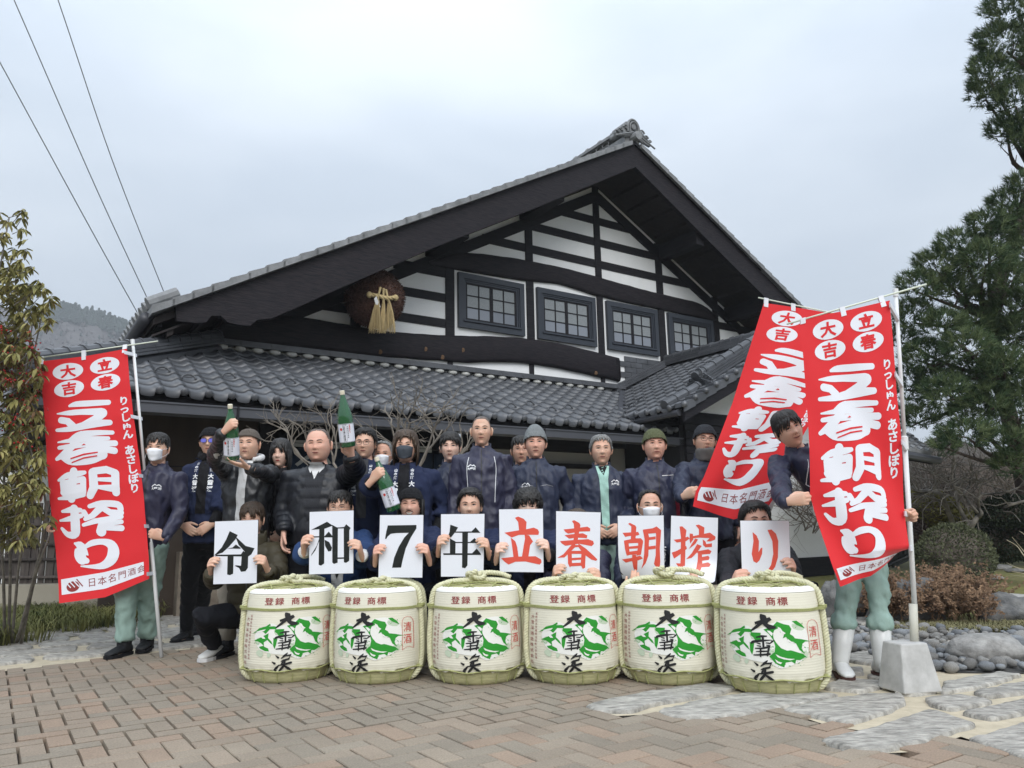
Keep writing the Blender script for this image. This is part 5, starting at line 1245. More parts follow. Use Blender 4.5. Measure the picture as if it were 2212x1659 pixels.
M_bushp = mat('purple_brown_leaf', (.035, .02, .02), .8, col2=(.09, .055, .045), vscale=6)
M_dry = mat('dry_brown_shrub', (.10, .055, .032), .9, col2=(.24, .15, .085), vscale=9)
M_grass = mat('sedge_blade', (.055, .075, .020), .7, col2=(.22, .21, .07), vscale=3.2, spec=.3)
M_grassd = mat('dry_lawn', (.12, .12, .05), .9, col2=(.24, .21, .11), vscale=4)
M_rock = mat('dark_garden_rock', (.05, .052, .055), .8, col2=(.20, .195, .185), vscale=6, bump=1, bscale=12, dist=.03, detail=8)
M_rockl = random_tint(mat('grey_boulder', (.17, .165, .155), .85, col2=(.36, .35, .33), vscale=14, bump=.8, bscale=40, dist=.01, detail=7), .32)
M_pebd = random_tint(mat('slate_pebble', (.10, .11, .12), .8, col2=(.25, .26, .27), vscale=16, bump=.6, bscale=40), .3)
M_fence = random_tint(mat('weathered_fence_board', (.035, .028, .026), .9, col2=(.10, .085, .075), vscale=4, stretch=(6, 6, .8), bump=.6, bscale=20), .25)
M_cream = mat('cream_low_wall', (.33, .30, .24), .9, var=.1, vscale=2)

def rock_mesh(r, seed, amp=.25, nu=22, nv=14):
    q = MB(); sx = Vector((seed*7.3, seed*1.7, seed*3.1))
    def f(p):
        n = Vector((p.x/r[0], p.y/r[1], p.z/r[2])); k = 1+amp*mnoise.noise(n*1.3+sx)+amp*.5*mnoise.noise(n*3.1+sx)+amp*.2*mnoise.noise(n*8+sx)
        return p*k
    q.ell((0, 0, 0), r, nu, nv, f=f); return q
def rock(name, x, y, wpx, hpx, label, mtl, seed, depth=.7, parent=None, sink=.25, Y=None, cat='rock', group=None, amp=.25):
    p = on_z(x, y) if Y is None else on_y(x, y, Y); D_ = p.y; a = wpx*D_/1660/2; h = hpx*D_/1660
    me = rock_mesh((a, a*depth, h/(2-sink)*1.0), seed, amp).mesh(name, True); me.materials.append(mtl)
    o = link(name, me, parent); o.location = (p.x, p.y+a*depth*.8, p.z+h*(1-sink)/2*.6)
    if label: tag(o, label, cat, group)
    return o
rock('garden_rock', 1985, 1345, 150, 110, 'dark rugged garden rock behind the brown shrub at the right', M_rock, 1, amp=.45)
rock('garden_rock', 1840, 1335, 130, 90, 'dark garden rock seen between the mint green trouser legs', M_rock, 2, amp=.4)
rock('garden_rock', 2200, 1345, 130, 66, 'blue grey slanted rock at the right edge behind the brown shrub', M_rock, 3, amp=.4)
rock('boulder', 2165, 1428, 165, 62, 'large pale grey boulder lying on the pebbles at the right edge', M_rockl, 4, amp=.2)
rock('garden_rock', 1770, 1320, 60, 40, 'small dark rock behind the nearest barrel', M_rock, 9, amp=.3)
for i, (x, y, w_, h_, lb) in enumerate([(2125, 1238, 70, 12, 'flat stepping stone nearest the round bush'), (2150, 1252, 62, 10, 'flat stepping stone in front of the others on the moss'), (2165, 1228, 60, 10, 'flat stepping stone at the back of the moss'), (2190, 1212, 60, 9, 'flat stepping stone near the pale bare twigs'), (2205, 1236, 40, 9, 'small stepping stone at the right edge')]):
    rock('stepping_stone', x, y, w_, h_, lb, M_rockl, 20+i, 1.0, cat='stepping stone', group='stepping stones on the moss')
# bed of pebbles
bed = MB(); Pq = [gz(*c) for c in [(1740, 1340), (1905, 1352), (2212, 1362), (2500, 1372), (2500, 1450), (2212, 1452), (2050, 1450), (1990, 1440), (1890, 1420), (1740, 1400)]]
P3 = [Vector((x, y, -.006)) for x, y in Pq]; bed.add(P3, [tuple(t) for t in tessellate_polygon([P3])]); sb = tag(bed.obj('pebble_bed', mat('wet_gravel', (.06, .058, .055), .95, var=.4, vscale=60, bump=.8, bscale=90)), kind='structure')  # dark mottled grey sheet beneath the pebbles
pebm = []
for i in range(8):
    me = rock_mesh((1, random.uniform(.65, .95), random.uniform(.5, .75)), 40+i, .16, 12, 8).mesh('pebble', True); me.materials.append(M_pebd if i % 3 == 0 else M_rockl); pebm.append(me)
cnt = 0; placed = []
for _ in range(6000):
    x, y = random.uniform(1745, 2290), random.uniform(1342, 1456)
    if x < 1905 and not (1345 < y < 1425): continue
    p = on_z(x, y)
    if not inside((p.x, p.y), Pq): continue
    s_ = random.choice([.045, .055, .065, .08, .10, .12])*(.75 if y < 1385 else 1)*.62
    if any((p.x-a)**2+(p.y-b)**2 < ((s_+c)*.88)**2 for a, b, c in placed): continue
    placed.append((p.x, p.y, s_)); cnt += 1
    if cnt > 295: break
    o = link('pebble', random.choice(pebm), sb); o.location = (p.x, p.y, s_*.25+random.uniform(0, .02)); o.scale = (s_, s_, s_); o.rotation_euler = (random.uniform(-.3, .3), random.uniform(-.3, .3), random.random()*6)
# grass and moss sheets
def sheet(name, pts, z, mtl, kind='structure'):
    m_ = MB(); P = [Vector((*gz(*c), z)) for c in pts]; m_.add(P, [tuple(t) for t in tessellate_polygon([P])]); return tag(m_.obj(name, mtl), kind=kind)
sheet('lawn', [(1700, 1345), (1905, 1357), (2212, 1366), (2600, 1380), (2600, 1185), (2212, 1180), (1700, 1200)], -.009, M_moss)
sheet('gravel_path', [(1950, 1290), (2040, 1270), (2212, 1283), (2500, 1292), (2500, 1312), (2212, 1303), (2060, 1300)], -.004, mat('pale_gravel', (.30, .29, .27), .9, col2=(.50, .49, .47), vscale=30, bump=.6, bscale=60))
sheet('garden_soil', [(-600, 1500), (-5, 1395), (120, 1380), (330, 1345), (400, 1330), (420, 1290), (-600, 1260)], -.008, M_soil)
def blades(name, spots, n, ln, wd, mtl, droop=1.0, seed=1):
    """arching blades: spots = list of (centre, radius)"""
    r_ = np.random.default_rng(seed); V = []; F = []
    for c, rad, k in spots:
        for _ in range(k):
            a = r_.uniform(0, 2*math.pi); rr = rad*math.sqrt(r_.random()); b = Vector((c.x+rr*math.cos(a), c.y+rr*math.sin(a), c.z)); l = ln*r_.uniform(.6, 1.2); a2 = a+r_.normal(0, .7)
            d = Vector((math.cos(a2), math.sin(a2), 0)); s_ = Vector((-d.y, d.x, 0))*wd; k0 = len(V); out = l*r_.uniform(.35, .95)*droop
            P = [b, b+d*out*.25+Vector((0, 0, l*.5)), b+d*out*.65+Vector((0, 0, l*.62)), b+d*out*1.05+Vector((0, 0, l*.40))]
            for i, p in enumerate(P):
                w_ = (1, .9, .6, .12)[i]; V += [p-s_*w_, p+s_*w_]
            F += [(k0, k0+1, k0+3, k0+2), (k0+2, k0+3, k0+5, k0+4), (k0+4, k0+5, k0+7, k0+6)]
    me = np_mesh(name, [tuple(v) for v in V], F); return tag(link(name, me, None, mtl), kind='stuff')
sp = []
for _ in range(200):
    x, y = random.uniform(-60, 355), random.uniform(1298, 1402)
    if y > 1402-max(0, x-10)*.20 and x > 10: continue
    if y > 1390-(x-180)*.16 and x > 150: continue
    sp.append((on_z(x, y), .13, 60))
blades('sedge_grass', sp, 0, .27, .0042, M_grass)
sp = [(on_z(random.uniform(1910, 2260), random.uniform(1345, 1366)), .12, 30) for _ in range(120)]+[(on_z(random.uniform(1740, 1800), random.uniform(1310, 1345)), .12, 26) for _ in range(14)]+[(on_z(random.uniform(2040, 2260), random.uniform(1303, 1318)), .2, 22) for _ in range(50)]
blades('lawn_grass', sp, 0, .055, .004, M_grassd, seed=3)
# leaf masses
def leafball(name, c, r, n, sz, mats, label=None, cat=None, core=True, group=None, flat=False, seed=0, z0=None, lump=.12):
    r_ = np.random.default_rng(seed+5); root = tag(empty(name, (c.x, c.y, 0)), label, cat, group); inv = Matrix.Translation(-root.location)
    V = []; F = []
    for i in range(n):
        z = 1-2*(i+.5)/n; t = i*2.39996; q_ = math.sqrt(1-z*z); nn = Vector((q_*math.cos(t), q_*math.sin(t), z)); k = 1+lump*mnoise.noise(nn*2.6+Vector((seed, 0, 0)))+lump*.5*mnoise.noise(nn*7)
        k *= r_.uniform(.90, 1.03); b = Vector((nn.x*r[0]*k, nn.y*r[1]*k, nn.z*r[2]*k))+c
        if z0 is not None and b.z < z0: continue
        d = (nn+Vector(r_.normal(0, .6, 3))).normalized(); s_ = d.cross(Vector(r_.normal(0, 1, 3))).normalized(); l = sz*r_.uniform(.6, 1.4); k0 = len(V)
        V += [b, b+d*l*.5+s_*l*.28, b+d*l, b+d*l*.5-s_*l*.28]; F.append((k0, k0+1, k0+2, k0+3))
    me = np_mesh('foliage', [tuple(v) for v in V], F); o = link('foliage', me, root, mats); o.matrix_parent_inverse = inv; tag(o, kind='stuff')
    if core:
        q = MB(); q.ell(c, tuple(x*.93 for x in r), 24, 16, f=lambda p: p*(1+lump*mnoise.noise(Vector((p.x/r[0], p.y/r[1], p.z/r[2]))*2.6+Vector((seed, 0, 0))))); o = q.obj('branches', M_twigd, root, True); o.matrix_parent_inverse = inv
    return root
def lb(name, x, y, w_, h_, Y, n, sz, mtl, label, seed, cat='shrub', **k):
    c = on_y(x, y, Y); s_ = Y/1660; return leafball(name, c, (w_*s_/2, w_*s_/2*.8, h_*s_/2), n, sz, mtl, label, cat, seed=seed, **k)
lb('round_bush', 2062, 1200, 150, 125, 10.2, 9000, .035, M_bush, 'large clipped dome shaped bush beside the black roof ornament', 1)
lb('shrub', 1990, 1105, 150, 80, 12.6, 5000, .05, M_bushy, 'yellowish green shrub behind the white banner pole', 2)
lb('shrub', 1955, 1148, 85, 60, 11.8, 3200, .04, M_bushp, 'purple brown low shrub beside the white pole', 3)
lb('shrub', 2120, 1140, 130, 70, 12.4, 4500, .05, M_bushy, 'mossy green shrub at the foot of the bare tree', 4)
lb('shrub', 2180, 1105, 120, 60, 11.0, 4500, .05, M_bushd, 'upper dark green cushion shrub at the right edge', 5)
lb('shrub', 2165, 1168, 130, 85, 11.6, 5000, .05, M_bushd, 'lower dark green shrub behind the pale bare twigs', 6)
# dry brown shrub: dense fine twigs and small leaves
def twigs(name, label, cat, base, n, ln, spread, mtl, r0=.003, leaf=None, leafn=0, leafs=.02, seed=2, up=1.0, kind=None, levels=3, parent=None):
    r_ = random.Random(seed); root = parent or tag(empty(name, base[0]), label, cat); inv = Matrix.Translation(-root.location); q = MB(); lf = MB()
    def grow(p, d, l, rad, lev):
        k = 4; pts = [p]; dd = d.copy()
        for i in range(k):
            dd = (dd+Vector((r_.gauss(0, .18), r_.gauss(0, .18), r_.gauss(0, .12)+.03*up))).normalized(); pts.append(pts[-1]+dd*l/k)
        q.tube(pts, [rad*(1-.5*i/k) for i in range(k+1)], 4 if lev < 2 else 3, cap=False)
        if lev < levels:
            for _ in range(r_.choice([2, 3, 3])):
                f = r_.uniform(.35, 1); i = int(f*k); nd = (dd+Vector((r_.gauss(0, spread), r_.gauss(0, spread), r_.gauss(.12*up, spread*.7)))).normalized(); grow(pts[min(k, i)], nd, l*r_.uniform(.5, .8), rad*.58, lev+1)
        if leaf and lev >= 1:
            for _ in range(leafn):
                b = pts[r_.randint(1, k)]; e = Vector((r_.gauss(0, 1), r_.gauss(0, 1), r_.gauss(0, 1))).normalized(); s_ = e.orthogonal().normalized(); L_ = leafs*r_.uniform(.6, 1.3)
                lf.add([b, b+e*L_*.5+s_*L_*.3, b+e*L_, b+e*L_*.5-s_*L_*.3], [(0, 1, 2, 3)])
    for i in range(n):
        b = base[i % len(base)]; a = r_.uniform(0, 6.28); grow(b+Vector((r_.gauss(0, .02), r_.gauss(0, .02), 0)), Vector((math.cos(a)*spread, math.sin(a)*spread, up)).normalized(), ln*r_.uniform(.7, 1.2), r0, 0)
    o = q.obj('twigs', mtl, root); o.matrix_parent_inverse = inv; tag(o, kind='stuff')
    if lf.v: o = lf.obj('leaves', leaf, root); o.matrix_parent_inverse = inv; tag(o, kind='stuff')
    return root
bs = [on_z(random.uniform(1900, 2130), random.uniform(1325, 1352)) for _ in range(90)]
twigs('dry_shrub', 'low dry brown leafless shrub between the white pole and the rocks', 'shrub', bs, 150, .26, .55, M_dry, .003, M_dry, 9, .028, seed=5)
bs = [on_z(random.uniform(1925, 2240), random.uniform(1215, 1228)) for _ in range(40)]
for p in bs: p.z = .5
# bare twig thicket in the background right
thick = tag(empty('bare_thicket', on_y(2060, 1150, 13)), 'tangled leafless grey brown thicket behind the garden', 'thicket')
bs = [on_y(random.uniform(1700, 2300), random.uniform(1090, 1160), random.uniform(12.5, 15)) for _ in range(80)]
twigs('x', None, None, bs, 210, .95, .75, M_twigd, .012, None, seed=8, parent=thick, up=.7, levels=3)
bank = MB(); nn = 60
for i in range(nn+1):
    x = 1650+i*16; 
    for j, (yy, Y) in enumerate(((1150, 15.2), (1075+12*math.sin(i*.7), 15.8), (985+18*math.sin(i*.45)+8*math.sin(i*1.7), 16.6), (960+18*math.sin(i*.45), 19))): bank.v.append(tuple(on_y(x, yy, Y)+Vector((0, mnoise.noise(Vector((i*.5, j, 0)))*.3, 0))))
for i in range(nn):
    for j in range(3): bank.f.append((i*4+j, (i+1)*4+j, (i+1)*4+j+1, i*4+j+1)); bank.m.append(0)
tag(bank.obj('wooded_bank', mat('brown_bank', (.035, .03, .026), .95, col2=(.11, .095, .08), vscale=5, bump=1, bscale=8, dist=.2, detail=8)), kind='structure')
for i in range(7):
    lb('thicket_bush', 1900+i*55, 1075+random.uniform(-20, 10), 110, 110, 15, 2600, .07, M_twigd, ['brown bush far left in the thicket behind the right banner', 'brown bush beside the white pole top', 'brown bush behind the left bare trunk', 'brown bush behind the forked bare trunk', 'brown bush right of the forked bare trunk', 'brown bush under the pine at the right', 'brown bush at the far right edge of the thicket'][i], 30+i, group='leafless bushes in the background', lump=.3)
def z8(x, y): return (1882.8+.1488*x, 932.6+.1488*y)
def limbs(root, name, L_, Y, mtl, sc=1.0, twig=True, seed=3, jit=.25):
    inv = Matrix.Translation(-root.location); r_ = random.Random(seed); q = MB(); tw = MB()
    for P in L_:
        W = [on_y(*z8(x, y), Y+r_.uniform(-jit, jit)*min(1, i*.5)) for i, (x, y, w_) in enumerate(P)]; C = catmull(W, 4); rad = np.interp(np.linspace(0, 1, len(C)), np.linspace(0, 1, len(P)), [w_*.1488*Y/1660/2*sc for _, _, w_ in P]); q.tube(C, [float(a) for a in rad], 8)
        if twig:
            for _ in range(14):
                i = r_.randint(len(C)//3, len(C)-1); d = Vector((r_.gauss(0, 1), r_.gauss(0, .6), r_.gauss(.5, .8))).normalized(); p = C[i]; pts = [p]
                for k in range(5): d = (d+Vector((r_.gauss(0, .35), r_.gauss(0, .2), r_.gauss(0, .3)))).normalized(); pts.append(pts[-1]+d*.13)
                tw.tube(pts, [.009, .008, .007, .006, .005, .004], 4, cap=False)
    o = q.obj(name, mtl, root, True); o.matrix_parent_inverse = inv
    if tw.v: o = tw.obj('twigs', mtl, root); o.matrix_parent_inverse = inv; tag(o, kind='stuff')
bt = tag(empty('bare_tree', on_y(*z8(1390, 1560), 10.9)), 'forked bare grey tree rising behind the round bush', 'tree')
limbs(bt, 'trunk', [[(1385, 1540, 95), (1430, 1400, 85), (1500, 1290, 70), (1560, 1230, 60), (1750, 1185, 50), (2000, 1070, 42), (2230, 1000, 34)], [(1435, 1360, 70), (1360, 1260, 55), (1290, 1130, 50), (1240, 990, 42), (1220, 850, 36), (1180, 790, 30), (1060, 700, 22), (980, 640, 12)],
   [(1560, 1235, 55), (1600, 1180, 45), (1560, 1100, 40), (1570, 930, 32), (1750, 900, 30), (1950, 870, 26), (2110, 820, 24), (2230, 740, 18)], [(1560, 1200, 45), (1460, 1080, 38), (1380, 980, 34), (1300, 880, 30), (1190, 790, 26), (1300, 700, 22), (1450, 620, 20), (1700, 520, 18), (1850, 460, 16), (1960, 380, 12)], [(1240, 1010, 36), (1300, 940, 30), (1420, 780, 26), (1440, 700, 20), (1640, 700, 16), (1830, 690, 10)]], 10.9, M_bark2)
bt2 = tag(empty('bare_tree', on_y(*z8(1200, 1520), 11.4)), 'leaning bare trunk left of the forked tree, bent back over the shrubs', 'tree')
limbs(bt2, 'trunk', [[(1200, 1520, 80), (1180, 1350, 75), (1120, 1180, 70), (1040, 980, 60), (970, 890, 55), (820, 860, 60), (690, 860, 60), (600, 800, 50)], [(980, 900, 40), (900, 650, 20), (860, 560, 14)], [(1050, 1020, 40), (860, 960, 36), (680, 890, 30)]], 11.4, M_bark2, seed=6)
# pale twigs at the right edge
pt = tag(empty('pale_bare_shrub', on_y(2230, 1240, 8.5)), 'pale bare branching shrub reaching in from the right edge', 'shrub')
limbs(pt, 'branches', [[(2500, 2150, 26), (2350, 1950, 22), (2212, 1800, 18), (2110, 1660, 14), (1960, 1570, 9)], [(2480, 2100, 24), (2300, 1850, 20), (2180, 1700, 14), (2040, 1530, 8)], [(2500, 2120, 24), (2300, 2020, 18), (2100, 1970, 12), (1960, 1900, 7)], [(2480, 2150, 22), (2250, 2070, 16), (2040, 2030, 8)], [(2500, 2000, 22), (2330, 1700, 16), (2220, 1500, 10), (2140, 1440, 7)], [(2520, 2180, 22), (2300, 2120, 16), (2000, 2075, 7)]], 8.5, mat('pale_stem', (.38, .33, .22), .7, var=.15), sc=.8, twig=False)
# black roof ornament standing in the garden
oc = on_z(1976, 1240); osc = 1.0
o = ornament(Vector((oc.x, oc.y-.0, .26)), Vector((1, 0, 0)), Vector((0, -1, 0)), .72, mat('black_glazed_tile', (.022, .026, .030), .35, spec=.6, var=.3, vscale=6), 'garden_ornament', None)
tag(o, 'black glazed roof ornament with a gold crest standing on the garden ground', 'ornament')
q = MB(); q.lathe([(.085, 0), (.085, .03), (.06, .05), (.02, .055), (.018, .07), (.001, .07)], 18, (oc.x, oc.y-.06, .26+.36*.72), rot=Vector((0, -1, 0)).to_track_quat('Z', 'Y').to_matrix()); gd = q.obj('gold_crest', mat('old_gold', (.42, .24, .06), .4, metal=.6), o)

# ---------------- pine
pine = tag(empty('pine_tree', on_y(2160, 1150, 10.8)), 'tall dark green pine tree spreading over the garden at the right', 'tree'); pinv = Matrix.Translation(-pine.location)
blobs = [(2200, 20, 90, 50, 10.2), (2175, 95, 80, 55, 10.3), (2140, 160, 58, 55, 10.2), (2130, 205, 48, 36, 10.4), (2195, 215, 60, 50, 10.2), (2175, 280, 52, 34, 10.4), (2215, 285, 50, 42, 10.2), (2250, 150, 60, 120, 10.8),
  (2215, 400, 50, 32, 10.2), (2180, 440, 52, 34, 10.3), (2140, 485, 60, 36, 10.2), (2200, 490, 60, 50, 10.6), (2075, 530, 62, 38, 10.2), (2130, 560, 70, 42, 10.0), (2025, 575, 60, 40, 10.3), (1985, 620, 55, 40, 10.2), (2060, 625, 60, 36, 10.4), (2180, 600, 60, 36, 10.1), (1975, 685, 50, 44, 10.5), (2040, 700, 56, 36, 10.2), (2110, 650, 46, 26, 10.6),
  (2090, 745, 66, 40, 10.0), (2000, 770, 62, 44, 10.4), (2200, 720, 44, 44, 10.4), (2170, 790, 66, 44, 10.1), (1960, 830, 50, 44, 10.6), (2050, 850, 66, 46, 10.1), (2140, 870, 66, 50, 10.2), (2205, 880, 50, 60, 10.3), (1990, 900, 50, 34, 10.5), (2090, 935, 70, 34, 10.0), (2180, 950, 60, 34, 10.2), (1950, 730, 34, 34, 10.9), (2230, 640, 40, 60, 10.6), (2040, 960, 36, 24, 9.9), (2190, 670, 60, 46, 10.5), (2110, 700, 50, 36, 10.5), (2160, 520, 55, 40, 10.7), (2215, 820, 46, 50, 10.6), (2110, 800, 60, 40, 10.6), (2080, 590, 50, 34, 10.7), (2210, 560, 46, 46, 10.3), (2160, 720, 60, 40, 10.9), (2100, 890, 60, 40, 10.7), (2020, 820, 50, 36, 10.8), (2195, 1000, 60, 36, 10.4)]
rn = np.random.default_rng(11)
def needles(bl, per, ln, wd, mtl, name, frac):
    V = []; F = []
    for bi, (bx, by, rx, ry, Y) in enumerate(bl):
        n = int(per*(rx*ry)/3000)
        for _ in range(n):
            d = rn.normal(0, 1, 3); d /= np.linalg.norm(d); rr = rn.uniform(.45, 1.0)**.5
            if d[2] < -.4 and rn.random() < .6: continue
            c = on_y(bx+d[0]*rx*rr, by-d[2]*ry*rr, Y+d[1]*rx*rr*Y/1660*.9)
            ax = np.array([d[0]*.9+rn.normal(0, .25), d[1]*.5+rn.normal(0, .25), .55+.5*d[2]+rn.normal(0, .2)]); ax /= np.linalg.norm(ax); c = np.array(c)
            for k in range(15):
                v = ax*rn.uniform(.6, 1.3)+rn.normal(0, .48, 3); v /= np.linalg.norm(v); s_ = np.cross(v, rn.normal(0, 1, 3)); s_ /= np.linalg.norm(s_); l = ln*rn.uniform(.7, 1.2); k0 = len(V); b = c-ax*rn.uniform(0, .05)
                V += [b-s_*wd, b+s_*wd, b+v*l]; F.append((k0, k0+1, k0+2))
    me = np_mesh(name, V, F); o = link('foliage', me, pine, mtl); o.matrix_parent_inverse = pinv; tag(o, kind='stuff')
needles(blobs, 210, .105, .0048, M_needle, 'needles', 1); needles([(a, b-4, c*.96, d*.9, e-.12) for a, b, c, d, e in blobs], 110, .11, .0044, M_needle2, 'needles_b', 1)
q = MB(); tr = [on_y(2230, 1180, 11.3), on_y(2205, 1000, 11.2), on_y(2160, 820, 11.0), on_y(2145, 690, 10.9), on_y(2175, 560, 11), on_y(2235, 380, 11), on_y(2262, 150, 11), on_y(2270, -20, 11)]
q.tube(catmull(tr, 4), [float(a) for a in np.interp(np.linspace(0, 1, 29), [0, 1], [.13, .06])], 10); o = q.obj('trunk', M_bark, pine, True); o.matrix_parent_inverse = pinv
for bi, (bx, by, rx, ry, Y) in enumerate(blobs):
    q = MB(); t0 = min(tr, key=lambda p: (p-on_y(bx, by+60, Y)).length); e = on_y(bx, by+ry*.3, Y)
    mid = t0.lerp(e, .5)+Vector((random.uniform(-.1, .1), random.uniform(-.1, .1), -.08)); C = catmull([t0, mid, e], 4)
    q.tube(C, [float(a) for a in np.interp(np.linspace(0, 1, 9), [0, 1], [.045, .014])], 6)
    for k in range(9):
        b = C[random.randint(3, 8)]; e2 = b+Vector((random.gauss(0, .10), random.gauss(0, .10), random.gauss(.05, .07))); q.tube([b, b.lerp(e2, .5)+Vector((0, 0, random.uniform(-.05, .04))), e2], [.012, .009, .005], 4, cap=False)
    o = q.obj('limb', M_bark, pine, True); o.matrix_parent_inverse = pinv

# ---------------- berry tree at the left
bt_ = tag(empty('berry_tree', on_z(25, 1392)), 'slender olive leaved tree with red berries at the left edge', 'tree'); binv = Matrix.Translation(-bt_.location)
q = MB(); stems = [[(10, 1395), (5, 1200), (-20, 900), (-10, 650), (20, 470)], [(25, 1395), (40, 1230), (60, 1080), (45, 900), (70, 700)], [(45, 1390), (75, 1250), (95, 1190), (108, 1150)], [(18, 1395), (22, 1200), (10, 1000), (60, 820), (95, 660)], [(35, 1392), (70, 1260), (100, 1100), (60, 950), (30, 780)], [(5, 1390), (-30, 1200), (-60, 800), (-30, 560)]]
YB = 6.0
bz = on_z(25, 1392).y
for S in stems:
    P = [on_y(x, y, bz+(YB-bz)*min(1, i/1.5)) for i, (x, y) in enumerate(S)]; P[0].z = 0; q.tube(catmull(P, 5), [float(a) for a in np.interp(np.linspace(0, 1, 5*(len(S)-1)+1), [0, 1], [.014, .005])], 6)
o = q.obj('stem', M_bark2, bt_, True); o.matrix_parent_inverse = binv
lfg, lfr, tw, be = MB(), MB(), MB(), MB(); rb_ = random.Random(4)
regs = [((-60, 75), (430, 520), 26, 0), ((-60, 60), (520, 600), 16, 0), ((-60, 95), (560, 640), 60, 0), ((-60, 112), (610, 700), 95, .05), ((-60, 80), (690, 760), 70, .3), ((-60, 95), (740, 820), 95, .6), ((-60, 90), (800, 900), 100, .75), ((-60, 95), (880, 980), 105, .35), ((-60, 100), (960, 1060), 110, .2), ((-60, 108), (1040, 1130), 90, .2), ((-60, 90), (1100, 1170), 40, .15)]
for (xa, xb), (ya, yb), n, red in regs:
    for _ in range(n):
        x, y = rb_.uniform(xa, xb), rb_.uniform(ya, yb)
        if x > 60 and rb_.random() < .35: continue
        tip = on_y(x, y, YB+rb_.uniform(-.35, .35)); b = tip+Vector((rb_.uniform(-.16, -.03), rb_.uniform(-.05, .05), rb_.uniform(-.14, -.02)))
        tw.tube([b, b.lerp(tip, .5)+Vector((0, 0, -.01)), tip], [.004, .003, .002], 4, cap=False)
        for k in range(rb_.randint(5, 8)):
            a = rb_.uniform(0, 6.28); d = Vector((math.cos(a)*.55, math.sin(a)*.55, rb_.uniform(-1.0, -.1))).normalized(); s_ = d.cross(Vector((0, 0, 1))).normalized(); l = rb_.uniform(.055, .10); p0 = tip.lerp(b, rb_.random()*.3)
            nrm = s_.cross(d)*l*.10; w_ = l*.17
            V = [p0, p0+d*l*.35+s_*w_+nrm, p0+d*l*.35-nrm*.3, p0+d*l*.35-s_*w_+nrm, p0+d*l*.75+s_*w_*.7+nrm+Vector((0, 0, -.004)), p0+d*l*.75-nrm*.2+Vector((0, 0, -.004)), p0+d*l*.75-s_*w_*.7+nrm+Vector((0, 0, -.004)), p0+d*l+Vector((0, 0, -.01))]
            (lfr if rb_.random() < red*.28 else lfg).add(V, [(0, 1, 2), (0, 2, 3), (1, 4, 5, 2), (2, 5, 6, 3), (4, 7, 5), (5, 7, 6)])
        if red > .2 and rb_.random() < red:
            for k in range(rb_.randint(2, 6)): be.ell(tip+Vector((rb_.gauss(0, .022), rb_.gauss(0, .02), rb_.gauss(-.02, .02))), (.0075,)*3, 6, 4)
for mb_, nm, mt in ((lfg, 'leaves', M_leafg), (lfr, 'leaves', M_leafr), (tw, 'twigs', M_bark2), (be, 'berries', M_berry)):
    o = mb_.obj(nm, mt, bt_); o.matrix_parent_inverse = binv; tag(o, kind='stuff')
# ---------------- leafless shrub in front of the entrance
ebase = [on_y(760, 1080, 6.9), on_y(905, 1080, 6.9), on_y(700, 1060, 6.9)]
for p in ebase: p.z = .9
es = tag(empty('bare_garden_tree', Vector((ebase[1].x, 6.9, 0))), 'bare twiggy tree with pale branches in front of the lower roof', 'tree'); einv = Matrix.Translation(-es.location)
er = random.Random(9); q = MB(); tq = MB()
def eg(p, d, l, rad, lev):
    pts = [p]; k = 5
    for i in range(k): d = (d+Vector((er.gauss(0, .20), er.gauss(0, .12), er.gauss(0, .14)))).normalized(); pts.append(pts[-1]+d*l/k)
    (q if lev < 1 else tq).tube(pts, [rad*(1-.45*i/k) for i in range(k+1)], 5 if lev < 2 else 4, cap=False)
    if lev < 4:
        for _ in range(er.choice([2, 3])):
            eg(pts[er.randint(2, k)], (d+Vector((er.gauss(0, .55), er.gauss(0, .3), er.gauss(.05, .35)))).normalized(), l*er.uniform(.55, .78), rad*.6, lev+1)
tb = Vector((ebase[1].x, 6.9, 0))
for x, y, dx in ((860, 1010, 0), (905, 1010, .5), (930, 1030, .8), (870, 1010, -.6)):
    q.tube([tb, on_y(890, 1080, 6.9), on_y(x, y, 6.9)], [.03, .025, .018], 6)
    for _ in range(2): eg(on_y(x, y, 6.9), Vector((dx*.8+er.gauss(0, .3), er.gauss(0, .15), .8)).normalized(), .42, .013, 1)
for x, y, dx in ((650, 990, -.2), (690, 1010, -.5), (720, 1000, .3)):
    q.tube([tb, on_y(780, 1100, 6.9), on_y(x, y, 6.9)], [.03, .02, .012], 6)
    for _ in range(2): eg(on_y(x, y, 6.9), Vector((dx+er.gauss(0, .3), er.gauss(0, .15), .9)).normalized(), .34, .010, 1)
o = q.obj('trunk', M_twig, es, True); o.matrix_parent_inverse = einv; o = tq.obj('twigs', M_twig, es); o.matrix_parent_inverse = einv; tag(o, kind='stuff')
# ---------------- fence and low wall at the left
fn = tag(empty('board_fence', on_y(60, 1275, 9.6)), 'old dark board fence with light gaps behind the berry tree', 'fence'); finv = Matrix.Translation(-fn.location)
x = -120
while x < 235:
    w_ = random.uniform(11, 19); y0, y1 = 1082+random.uniform(-5, 5), 1262
    a, b = on_y(x, y1, 9.6), on_y(x+w_, y1, 9.6); c = on_y(x+w_/2, y0, 9.6).z; q = MB()
    q.hexa([a, b, b+Vector((0, .02, 0)), a+Vector((0, .02, 0)), Vector((a.x, a.y, c)), Vector((b.x, b.y, c)), Vector((b.x, b.y+.02, c)), Vector((a.x, a.y+.02, c))]); o = q.obj('board', M_fence, fn); o.matrix_parent_inverse = finv; x += w_+random.choice([1.5, 2, 4])
for y in (1105, 1135, 1178, 1210, 1248):
    q = MB(); q.tube([on_y(-130, y, 9.57), on_y(238, y-2, 9.57)], .018, 6); o = q.obj('rail', M_fence, fn); o.matrix_parent_inverse = finv
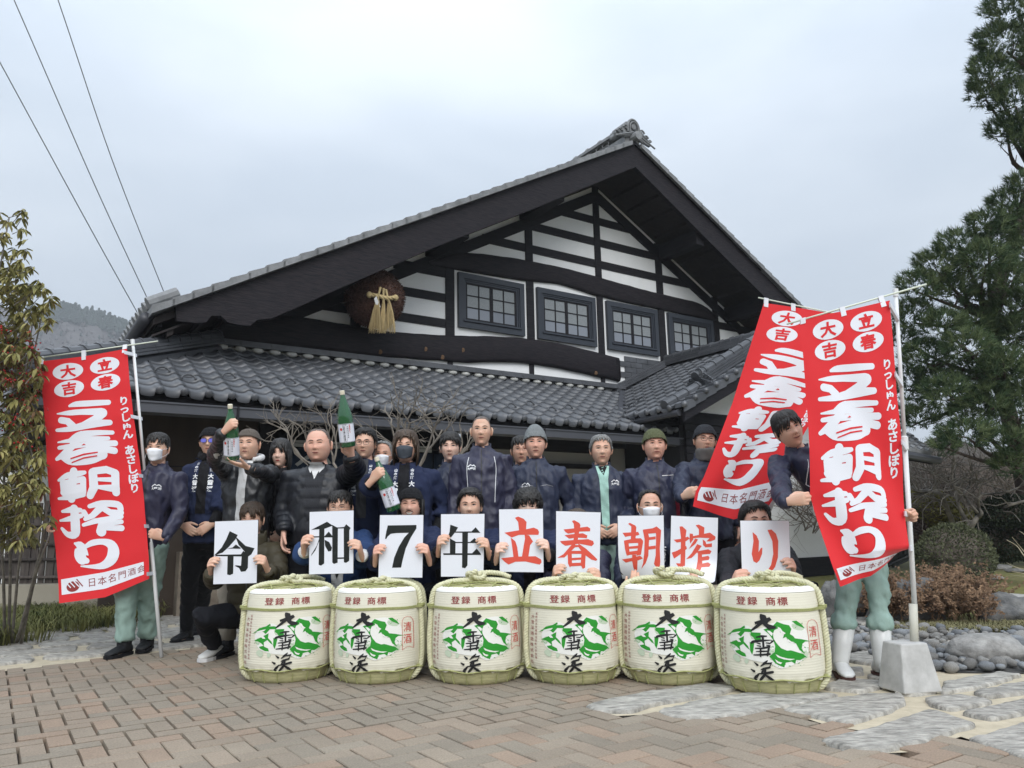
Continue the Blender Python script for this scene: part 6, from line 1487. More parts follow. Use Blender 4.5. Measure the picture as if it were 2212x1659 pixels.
a, b = on_y(-140, 1268, 9.3), on_y(240, 1262, 9.3); q = MB(); q.hexa([(a.x, 9.3, 0), (b.x, 9.3, 0), (b.x, 9.75, 0), (a.x, 9.75, 0), (a.x, 9.3, a.z), (b.x, 9.3, a.z), (b.x, 9.75, a.z), (a.x, 9.75, a.z)]); tag(q.obj('low_wall', M_cream), 'low cream wall below the board fence', 'wall')
# pale building glimpsed behind the tree
a, b = on_y(-300, 1260, 14), on_y(75, 1260, 14); q = MB(); q.box(((a.x+b.x)/2, 14.5, 1.3), (b.x-a.x, .8, 2.6)); hs = tag(empty('neighbour_house', ((a.x+b.x)/2, 14.5, 0)), 'pale neighbouring house glimpsed through the berry tree', 'house'); o = q.obj('wall', M_plaster, hs); o.matrix_parent_inverse = Matrix.Translation(-hs.location)
q = MB(); cx = (a.x+b.x)/2; q.prism([(a.x-.5, 13.6, 2.55), (b.x+.4, 13.6, 2.55), (b.x+.2, 14.5, 3.1), (a.x-.5, 14.5, 3.1)], (0, .02, .08)); o = q.obj('roof', M_tile, hs); o.matrix_parent_inverse = Matrix.Translation(-hs.location)
# stone base course and wing front of the brewery
for k in range(4):
    q = MB(); s0 = .75+k*.5; fbox(q, s0, s0+.49, DG0-.25, DG0-.05, 0, .78+.02*(k % 2)); bobj(q, 'base_stone', bpy.data.materials.get('tan_base_stone') or mat('tan_base_stone', (.13, .105, .08), .9, col2=(.26, .22, .17), vscale=5, bump=.7, bscale=20, dist=.01))
q = MB(); fbox(q, 8.6, 10.1, -.12, -.02, 0, 2.95); bobj(q, 'wall', M_dark)
for k in range(22):
    q = MB(); fbox(q, 8.6, 10.35, -.16, -.12, k*.13, k*.13+.118); bobj(q, 'siding_board', M_wood)
q = MB(); fbox(q, 10.35, 13.4, -.12, -.02, .35, 2.95); bobj(q, 'wall', M_plaster)
q = MB(); fbox(q, 10.35, 13.4, -.15, -.0, 0, .35); bobj(q, 'skirting', M_wood)
q = MB(); fprism(q, [(8.5, 2.9), (13.4, 2.9), (WR, 4.25)], -.1, 0); bobj(q, 'wing_gable', M_plaster)
# small tiled roof glimpsed right of the banner
sr_ = tag(empty('garden_gate_roof', on_y(1950, 960, 10)), 'corner of a small grey tiled roof between the right banner and the pine', 'roof'); sinv2 = Matrix.Translation(-sr_.location)
RA, RB, RC, RD = on_y(1800, 938, 9.0), on_y(2012, 978, 10.2), on_y(1965, 938, 11.0), on_y(1800, 900, 10.0)
for i in range(12):
    for j in range(5):
        f = lambda u, v: RA.lerp(RB, u).lerp(RD.lerp(RC, u), v); a = f(i/12, j/5); b = f((i+1)/12, j/5); c = f((i+1)/12, (j+1)/5+.02); d = f(i/12, (j+1)/5+.02); q = MB(); u_ = Vector((0, 0, .035))
        q.hexa([a-u_, b-u_, c-u_*1.5, d-u_*1.5, a+u_*.6, b, c-u_*.7, d-u_*.4]); q.tube([b+Vector((-.02, -.01, .02)), c+Vector((-.02, 0, 0))], .028, 6); o = q.obj('roof_tile', M_tilel, sr_); o.matrix_parent_inverse = sinv2
q = MB(); q.tube([RA+Vector((0, -.06, -.11)), RB+Vector((.05, -.06, -.11))], .05, 8); o = q.obj('gutter', M_metal, sr_); o.matrix_parent_inverse = sinv2
q = MB(); q.hexa([RA+Vector((0, 0, -.16)), RB+Vector((0, 0, -.16)), RC+Vector((0, 0, -.16)), RD+Vector((0, 0, -.16)), RA+Vector((0, 0, -.05)), RB+Vector((0, 0, -.05)), RC+Vector((0, 0, -.05)), RD+Vector((0, 0, -.05))]); o = q.obj('eave_board', M_wood, sr_); o.matrix_parent_inverse = sinv2
# ---------------- hill
hp = [(-700, 560), (-300, 600), (-100, 640), (40, 668), (95, 674), (140, 668), (190, 676), (230, 690), (270, 700), (315, 710), (420, 740), (600, 820), (900, 900)]
hm = MB(); HY = 420; xs = np.linspace(-700, 900, 90); ys = np.interp(xs, [p[0] for p in hp], [p[1] for p in hp]); rows_ = 16
hf = lambda x, t: on_y(x, np.interp(x, [p[0] for p in hp], [p[1] for p in hp])+3+(1160-np.interp(x, [p[0] for p in hp], [p[1] for p in hp]))*t, HY-180*t)
for x in xs:
    for j in range(rows_): t = j/(rows_-1); p = hf(x, t); hm.v.append((p.x, p.y+12*mnoise.noise(Vector((x*.02, t*6, 0))), p.z+6*mnoise.noise(Vector((x*.015, t*5, 4)))*t))
for i in range(89):
    for j in range(rows_-1): k = i*rows_+j; hm.f.append((k, k+rows_, k+rows_+1, k+1)); hm.m.append(0)
tag(hm.obj('hill', mat('winter_wooded_hill', (.06, .055, .055), 1, col2=(.095, .085, .085), vscale=.1, detail=9, bump=.4, bscale=.6, dist=2), None, True), kind='structure')
M_fir = mat('hill_pines', (.025, .038, .030), .95, var=.3, vscale=.3); M_brn = mat('bare_hill_trees', (.085, .075, .075), .95, var=.12, vscale=.4)
hr = random.Random(3); hv, hb = MB(), MB()
for i in range(1500):
    top = i < 620; x = hr.uniform(60, 420) if top else hr.uniform(0, 420); t = hr.uniform(0, .06) if top else hr.uniform(.04, .5); p = hf(x, t); h = 2*hr.uniform(1.3, 3.0)*(1 if top else .6); w_ = h*hr.uniform(.22, .4)
    mb_ = hv if (top or hr.random() < .18) else hb
    base_z = p.z-.5
    for lv in range(3):
        z0 = base_z+h*(.25+.22*lv); r_ = w_*(1-.25*lv); mb_.ell((p.x+hr.gauss(0, .15*w_), p.y-1, z0+.3*h), (r_, r_, h*.22), 6, 4)
tag(hv.obj('hill_conifers', M_fir), kind='stuff'); tag(hb.obj('hill_bare_wood', M_brn), kind='stuff')
# ---------------- overhead wires
M_wire = mat('overhead_wire', (.26, .27, .28), .6)
for (a, b, c, lbw) in [((-30, 80), (210, 520), (314, 706), 'leftmost thin overhead wire slanting down to the roof'), ((26, -10), (225, 445), (336, 682), 'middle thin overhead wire with dark joints'), ((122, -10), (255, 380), (364, 656), 'rightmost thin overhead wire ending at the roof corner')]:
    P = [on_y(*a, 5.5), on_y(*b, 9.5), on_y(*c, 15)]; q = MB(); C = catmull(P, 8); q.tube(C, [float(r_) for r_ in np.linspace(.0042, .0085, len(C))], 5)
    tag(q.obj('power_line', M_wire), lbw, 'wire', 'overhead wires')

# ---------------- the winter air: one closed box of even, thin haze round everything
hz = MB(); hz.box((0, 365, 98.9), (1100, 920, 200)); ho = tag(hz.obj('haze', None), kind='stuff')
HMt = bpy.data.materials.new('haze'); HMt.use_nodes = True; t_ = HMt.node_tree; t_.nodes.clear(); vo = t_.nodes.new('ShaderNodeVolumePrincipled'); vo.inputs['Density'].default_value = .0009; vo.inputs['Color'].default_value = (.86, .90, .95, 1); oo = t_.nodes.new('ShaderNodeOutputMaterial'); t_.links.new(vo.outputs[0], oo.inputs['Volume']); ho.data.materials.clear(); ho.data.materials.append(HMt)
# ------------------------------------------------------------------ people
SKIN = [mat('skin_%d' % i, c, .5, col2=(min(1, c[0]*1.04), c[1]*.86, c[2]*.82), vscale=14, spec=.35, sss=.08, bump=.08, bscale=300) for i, c in enumerate([(.63, .42, .31), (.70, .50, .40), (.56, .35, .255), (.64, .40, .305)])]
M_hair = {k: mat('hair_'+k, c, .5, var=.35, vscale=60, spec=.5, stretch=(1, 1, .25), bump=.8, bscale=120) for k, c in dict(black=(.017, .015, .014), brown=(.055, .034, .020), grey=(.20, .20, .195), greyd=(.085, .08, .075), stub=(.11, .085, .07), stubg=(.19, .15, .125)).items()}
M_lid = mat('eyelash', (.02, .013, .012), .6); M_scl = mat('eye_white', (.52, .48, .46), .3); M_iris = mat('iris', (.012, .008, .006), .15)
M_lip = mat('lips', (.40, .14, .12), .45); M_mouthline = mat('mouth_line', (.07, .022, .02), .6); M_crease = mat('skin_crease', (.30, .15, .10), .7); M_teeth = mat('teeth', (.62, .58, .50), .3)
M_lipred = mat('red_lips', (.50, .06, .06), .4)
M_brow = {'black': mat('brow_black', (.03, .022, .02), .8), 'grey': mat('brow_grey', (.12, .10, .09), .8), 'brown': mat('brow_brown', (.07, .04, .03), .8)}
M_maskw = mat('white_mask', (.78, .79, .82), .8); M_maskg = mat('grey_mask', (.055, .065, .08), .8)
M_gl = mat('glasses_frame', (.015, .012, .02), .3); M_glb = mat('thin_metal_frame', (.10, .06, .05), .3, metal=.5)
M_lens = mat('blue_reflecting_lens', (.12, .12, .55), .1, spec=.9)  # blue reflection on the glass put into the base colour
def cloth(name, c, rough=.8, **k):
    M = mat(name, c, rough, **{**dict(var=.14, vscale=4, bump=.6, bscale=22, dist=.012, spec=.3, stretch=(1, 1, .6)), **k})
    t = M.node_tree; b = t.nodes['Principled BSDF']; old = b.inputs['Normal'].links[0].from_node
    n = t.nodes.new('ShaderNodeTexNoise'); n.noise_type = 'RIDGED_MULTIFRACTAL'; n.inputs['Scale'].default_value = 4.2; n.inputs['Detail'].default_value = 3; n.inputs['Distortion'].default_value = .7
    mp_ = t.nodes.new('ShaderNodeMapping'); mp_.inputs['Rotation'].default_value = (.3, .5, .4); mp_.inputs['Scale'].default_value = (1.3, 1, .7); tcn = t.nodes.new('ShaderNodeTexCoord')
    bp = t.nodes.new('ShaderNodeBump'); bp.inputs['Strength'].default_value = .55; bp.inputs['Distance'].default_value = .018
    t.links.new(tcn.outputs['Object'], mp_.inputs['Vector']); t.links.new(mp_.outputs['Vector'], n.inputs['Vector']); t.links.new(n.outputs['Fac'], bp.inputs['Height']); t.links.new(old.outputs['Normal'], bp.inputs['Normal']); t.links.new(bp.outputs['Normal'], b.inputs['Normal'])
    return M
CL = dict(navy=cloth('navy_windbreaker', (.021, .024, .052), .5, spec=.4), navy2=cloth('dark_navy_jacket', (.018, .024, .050), .55, spec=.4), navyp=cloth('purplish_navy_jacket', (.026, .026, .052), .5, spec=.4), happi=cloth('indigo_happi', (.014, .021, .056), .85), blue=cloth('blue_happi', (.022, .050, .135), .85),
 black=cloth('black_puffer', (.010, .011, .015), .45, spec=.4), black2=cloth('black_cotton', (.009, .009, .011), .9), leather=cloth('black_leather', (.020, .021, .024), .38, spec=.5), olive=cloth('olive_padded_sleeve', (.050, .042, .024), .6), mint=cloth('mint_work_cloth', (.27, .385, .34), .8), mintl=cloth('mint_shirt', (.34, .54, .47), .85),
 grey=cloth('grey_tee', (.045, .047, .052), .9), white=cloth('white_cloth', (.62, .62, .62), .9), beige=cloth('beige_cloth', (.30, .27, .22), .9), dark=cloth('charcoal_coat', (.020, .021, .026), .7), blackp=cloth('black_trousers', (.006, .0065, .010), .85), darkred=cloth('dark_red_panel', (.20, .012, .03), .8),
 knitg=cloth('grey_knit', (.20, .215, .22), .95, bump=1, bscale=90), knitb=cloth('black_knit', (.010, .010, .012), .95, bump=.8, bscale=90), knito=cloth('olive_knit', (.095, .105, .055), .95, bump=.8, bscale=90), knitc=cloth('charcoal_knit', (.028, .030, .035), .95, bump=.6, bscale=90), cap=cloth('brown_cap', (.10, .085, .072), .95), fleece=cloth('grey_fleece', (.12, .115, .11), .95), boot=cloth('black_boot', (.012, .013, .015), .6), wboot=mat('white_rubber_boot', (.62, .63, .62), .3, var=.10, vscale=7), sole=mat('brown_sole', (.07, .03, .025), .8), tan=cloth('tan_boot', (.42, .26, .10), .8), sneaker=mat('white_sneaker', (.60, .60, .58), .6))
def G(x, z, x0, z0, sx, sz): return math.exp(-((x-x0)/sx)**2-((z-z0)/sz)**2)
def head_co(th, ph, P):
    s_, c = math.sin(th), math.cos(th); k = s_**.72; nx, ny = math.sin(ph), -math.cos(ph)
    hw, hd, hh = .0765*P.get('w', 1), .0975, .118; z = c*hh; zz = c
    x = k*nx*hw; y = k*ny*hd
    low = max(0, -zz-.05)
    x *= 1-P.get('jaw', .20)*min(1, low*1.3)**1.3*(1 if ny < .2 else .8)
    if ny > 0: y *= 1-.50*min(1, max(0, -zz-.15)*1.2)
    if zz > .2: x *= 1+.02*zz
    if ny < 0:
        fr = min(1, -ny*1.6); y = y*(1-.05*abs(ny)**4*(1 if zz > -.8 else 0))
        dy = 0
        dy -= .0095*G(x, z, 0, .008, .0085, .024)+.0215*G(x, z, 0, -.022, .0105, .0115)
        for sg in (-1, 1):
            dy -= .0075*G(x, z, sg*.0125, -.026, .0065, .0065)
            dy += .0100*G(x, z, sg*.030, .011, .0165, .010)
            dy -= .0055*G(x, z, sg*.027, .031, .022, .0075)+.0045*G(x, z, sg*.042, -.020, .018, .018)*P.get('cheek', 1)
        dy -= .0055*G(x, z, 0, -.055, .024, .013)-.003*G(x, z, 0, -.0545, .020, .0022)
        dy += .0045*G(x, z, 0, -.074, .018, .007)-.0080*G(x, z, 0, -.097, .020, .014)
        y += dy*fr
    return Vector((x, y, z))
def head_mesh(P, nu=52, nv=44):
    q = MB()
    for i in range(nv+1):
        th = math.pi*(i/nv)
        for j in range(nu): q.v.append(tuple(head_co(max(.001, min(math.pi-.001, th)), 2*math.pi*j/nu, P)))
    for i in range(nv):
        for j in range(nu): q.f.append((i*nu+j, (i+1)*nu+j, (i+1)*nu+(j+1) % nu, i*nu+(j+1) % nu)); q.m.append(0)
    return q
def shell(P, inside, thick, nu=72, nv=44, seed=0, amp=.004, ribs=0, ext=0, th1=math.pi*.86, freq=28):
    q = MB(); idx = {}
    def vid(i, j):
        j %= nu
        if (i, j) in idx: return idx[i, j]
        th = .001+th1*i/nv; ph = 2*math.pi*j/nu; b = head_co(th, ph, P); n = Vector((b.x/.0765**2, b.y/.0975**2, b.z/.118**2)).normalized(); pa = ph if ph < math.pi else ph-2*math.pi
        t = thick(th, pa) if callable(thick) else thick
        t = t+amp*mnoise.noise(Vector((n.x*2, n.y*2, n.z*.8))*freq*.25+Vector((seed, 0, 0)))+amp*.5*mnoise.noise(Vector((n.x*6, n.y*6, n.z*1.5))*2+Vector((seed, 5, 0)))
        if ribs: t += .0018*abs(math.sin(pa*ribs))
        p = b+n*t
        if ext: p.z += ext*max(0, n.z)**2
        idx[i, j] = len(q.v); q.v.append(tuple(p)); return idx[i, j]
    for i in range(nv):
        for j in range(nu):
            th = .001+th1*(i+.5)/nv; ph = 2*math.pi*(j+.5)/nu; pa = ph if ph < math.pi else ph-2*math.pi
            if inside(th, pa): q.f.append((vid(i, j), vid(i+1, j), vid(i+1, j+1), vid(i, j+1))); q.m.append(0)
    return q
def hairline(front, temple=.30, side=-.10, back=-.62):
    """cos(theta) of the hair edge as a function of azimuth (0 = face)"""
    def f(pa):
        a = abs(pa); return float(np.interp(a, [0, .65, 1.0, 1.22, 1.42, 1.75, 2.2, 3.15], [front, front-.03, max(temple, front-.16) if side > -.5 else temple, temple-.05, side+.08, side+.05, back+.15, back]))
    return f
def locks(P, q, hl, n, ln, wd, lift, seed, part=0.0, down=0, messy=.25, tipin=0):
    r_ = random.Random(seed)
    for k in range(n):
        pa = r_.uniform(-math.pi, math.pi); th0 = r_.uniform(.05, .9) if r_.random() < .7 else r_.uniform(.5, 1.4)
        end = math.acos(max(-.95, min(.98, hl(pa)+r_.uniform(-.05, .05)))); th0 = min(th0, end-.15)
        if th0 < .03: continue
        steps = 5; pts = []; lj = r_.uniform(.2, 1.8); swirl = r_.gauss(0, messy)+part
        for i in range(steps+1):
            f = i/steps; a = pa+swirl*f*(.5+f); am = (a+math.pi) % (2*math.pi)-math.pi; th = th0+(min(end, th0+ln)-th0)*f; th = min(th, math.acos(max(-.95, min(.98, hl(am)+.01)))); b = head_co(th, a % (2*math.pi), P); nn = Vector((b.x/.0765**2, b.y/.0975**2, b.z/.118**2)).normalized(); p = b+nn*(lift*(.85+.35*max(0, math.cos(th)))*(1 if down or messy > .6 else float(np.interp(math.cos(th), [-.2, .35, .85], [.20, .38, 1.05])))+.006*math.sin(f*math.pi)*lj)
            pts.append(p)
        if down and end-th0 < ln+.3:
            for m_ in range(1, 4): p = pts[-1]+Vector((-pts[-1].x*.05*tipin, -pts[-1].y*.05*tipin, -down/3*r_.uniform(.8, 1.1))); pts.append(p)
        K = len(pts); side = None; b0 = len(q.v)
        for i, p in enumerate(pts):
            t = (pts[min(i+1, K-1)]-pts[max(i-1, 0)]).normalized(); nn = Vector((p.x/.08**2, p.y/.1**2, max(p.z, -.02)/.12**2)).normalized(); s_ = t.cross(nn).normalized(); w_ = wd*(.5+.9*math.sin(math.pi*min(1, .15+i/K*.8)))*(.25 if i == K-1 else 1)
            q.v += [tuple(p-s_*w_-nn*.003), tuple(p+nn*.002), tuple(p+s_*w_-nn*.003)]
        for i in range(K-1):
            a = b0+i*3; q.f += [(a, a+1, a+4, a+3), (a+1, a+2, a+5, a+4)]; q.m += [0, 0]
# hands -------------------------------------------------------------
def hand_canon(pose):
    """right hand: wrist at origin, fingers +X, palm faces +Y, index at +Z"""
    q = MB(); curl = dict(card=(52, 34, 12), grip=(62, 80, 50), relax=(22, 28, 20), flat=(6, 8, 6), hold=(45, 55, 35))[pose]
    q.tube([(-.05, 0, 0), (0, 0, 0), (.02, 0, .002), (.05, -.001, .003), (.082, -.003, .003), (.094, -.002, .001)], [(.020, .025), (.018, .026), (.017, .031), (.016, .038), (.0135, .040), (.008, .034)], 12, up=(0, 1, 0))
    for k, (z, x0, L_, r_) in enumerate(((.030, .086, .070, .0092), (.0105, .091, .078, .0096), (-.009, .088, .072, .0092), (-.0275, .080, .057, .0082))):
        p = Vector((x0-.02, -.004, z*.85)); pts = [p, Vector((x0, -.004, z))]; a = 0; fan = (z-.002)*1.3
        for s_, c in zip((.45, .30, .25), curl):
            a += R(c+k*2 if pose != 'flat' else c); d = Vector((math.cos(a)*math.cos(fan), math.sin(a), math.cos(a)*math.sin(fan))); pts.append(pts[-1]+d*L_*s_)
        q.tube(pts, [r_*.9, r_, r_*.96, r_*.88, r_*.72], 8); q.ell(pts[-1], (r_*.72,)*3, 8, 6)
    T = dict(card=[(.012, .010, .022), (.034, .028, .040), (.050, .050, .044), (.056, .074, .040)], grip=[(.012, .008, .022), (.038, .028, .046), (.062, .044, .044), (.078, .054, .030)], relax=[(.012, .006, .022), (.040, .016, .046), (.066, .026, .054), (.088, .034, .056)],
             flat=[(.012, .004, .022), (.036, .008, .050), (.056, .016, .070), (.074, .022, .086)], hold=[(.012, .008, .022), (.038, .030, .040), (.064, .044, .038), (.086, .050, .030)])[pose]
    q.tube(T, [.0145, .0125, .0105, .0085], 8); q.ell(T[-1], (.0085,)*3, 8, 6)
    me = q.mesh(); me2 = remeshed(me, .0048, 1); V = np.array([v.co[:] for v in me2.vertices]); F = [tuple(p.vertices) for p in me2.polygons]; bpy.data.meshes.remove(me2); return V, F
HANDS = {k: hand_canon(k) for k in ('card', 'grip', 'relax', 'flat', 'hold')}
def ik(S_, W_, l1, l2, pole):
    d = W_-S_; L_ = d.length
    if L_ > (l1+l2)*.985: k = L_/((l1+l2)*.985); l1 *= k; l2 *= k
    a = (l1*l1-l2*l2+L_*L_)/(2*L_); h = math.sqrt(max(0, l1*l1-a*a)); n = d.normalized(); p = pole-n*pole.dot(n); p = p.normalized() if p.length > 1e-4 else n.orthogonal(); return S_+n*a+p*h
def loft(q, secs, n=26, e=2.6):
    """secs: list of (centre, rx, ry)"""
    V = []
    for c, rx, ry in secs:
        for j in range(n):
            a = 2*math.pi*j/n; ca, sa = math.cos(a), math.sin(a); V.append(Vector(c)+Vector((math.copysign(abs(ca)**(2/e), ca)*rx, math.copysign(abs(sa)**(2/e), sa)*ry, 0)))
    k = len(secs); F = [(i*n+j, i*n+(j+1) % n, (i+1)*n+(j+1) % n, (i+1)*n+j) for i in range(k-1) for j in range(n)]
    F += [tuple(reversed(range(n))), tuple((k-1)*n+j for j in range(n))]; q.add(V, F)
def fold(me, segs, amp, puff=0, freq=9, seed=0):
    """cloth folds: displaced along normals; segs are limb axes for the quilting of padded jackets"""
    sd = Vector((seed*3.7, seed*1.3, 0)); N_ = [v.normal.copy() for v in me.vertices]
    for v, n in zip(me.vertices, N_):
        p = v.co; best = 1e9; bt = 0; bs = 0; bi = 0
        for i, (a, b) in enumerate(segs):
            ab = b-a; t = max(0, min(1, (p-a).dot(ab)/ab.length_squared)); d = (p-(a+ab*t)).length
            if d < best: best = d; bt = t*ab.length; bs = t; bi = i
        if puff: w_ = puff*(abs(math.sin(math.pi*bt/.085+bi))**.6-.55)+amp*.4*mnoise.noise(p*14+sd)
        else:
            q1 = mnoise.noise(Vector((p.x*freq, p.y*freq, p.z*freq*.45))+sd); q2 = mnoise.noise(Vector((p.x*freq*2.2+p.z*5, p.y*freq*2.2, p.z*freq*1.3))+sd); q3 = mnoise.noise(Vector((p.x*19+p.z*9, p.y*19, p.z*15))+sd); w_ = amp*((1-abs(q1)*3.4)*.9+(1-abs(q2)*3.2)*.75+q3*.7)
            if bi > 0: w_ += amp*.30*math.sin(bt*85+p.x*20+2*q1*6)*(math.exp(-((bs-(1 if bi % 2 else 0))/.28)**2))
        v.co = p+n*w_
    me.update()
def garment(name, q, voxel, mtl, root, segs, amp, puff=0, seed=0, sm=2):
    me = remeshed(q.mesh(), voxel, sm); fold(me, segs, amp, puff, seed=seed); me.materials.clear(); o = link(name, me, root, mtl, True); return o
def bvh_of(o):
    me = o.data; return BVHTree.FromPolygons([v.co[:] for v in me.vertices], [tuple(p.vertices) for p in me.polygons])
def projector(bv, off=.0025, y0=-1.5):
    def S(x, z):
        h = bv.ray_cast(Vector((x, y0, z)), Vector((0, 1, 0)))
        return (h[0]+Vector((0, -off, 0))) if h[0] is not None else Vector((x, -.1, z))
    return S
PID = [0]
def person(label, eye, Y, hands=None, head=None, face=None, hair='short', haircol='black', skin=0, jacket='navy', jmat='navy', inner=None, trousers='black2', shoes='boot', pose='stand', yaw=0, build=1.0, sc=1.0, hipoff=(0, 0), hat=None, mask=None, glasses=None, collar=True, decor=(), knees=None, feet=None, ftilt=0, fyaw=0, fpitch=0, puff=None, hipz=None, belly=0, extra=None, group=None):
    PID[0] += 1; sid = PID[0]; fr = face or {}; Pm = head or {}
    ew = on_y(eye[0], eye[1], Y); rootloc = Vector((ew.x+hipoff[0], ew.y+.09+hipoff[1], 0))
    root = tag(empty('person', rootloc), label, 'person', 'people posing in front of the brewery')
    tl = lambda p: Vector(p)-rootloc
    Rh = Matrix.Rotation(R(fyaw), 3, 'Z') @ Matrix.Rotation(R(ftilt), 3, 'Y') @ Matrix.Rotation(R(fpitch), 3, 'X')
    hs = sc*1.0
    hc = tl(ew)+Vector((0, .088*hs, -.012*hs))
    hm = Matrix.LocRotScale(hc, Rh.to_quaternion(), Vector((hs,)*3))
    # skeleton
    nb = hc+Rh @ Vector((0, .03, -.135))*hs; nb = Vector((nb.x*.97, nb.y, nb.z))
    St = (hc.z+.118*hs) if pose == 'stand' else 1.68*sc
    hz = hipz if hipz is not None else (.515*St if pose == 'stand' else .43)
    hip = Vector((0, 0, hz)) if pose == 'stand' else Vector((0, .12, hz))
    if pose == 'stand': hip = Vector((-hipoff[0]*0, 0, hz))
    spine = lambda t: nb.lerp(hip, t)
    b = build*sc; shz = nb.z-.045*sc
    sh = {s_: Vector((nb.x+s_*.168*b, nb.y+.01, shz-.045)) for s_ in (-1, 1)}
    l1, l2 = .275*sc, .245*sc
    hands = hands or {}
    W = {}; E_ = {}; HM = {}
    for s_ in (-1, 1):
        h = hands.get(s_)
        if h is None or h == 'down': c = Vector((sh[s_].x*1.10+s_*.035, -.05, hip.z-.07)); X = Vector((0, -.15, -1)); pal = Vector((-s_, 0, 0)); ps = 'relax'; 
        elif h == 'front': c = Vector((s_*.045+nb.x*.3, -.19, hip.z+.02)); X = Vector((-s_*.8, -.1, -.5)); pal = Vector((0, 1, .0)); ps = 'relax'
        elif h == 'back': c = Vector((s_*.06, .17, hip.z+.03)); X = Vector((-s_*.8, .1, -.3)); pal = Vector((0, -1, 0)); ps = 'relax'
        elif h == 'knee': c = Vector((s_*.2, -.25, .55)); X = Vector((0, -1, -.2)); pal = Vector((0, 0, -1)); ps = 'relax'
        else:
            (hx, hy), HY, X, pal, ps = h; c = tl(on_y(hx, hy, HY)); X = Vector(X); pal = Vector(pal)
        X = X.normalized(); pal = (pal-X*pal.dot(X)).normalized(); Z = X.cross(pal)
        if s_ > 0: Z = -Z
        M3 = Matrix((X, pal, Z)).transposed(); w_ = c-X*.085*sc; W[s_] = w_; M4 = (M3*sc).to_4x4(); M4.translation = w_; HM[s_] = (M4, ps, X)
        pole = Vector((s_*.38, .2, -1)) if not (h and h != 'down' and w_.z > sh[s_].z-.05) else Vector((s_*1.0, .3, -.5))
        if jacket == 'none': pole = Vector((s_, 0, -1))
        E_[s_] = ik(sh[s_], w_-X*.0, l1, l2, pole)
    # legs
    HJ = {s_: hip+Vector((s_*.085*b, 0, -.02)) for s_ in (-1, 1)}; KN = {}; AN = {}
    for s_ in (-1, 1):
        if pose == 'stand':
            AN[s_] = Vector((s_*.11*sc, .02, .085)); 
            if feet: AN[s_] = tl(on_z(*feet[s_]))+Vector((0, .09, .085))
            KN[s_] = HJ[s_].lerp(AN[s_], .5)+Vector((0, -.03, 0))
        else:
            KN[s_] = Vector((s_*.21, -.24, .50)); AN[s_] = Vector((s_*.17, .03, .09))
            if knees: KN[s_] = tl(on_y(*knees[s_])); 
            if feet: AN[s_] = tl(on_z(*feet[s_]))+Vector((0, .09, .085))
    # ---- body: one continuous mesh (trunk, limbs, neck, head, hands)
    q = MB(); loft(q, [(spine(1.08), .10*b, .08), (spine(.9), .13*b, .095), (spine(.5), .125*b, .09), (spine(.2), .14*b, .085), (spine(.06), .11*b, .065), (nb, .055, .055)], 16)
    q.tube([nb+Vector((0, .0, -.04)), nb, hc+Rh @ Vector((0, .028, -.085))*hs, hc+Rh @ Vector((0, .02, -.03))*hs], [(.062*sc, .066*sc), (.057*sc, .060*sc), (.054*sc, .055*sc), (.05*sc, .05*sc)], 12)
    for s_ in (-1, 1):
        q.tube([sh[s_], E_[s_], W[s_]-HM[s_][2]*.0], [.045*sc, .036*sc, .027*sc], 8)
        q.tube([HJ[s_], KN[s_], AN[s_]], [.065, .045, .035], 8); q.tube([AN[s_]+Vector((0, .03, -.04)), AN[s_]+Vector((0, -.13, -.05))], [.03, .025], 6)
    bm_ = remeshed(q.mesh(), .024, 1); B = MB(); B.add([v.co for v in bm_.vertices], [tuple(p.vertices) for p in bm_.polygons]); bpy.data.meshes.remove(bm_)
    H = head_mesh(Pm); B.add([hm @ Vector(v) for v in H.v], H.f)
    for s_ in (-1, 1):   # ears
        ear = MB(); ear.ell((0, 0, 0), (.007, .018, .031), 12, 9, f=lambda p: p*(1+.25*(p.z > 0)))
        ear.ell((s_*.004, -.001, .002), (.0035, .009, .018), 8, 6)
        rr = rotz(s_*R(38)); k = Pm.get('w', 1); B.add([hm @ (rr @ Vector(v)+Vector((s_*.0800*k, .012, -.004))) for v in ear.v], ear.f)
        V, F = HANDS[HM[s_][1]]; M4 = HM[s_][0]
        fl = Vector((1, 1, 1)); B.add([M4 @ Vector(v) for v in V], F)
    bo = B.obj('body', SKIN[skin], root, True)
    # ---- face features
    hb = BVHTree.FromPolygons([Vector(v) for v in H.v], H.f); Sf = projector(hb, .0006, -.4)
    def feat(name, tris, mtl, off=0, mx=.006):
        q = MB()
        for V, T in tris: lay(q, V, T, lambda x, z: hm @ (Sf(x, z)-Vector((0, off, 0))), mx)
        return q.obj(name, mtl, root)
    op = fr.get('open', .6)
    for s_ in (-1, 1):
        cx, cz = s_*.0305, .012; tl_ = lambda pts: [(cx+s_*a, cz+c) for a, c in pts]
        up = .0022+.0045*op; dn = -.0022-.0012*op
        q = MB(); 
        if op > .15:
            V, T = poly_tris(tl_([(-.0145, -.001), (-.007, up*.9), (0, up*1.1), (.008, up*.85), (.015, .001), (.007, dn*.9), (0, dn*1.1), (-.007, dn*.9)])); lay(q, V, T, lambda x, z: hm @ Sf(x, z), .006, 0)
            ir = []
            for t in np.linspace(0, 2*math.pi, 12, endpoint=False): ir.append((cx+fr.get('look', 0)+.0063*math.cos(t), cz+.0008+max(dn*.9, min(up*.98, .0063*math.sin(t)))))
            V, T = poly_tris(ir); lay(q, V, T, lambda x, z: hm @ (Sf(x, z)-Vector((0, .0004, 0))), .006, 1)
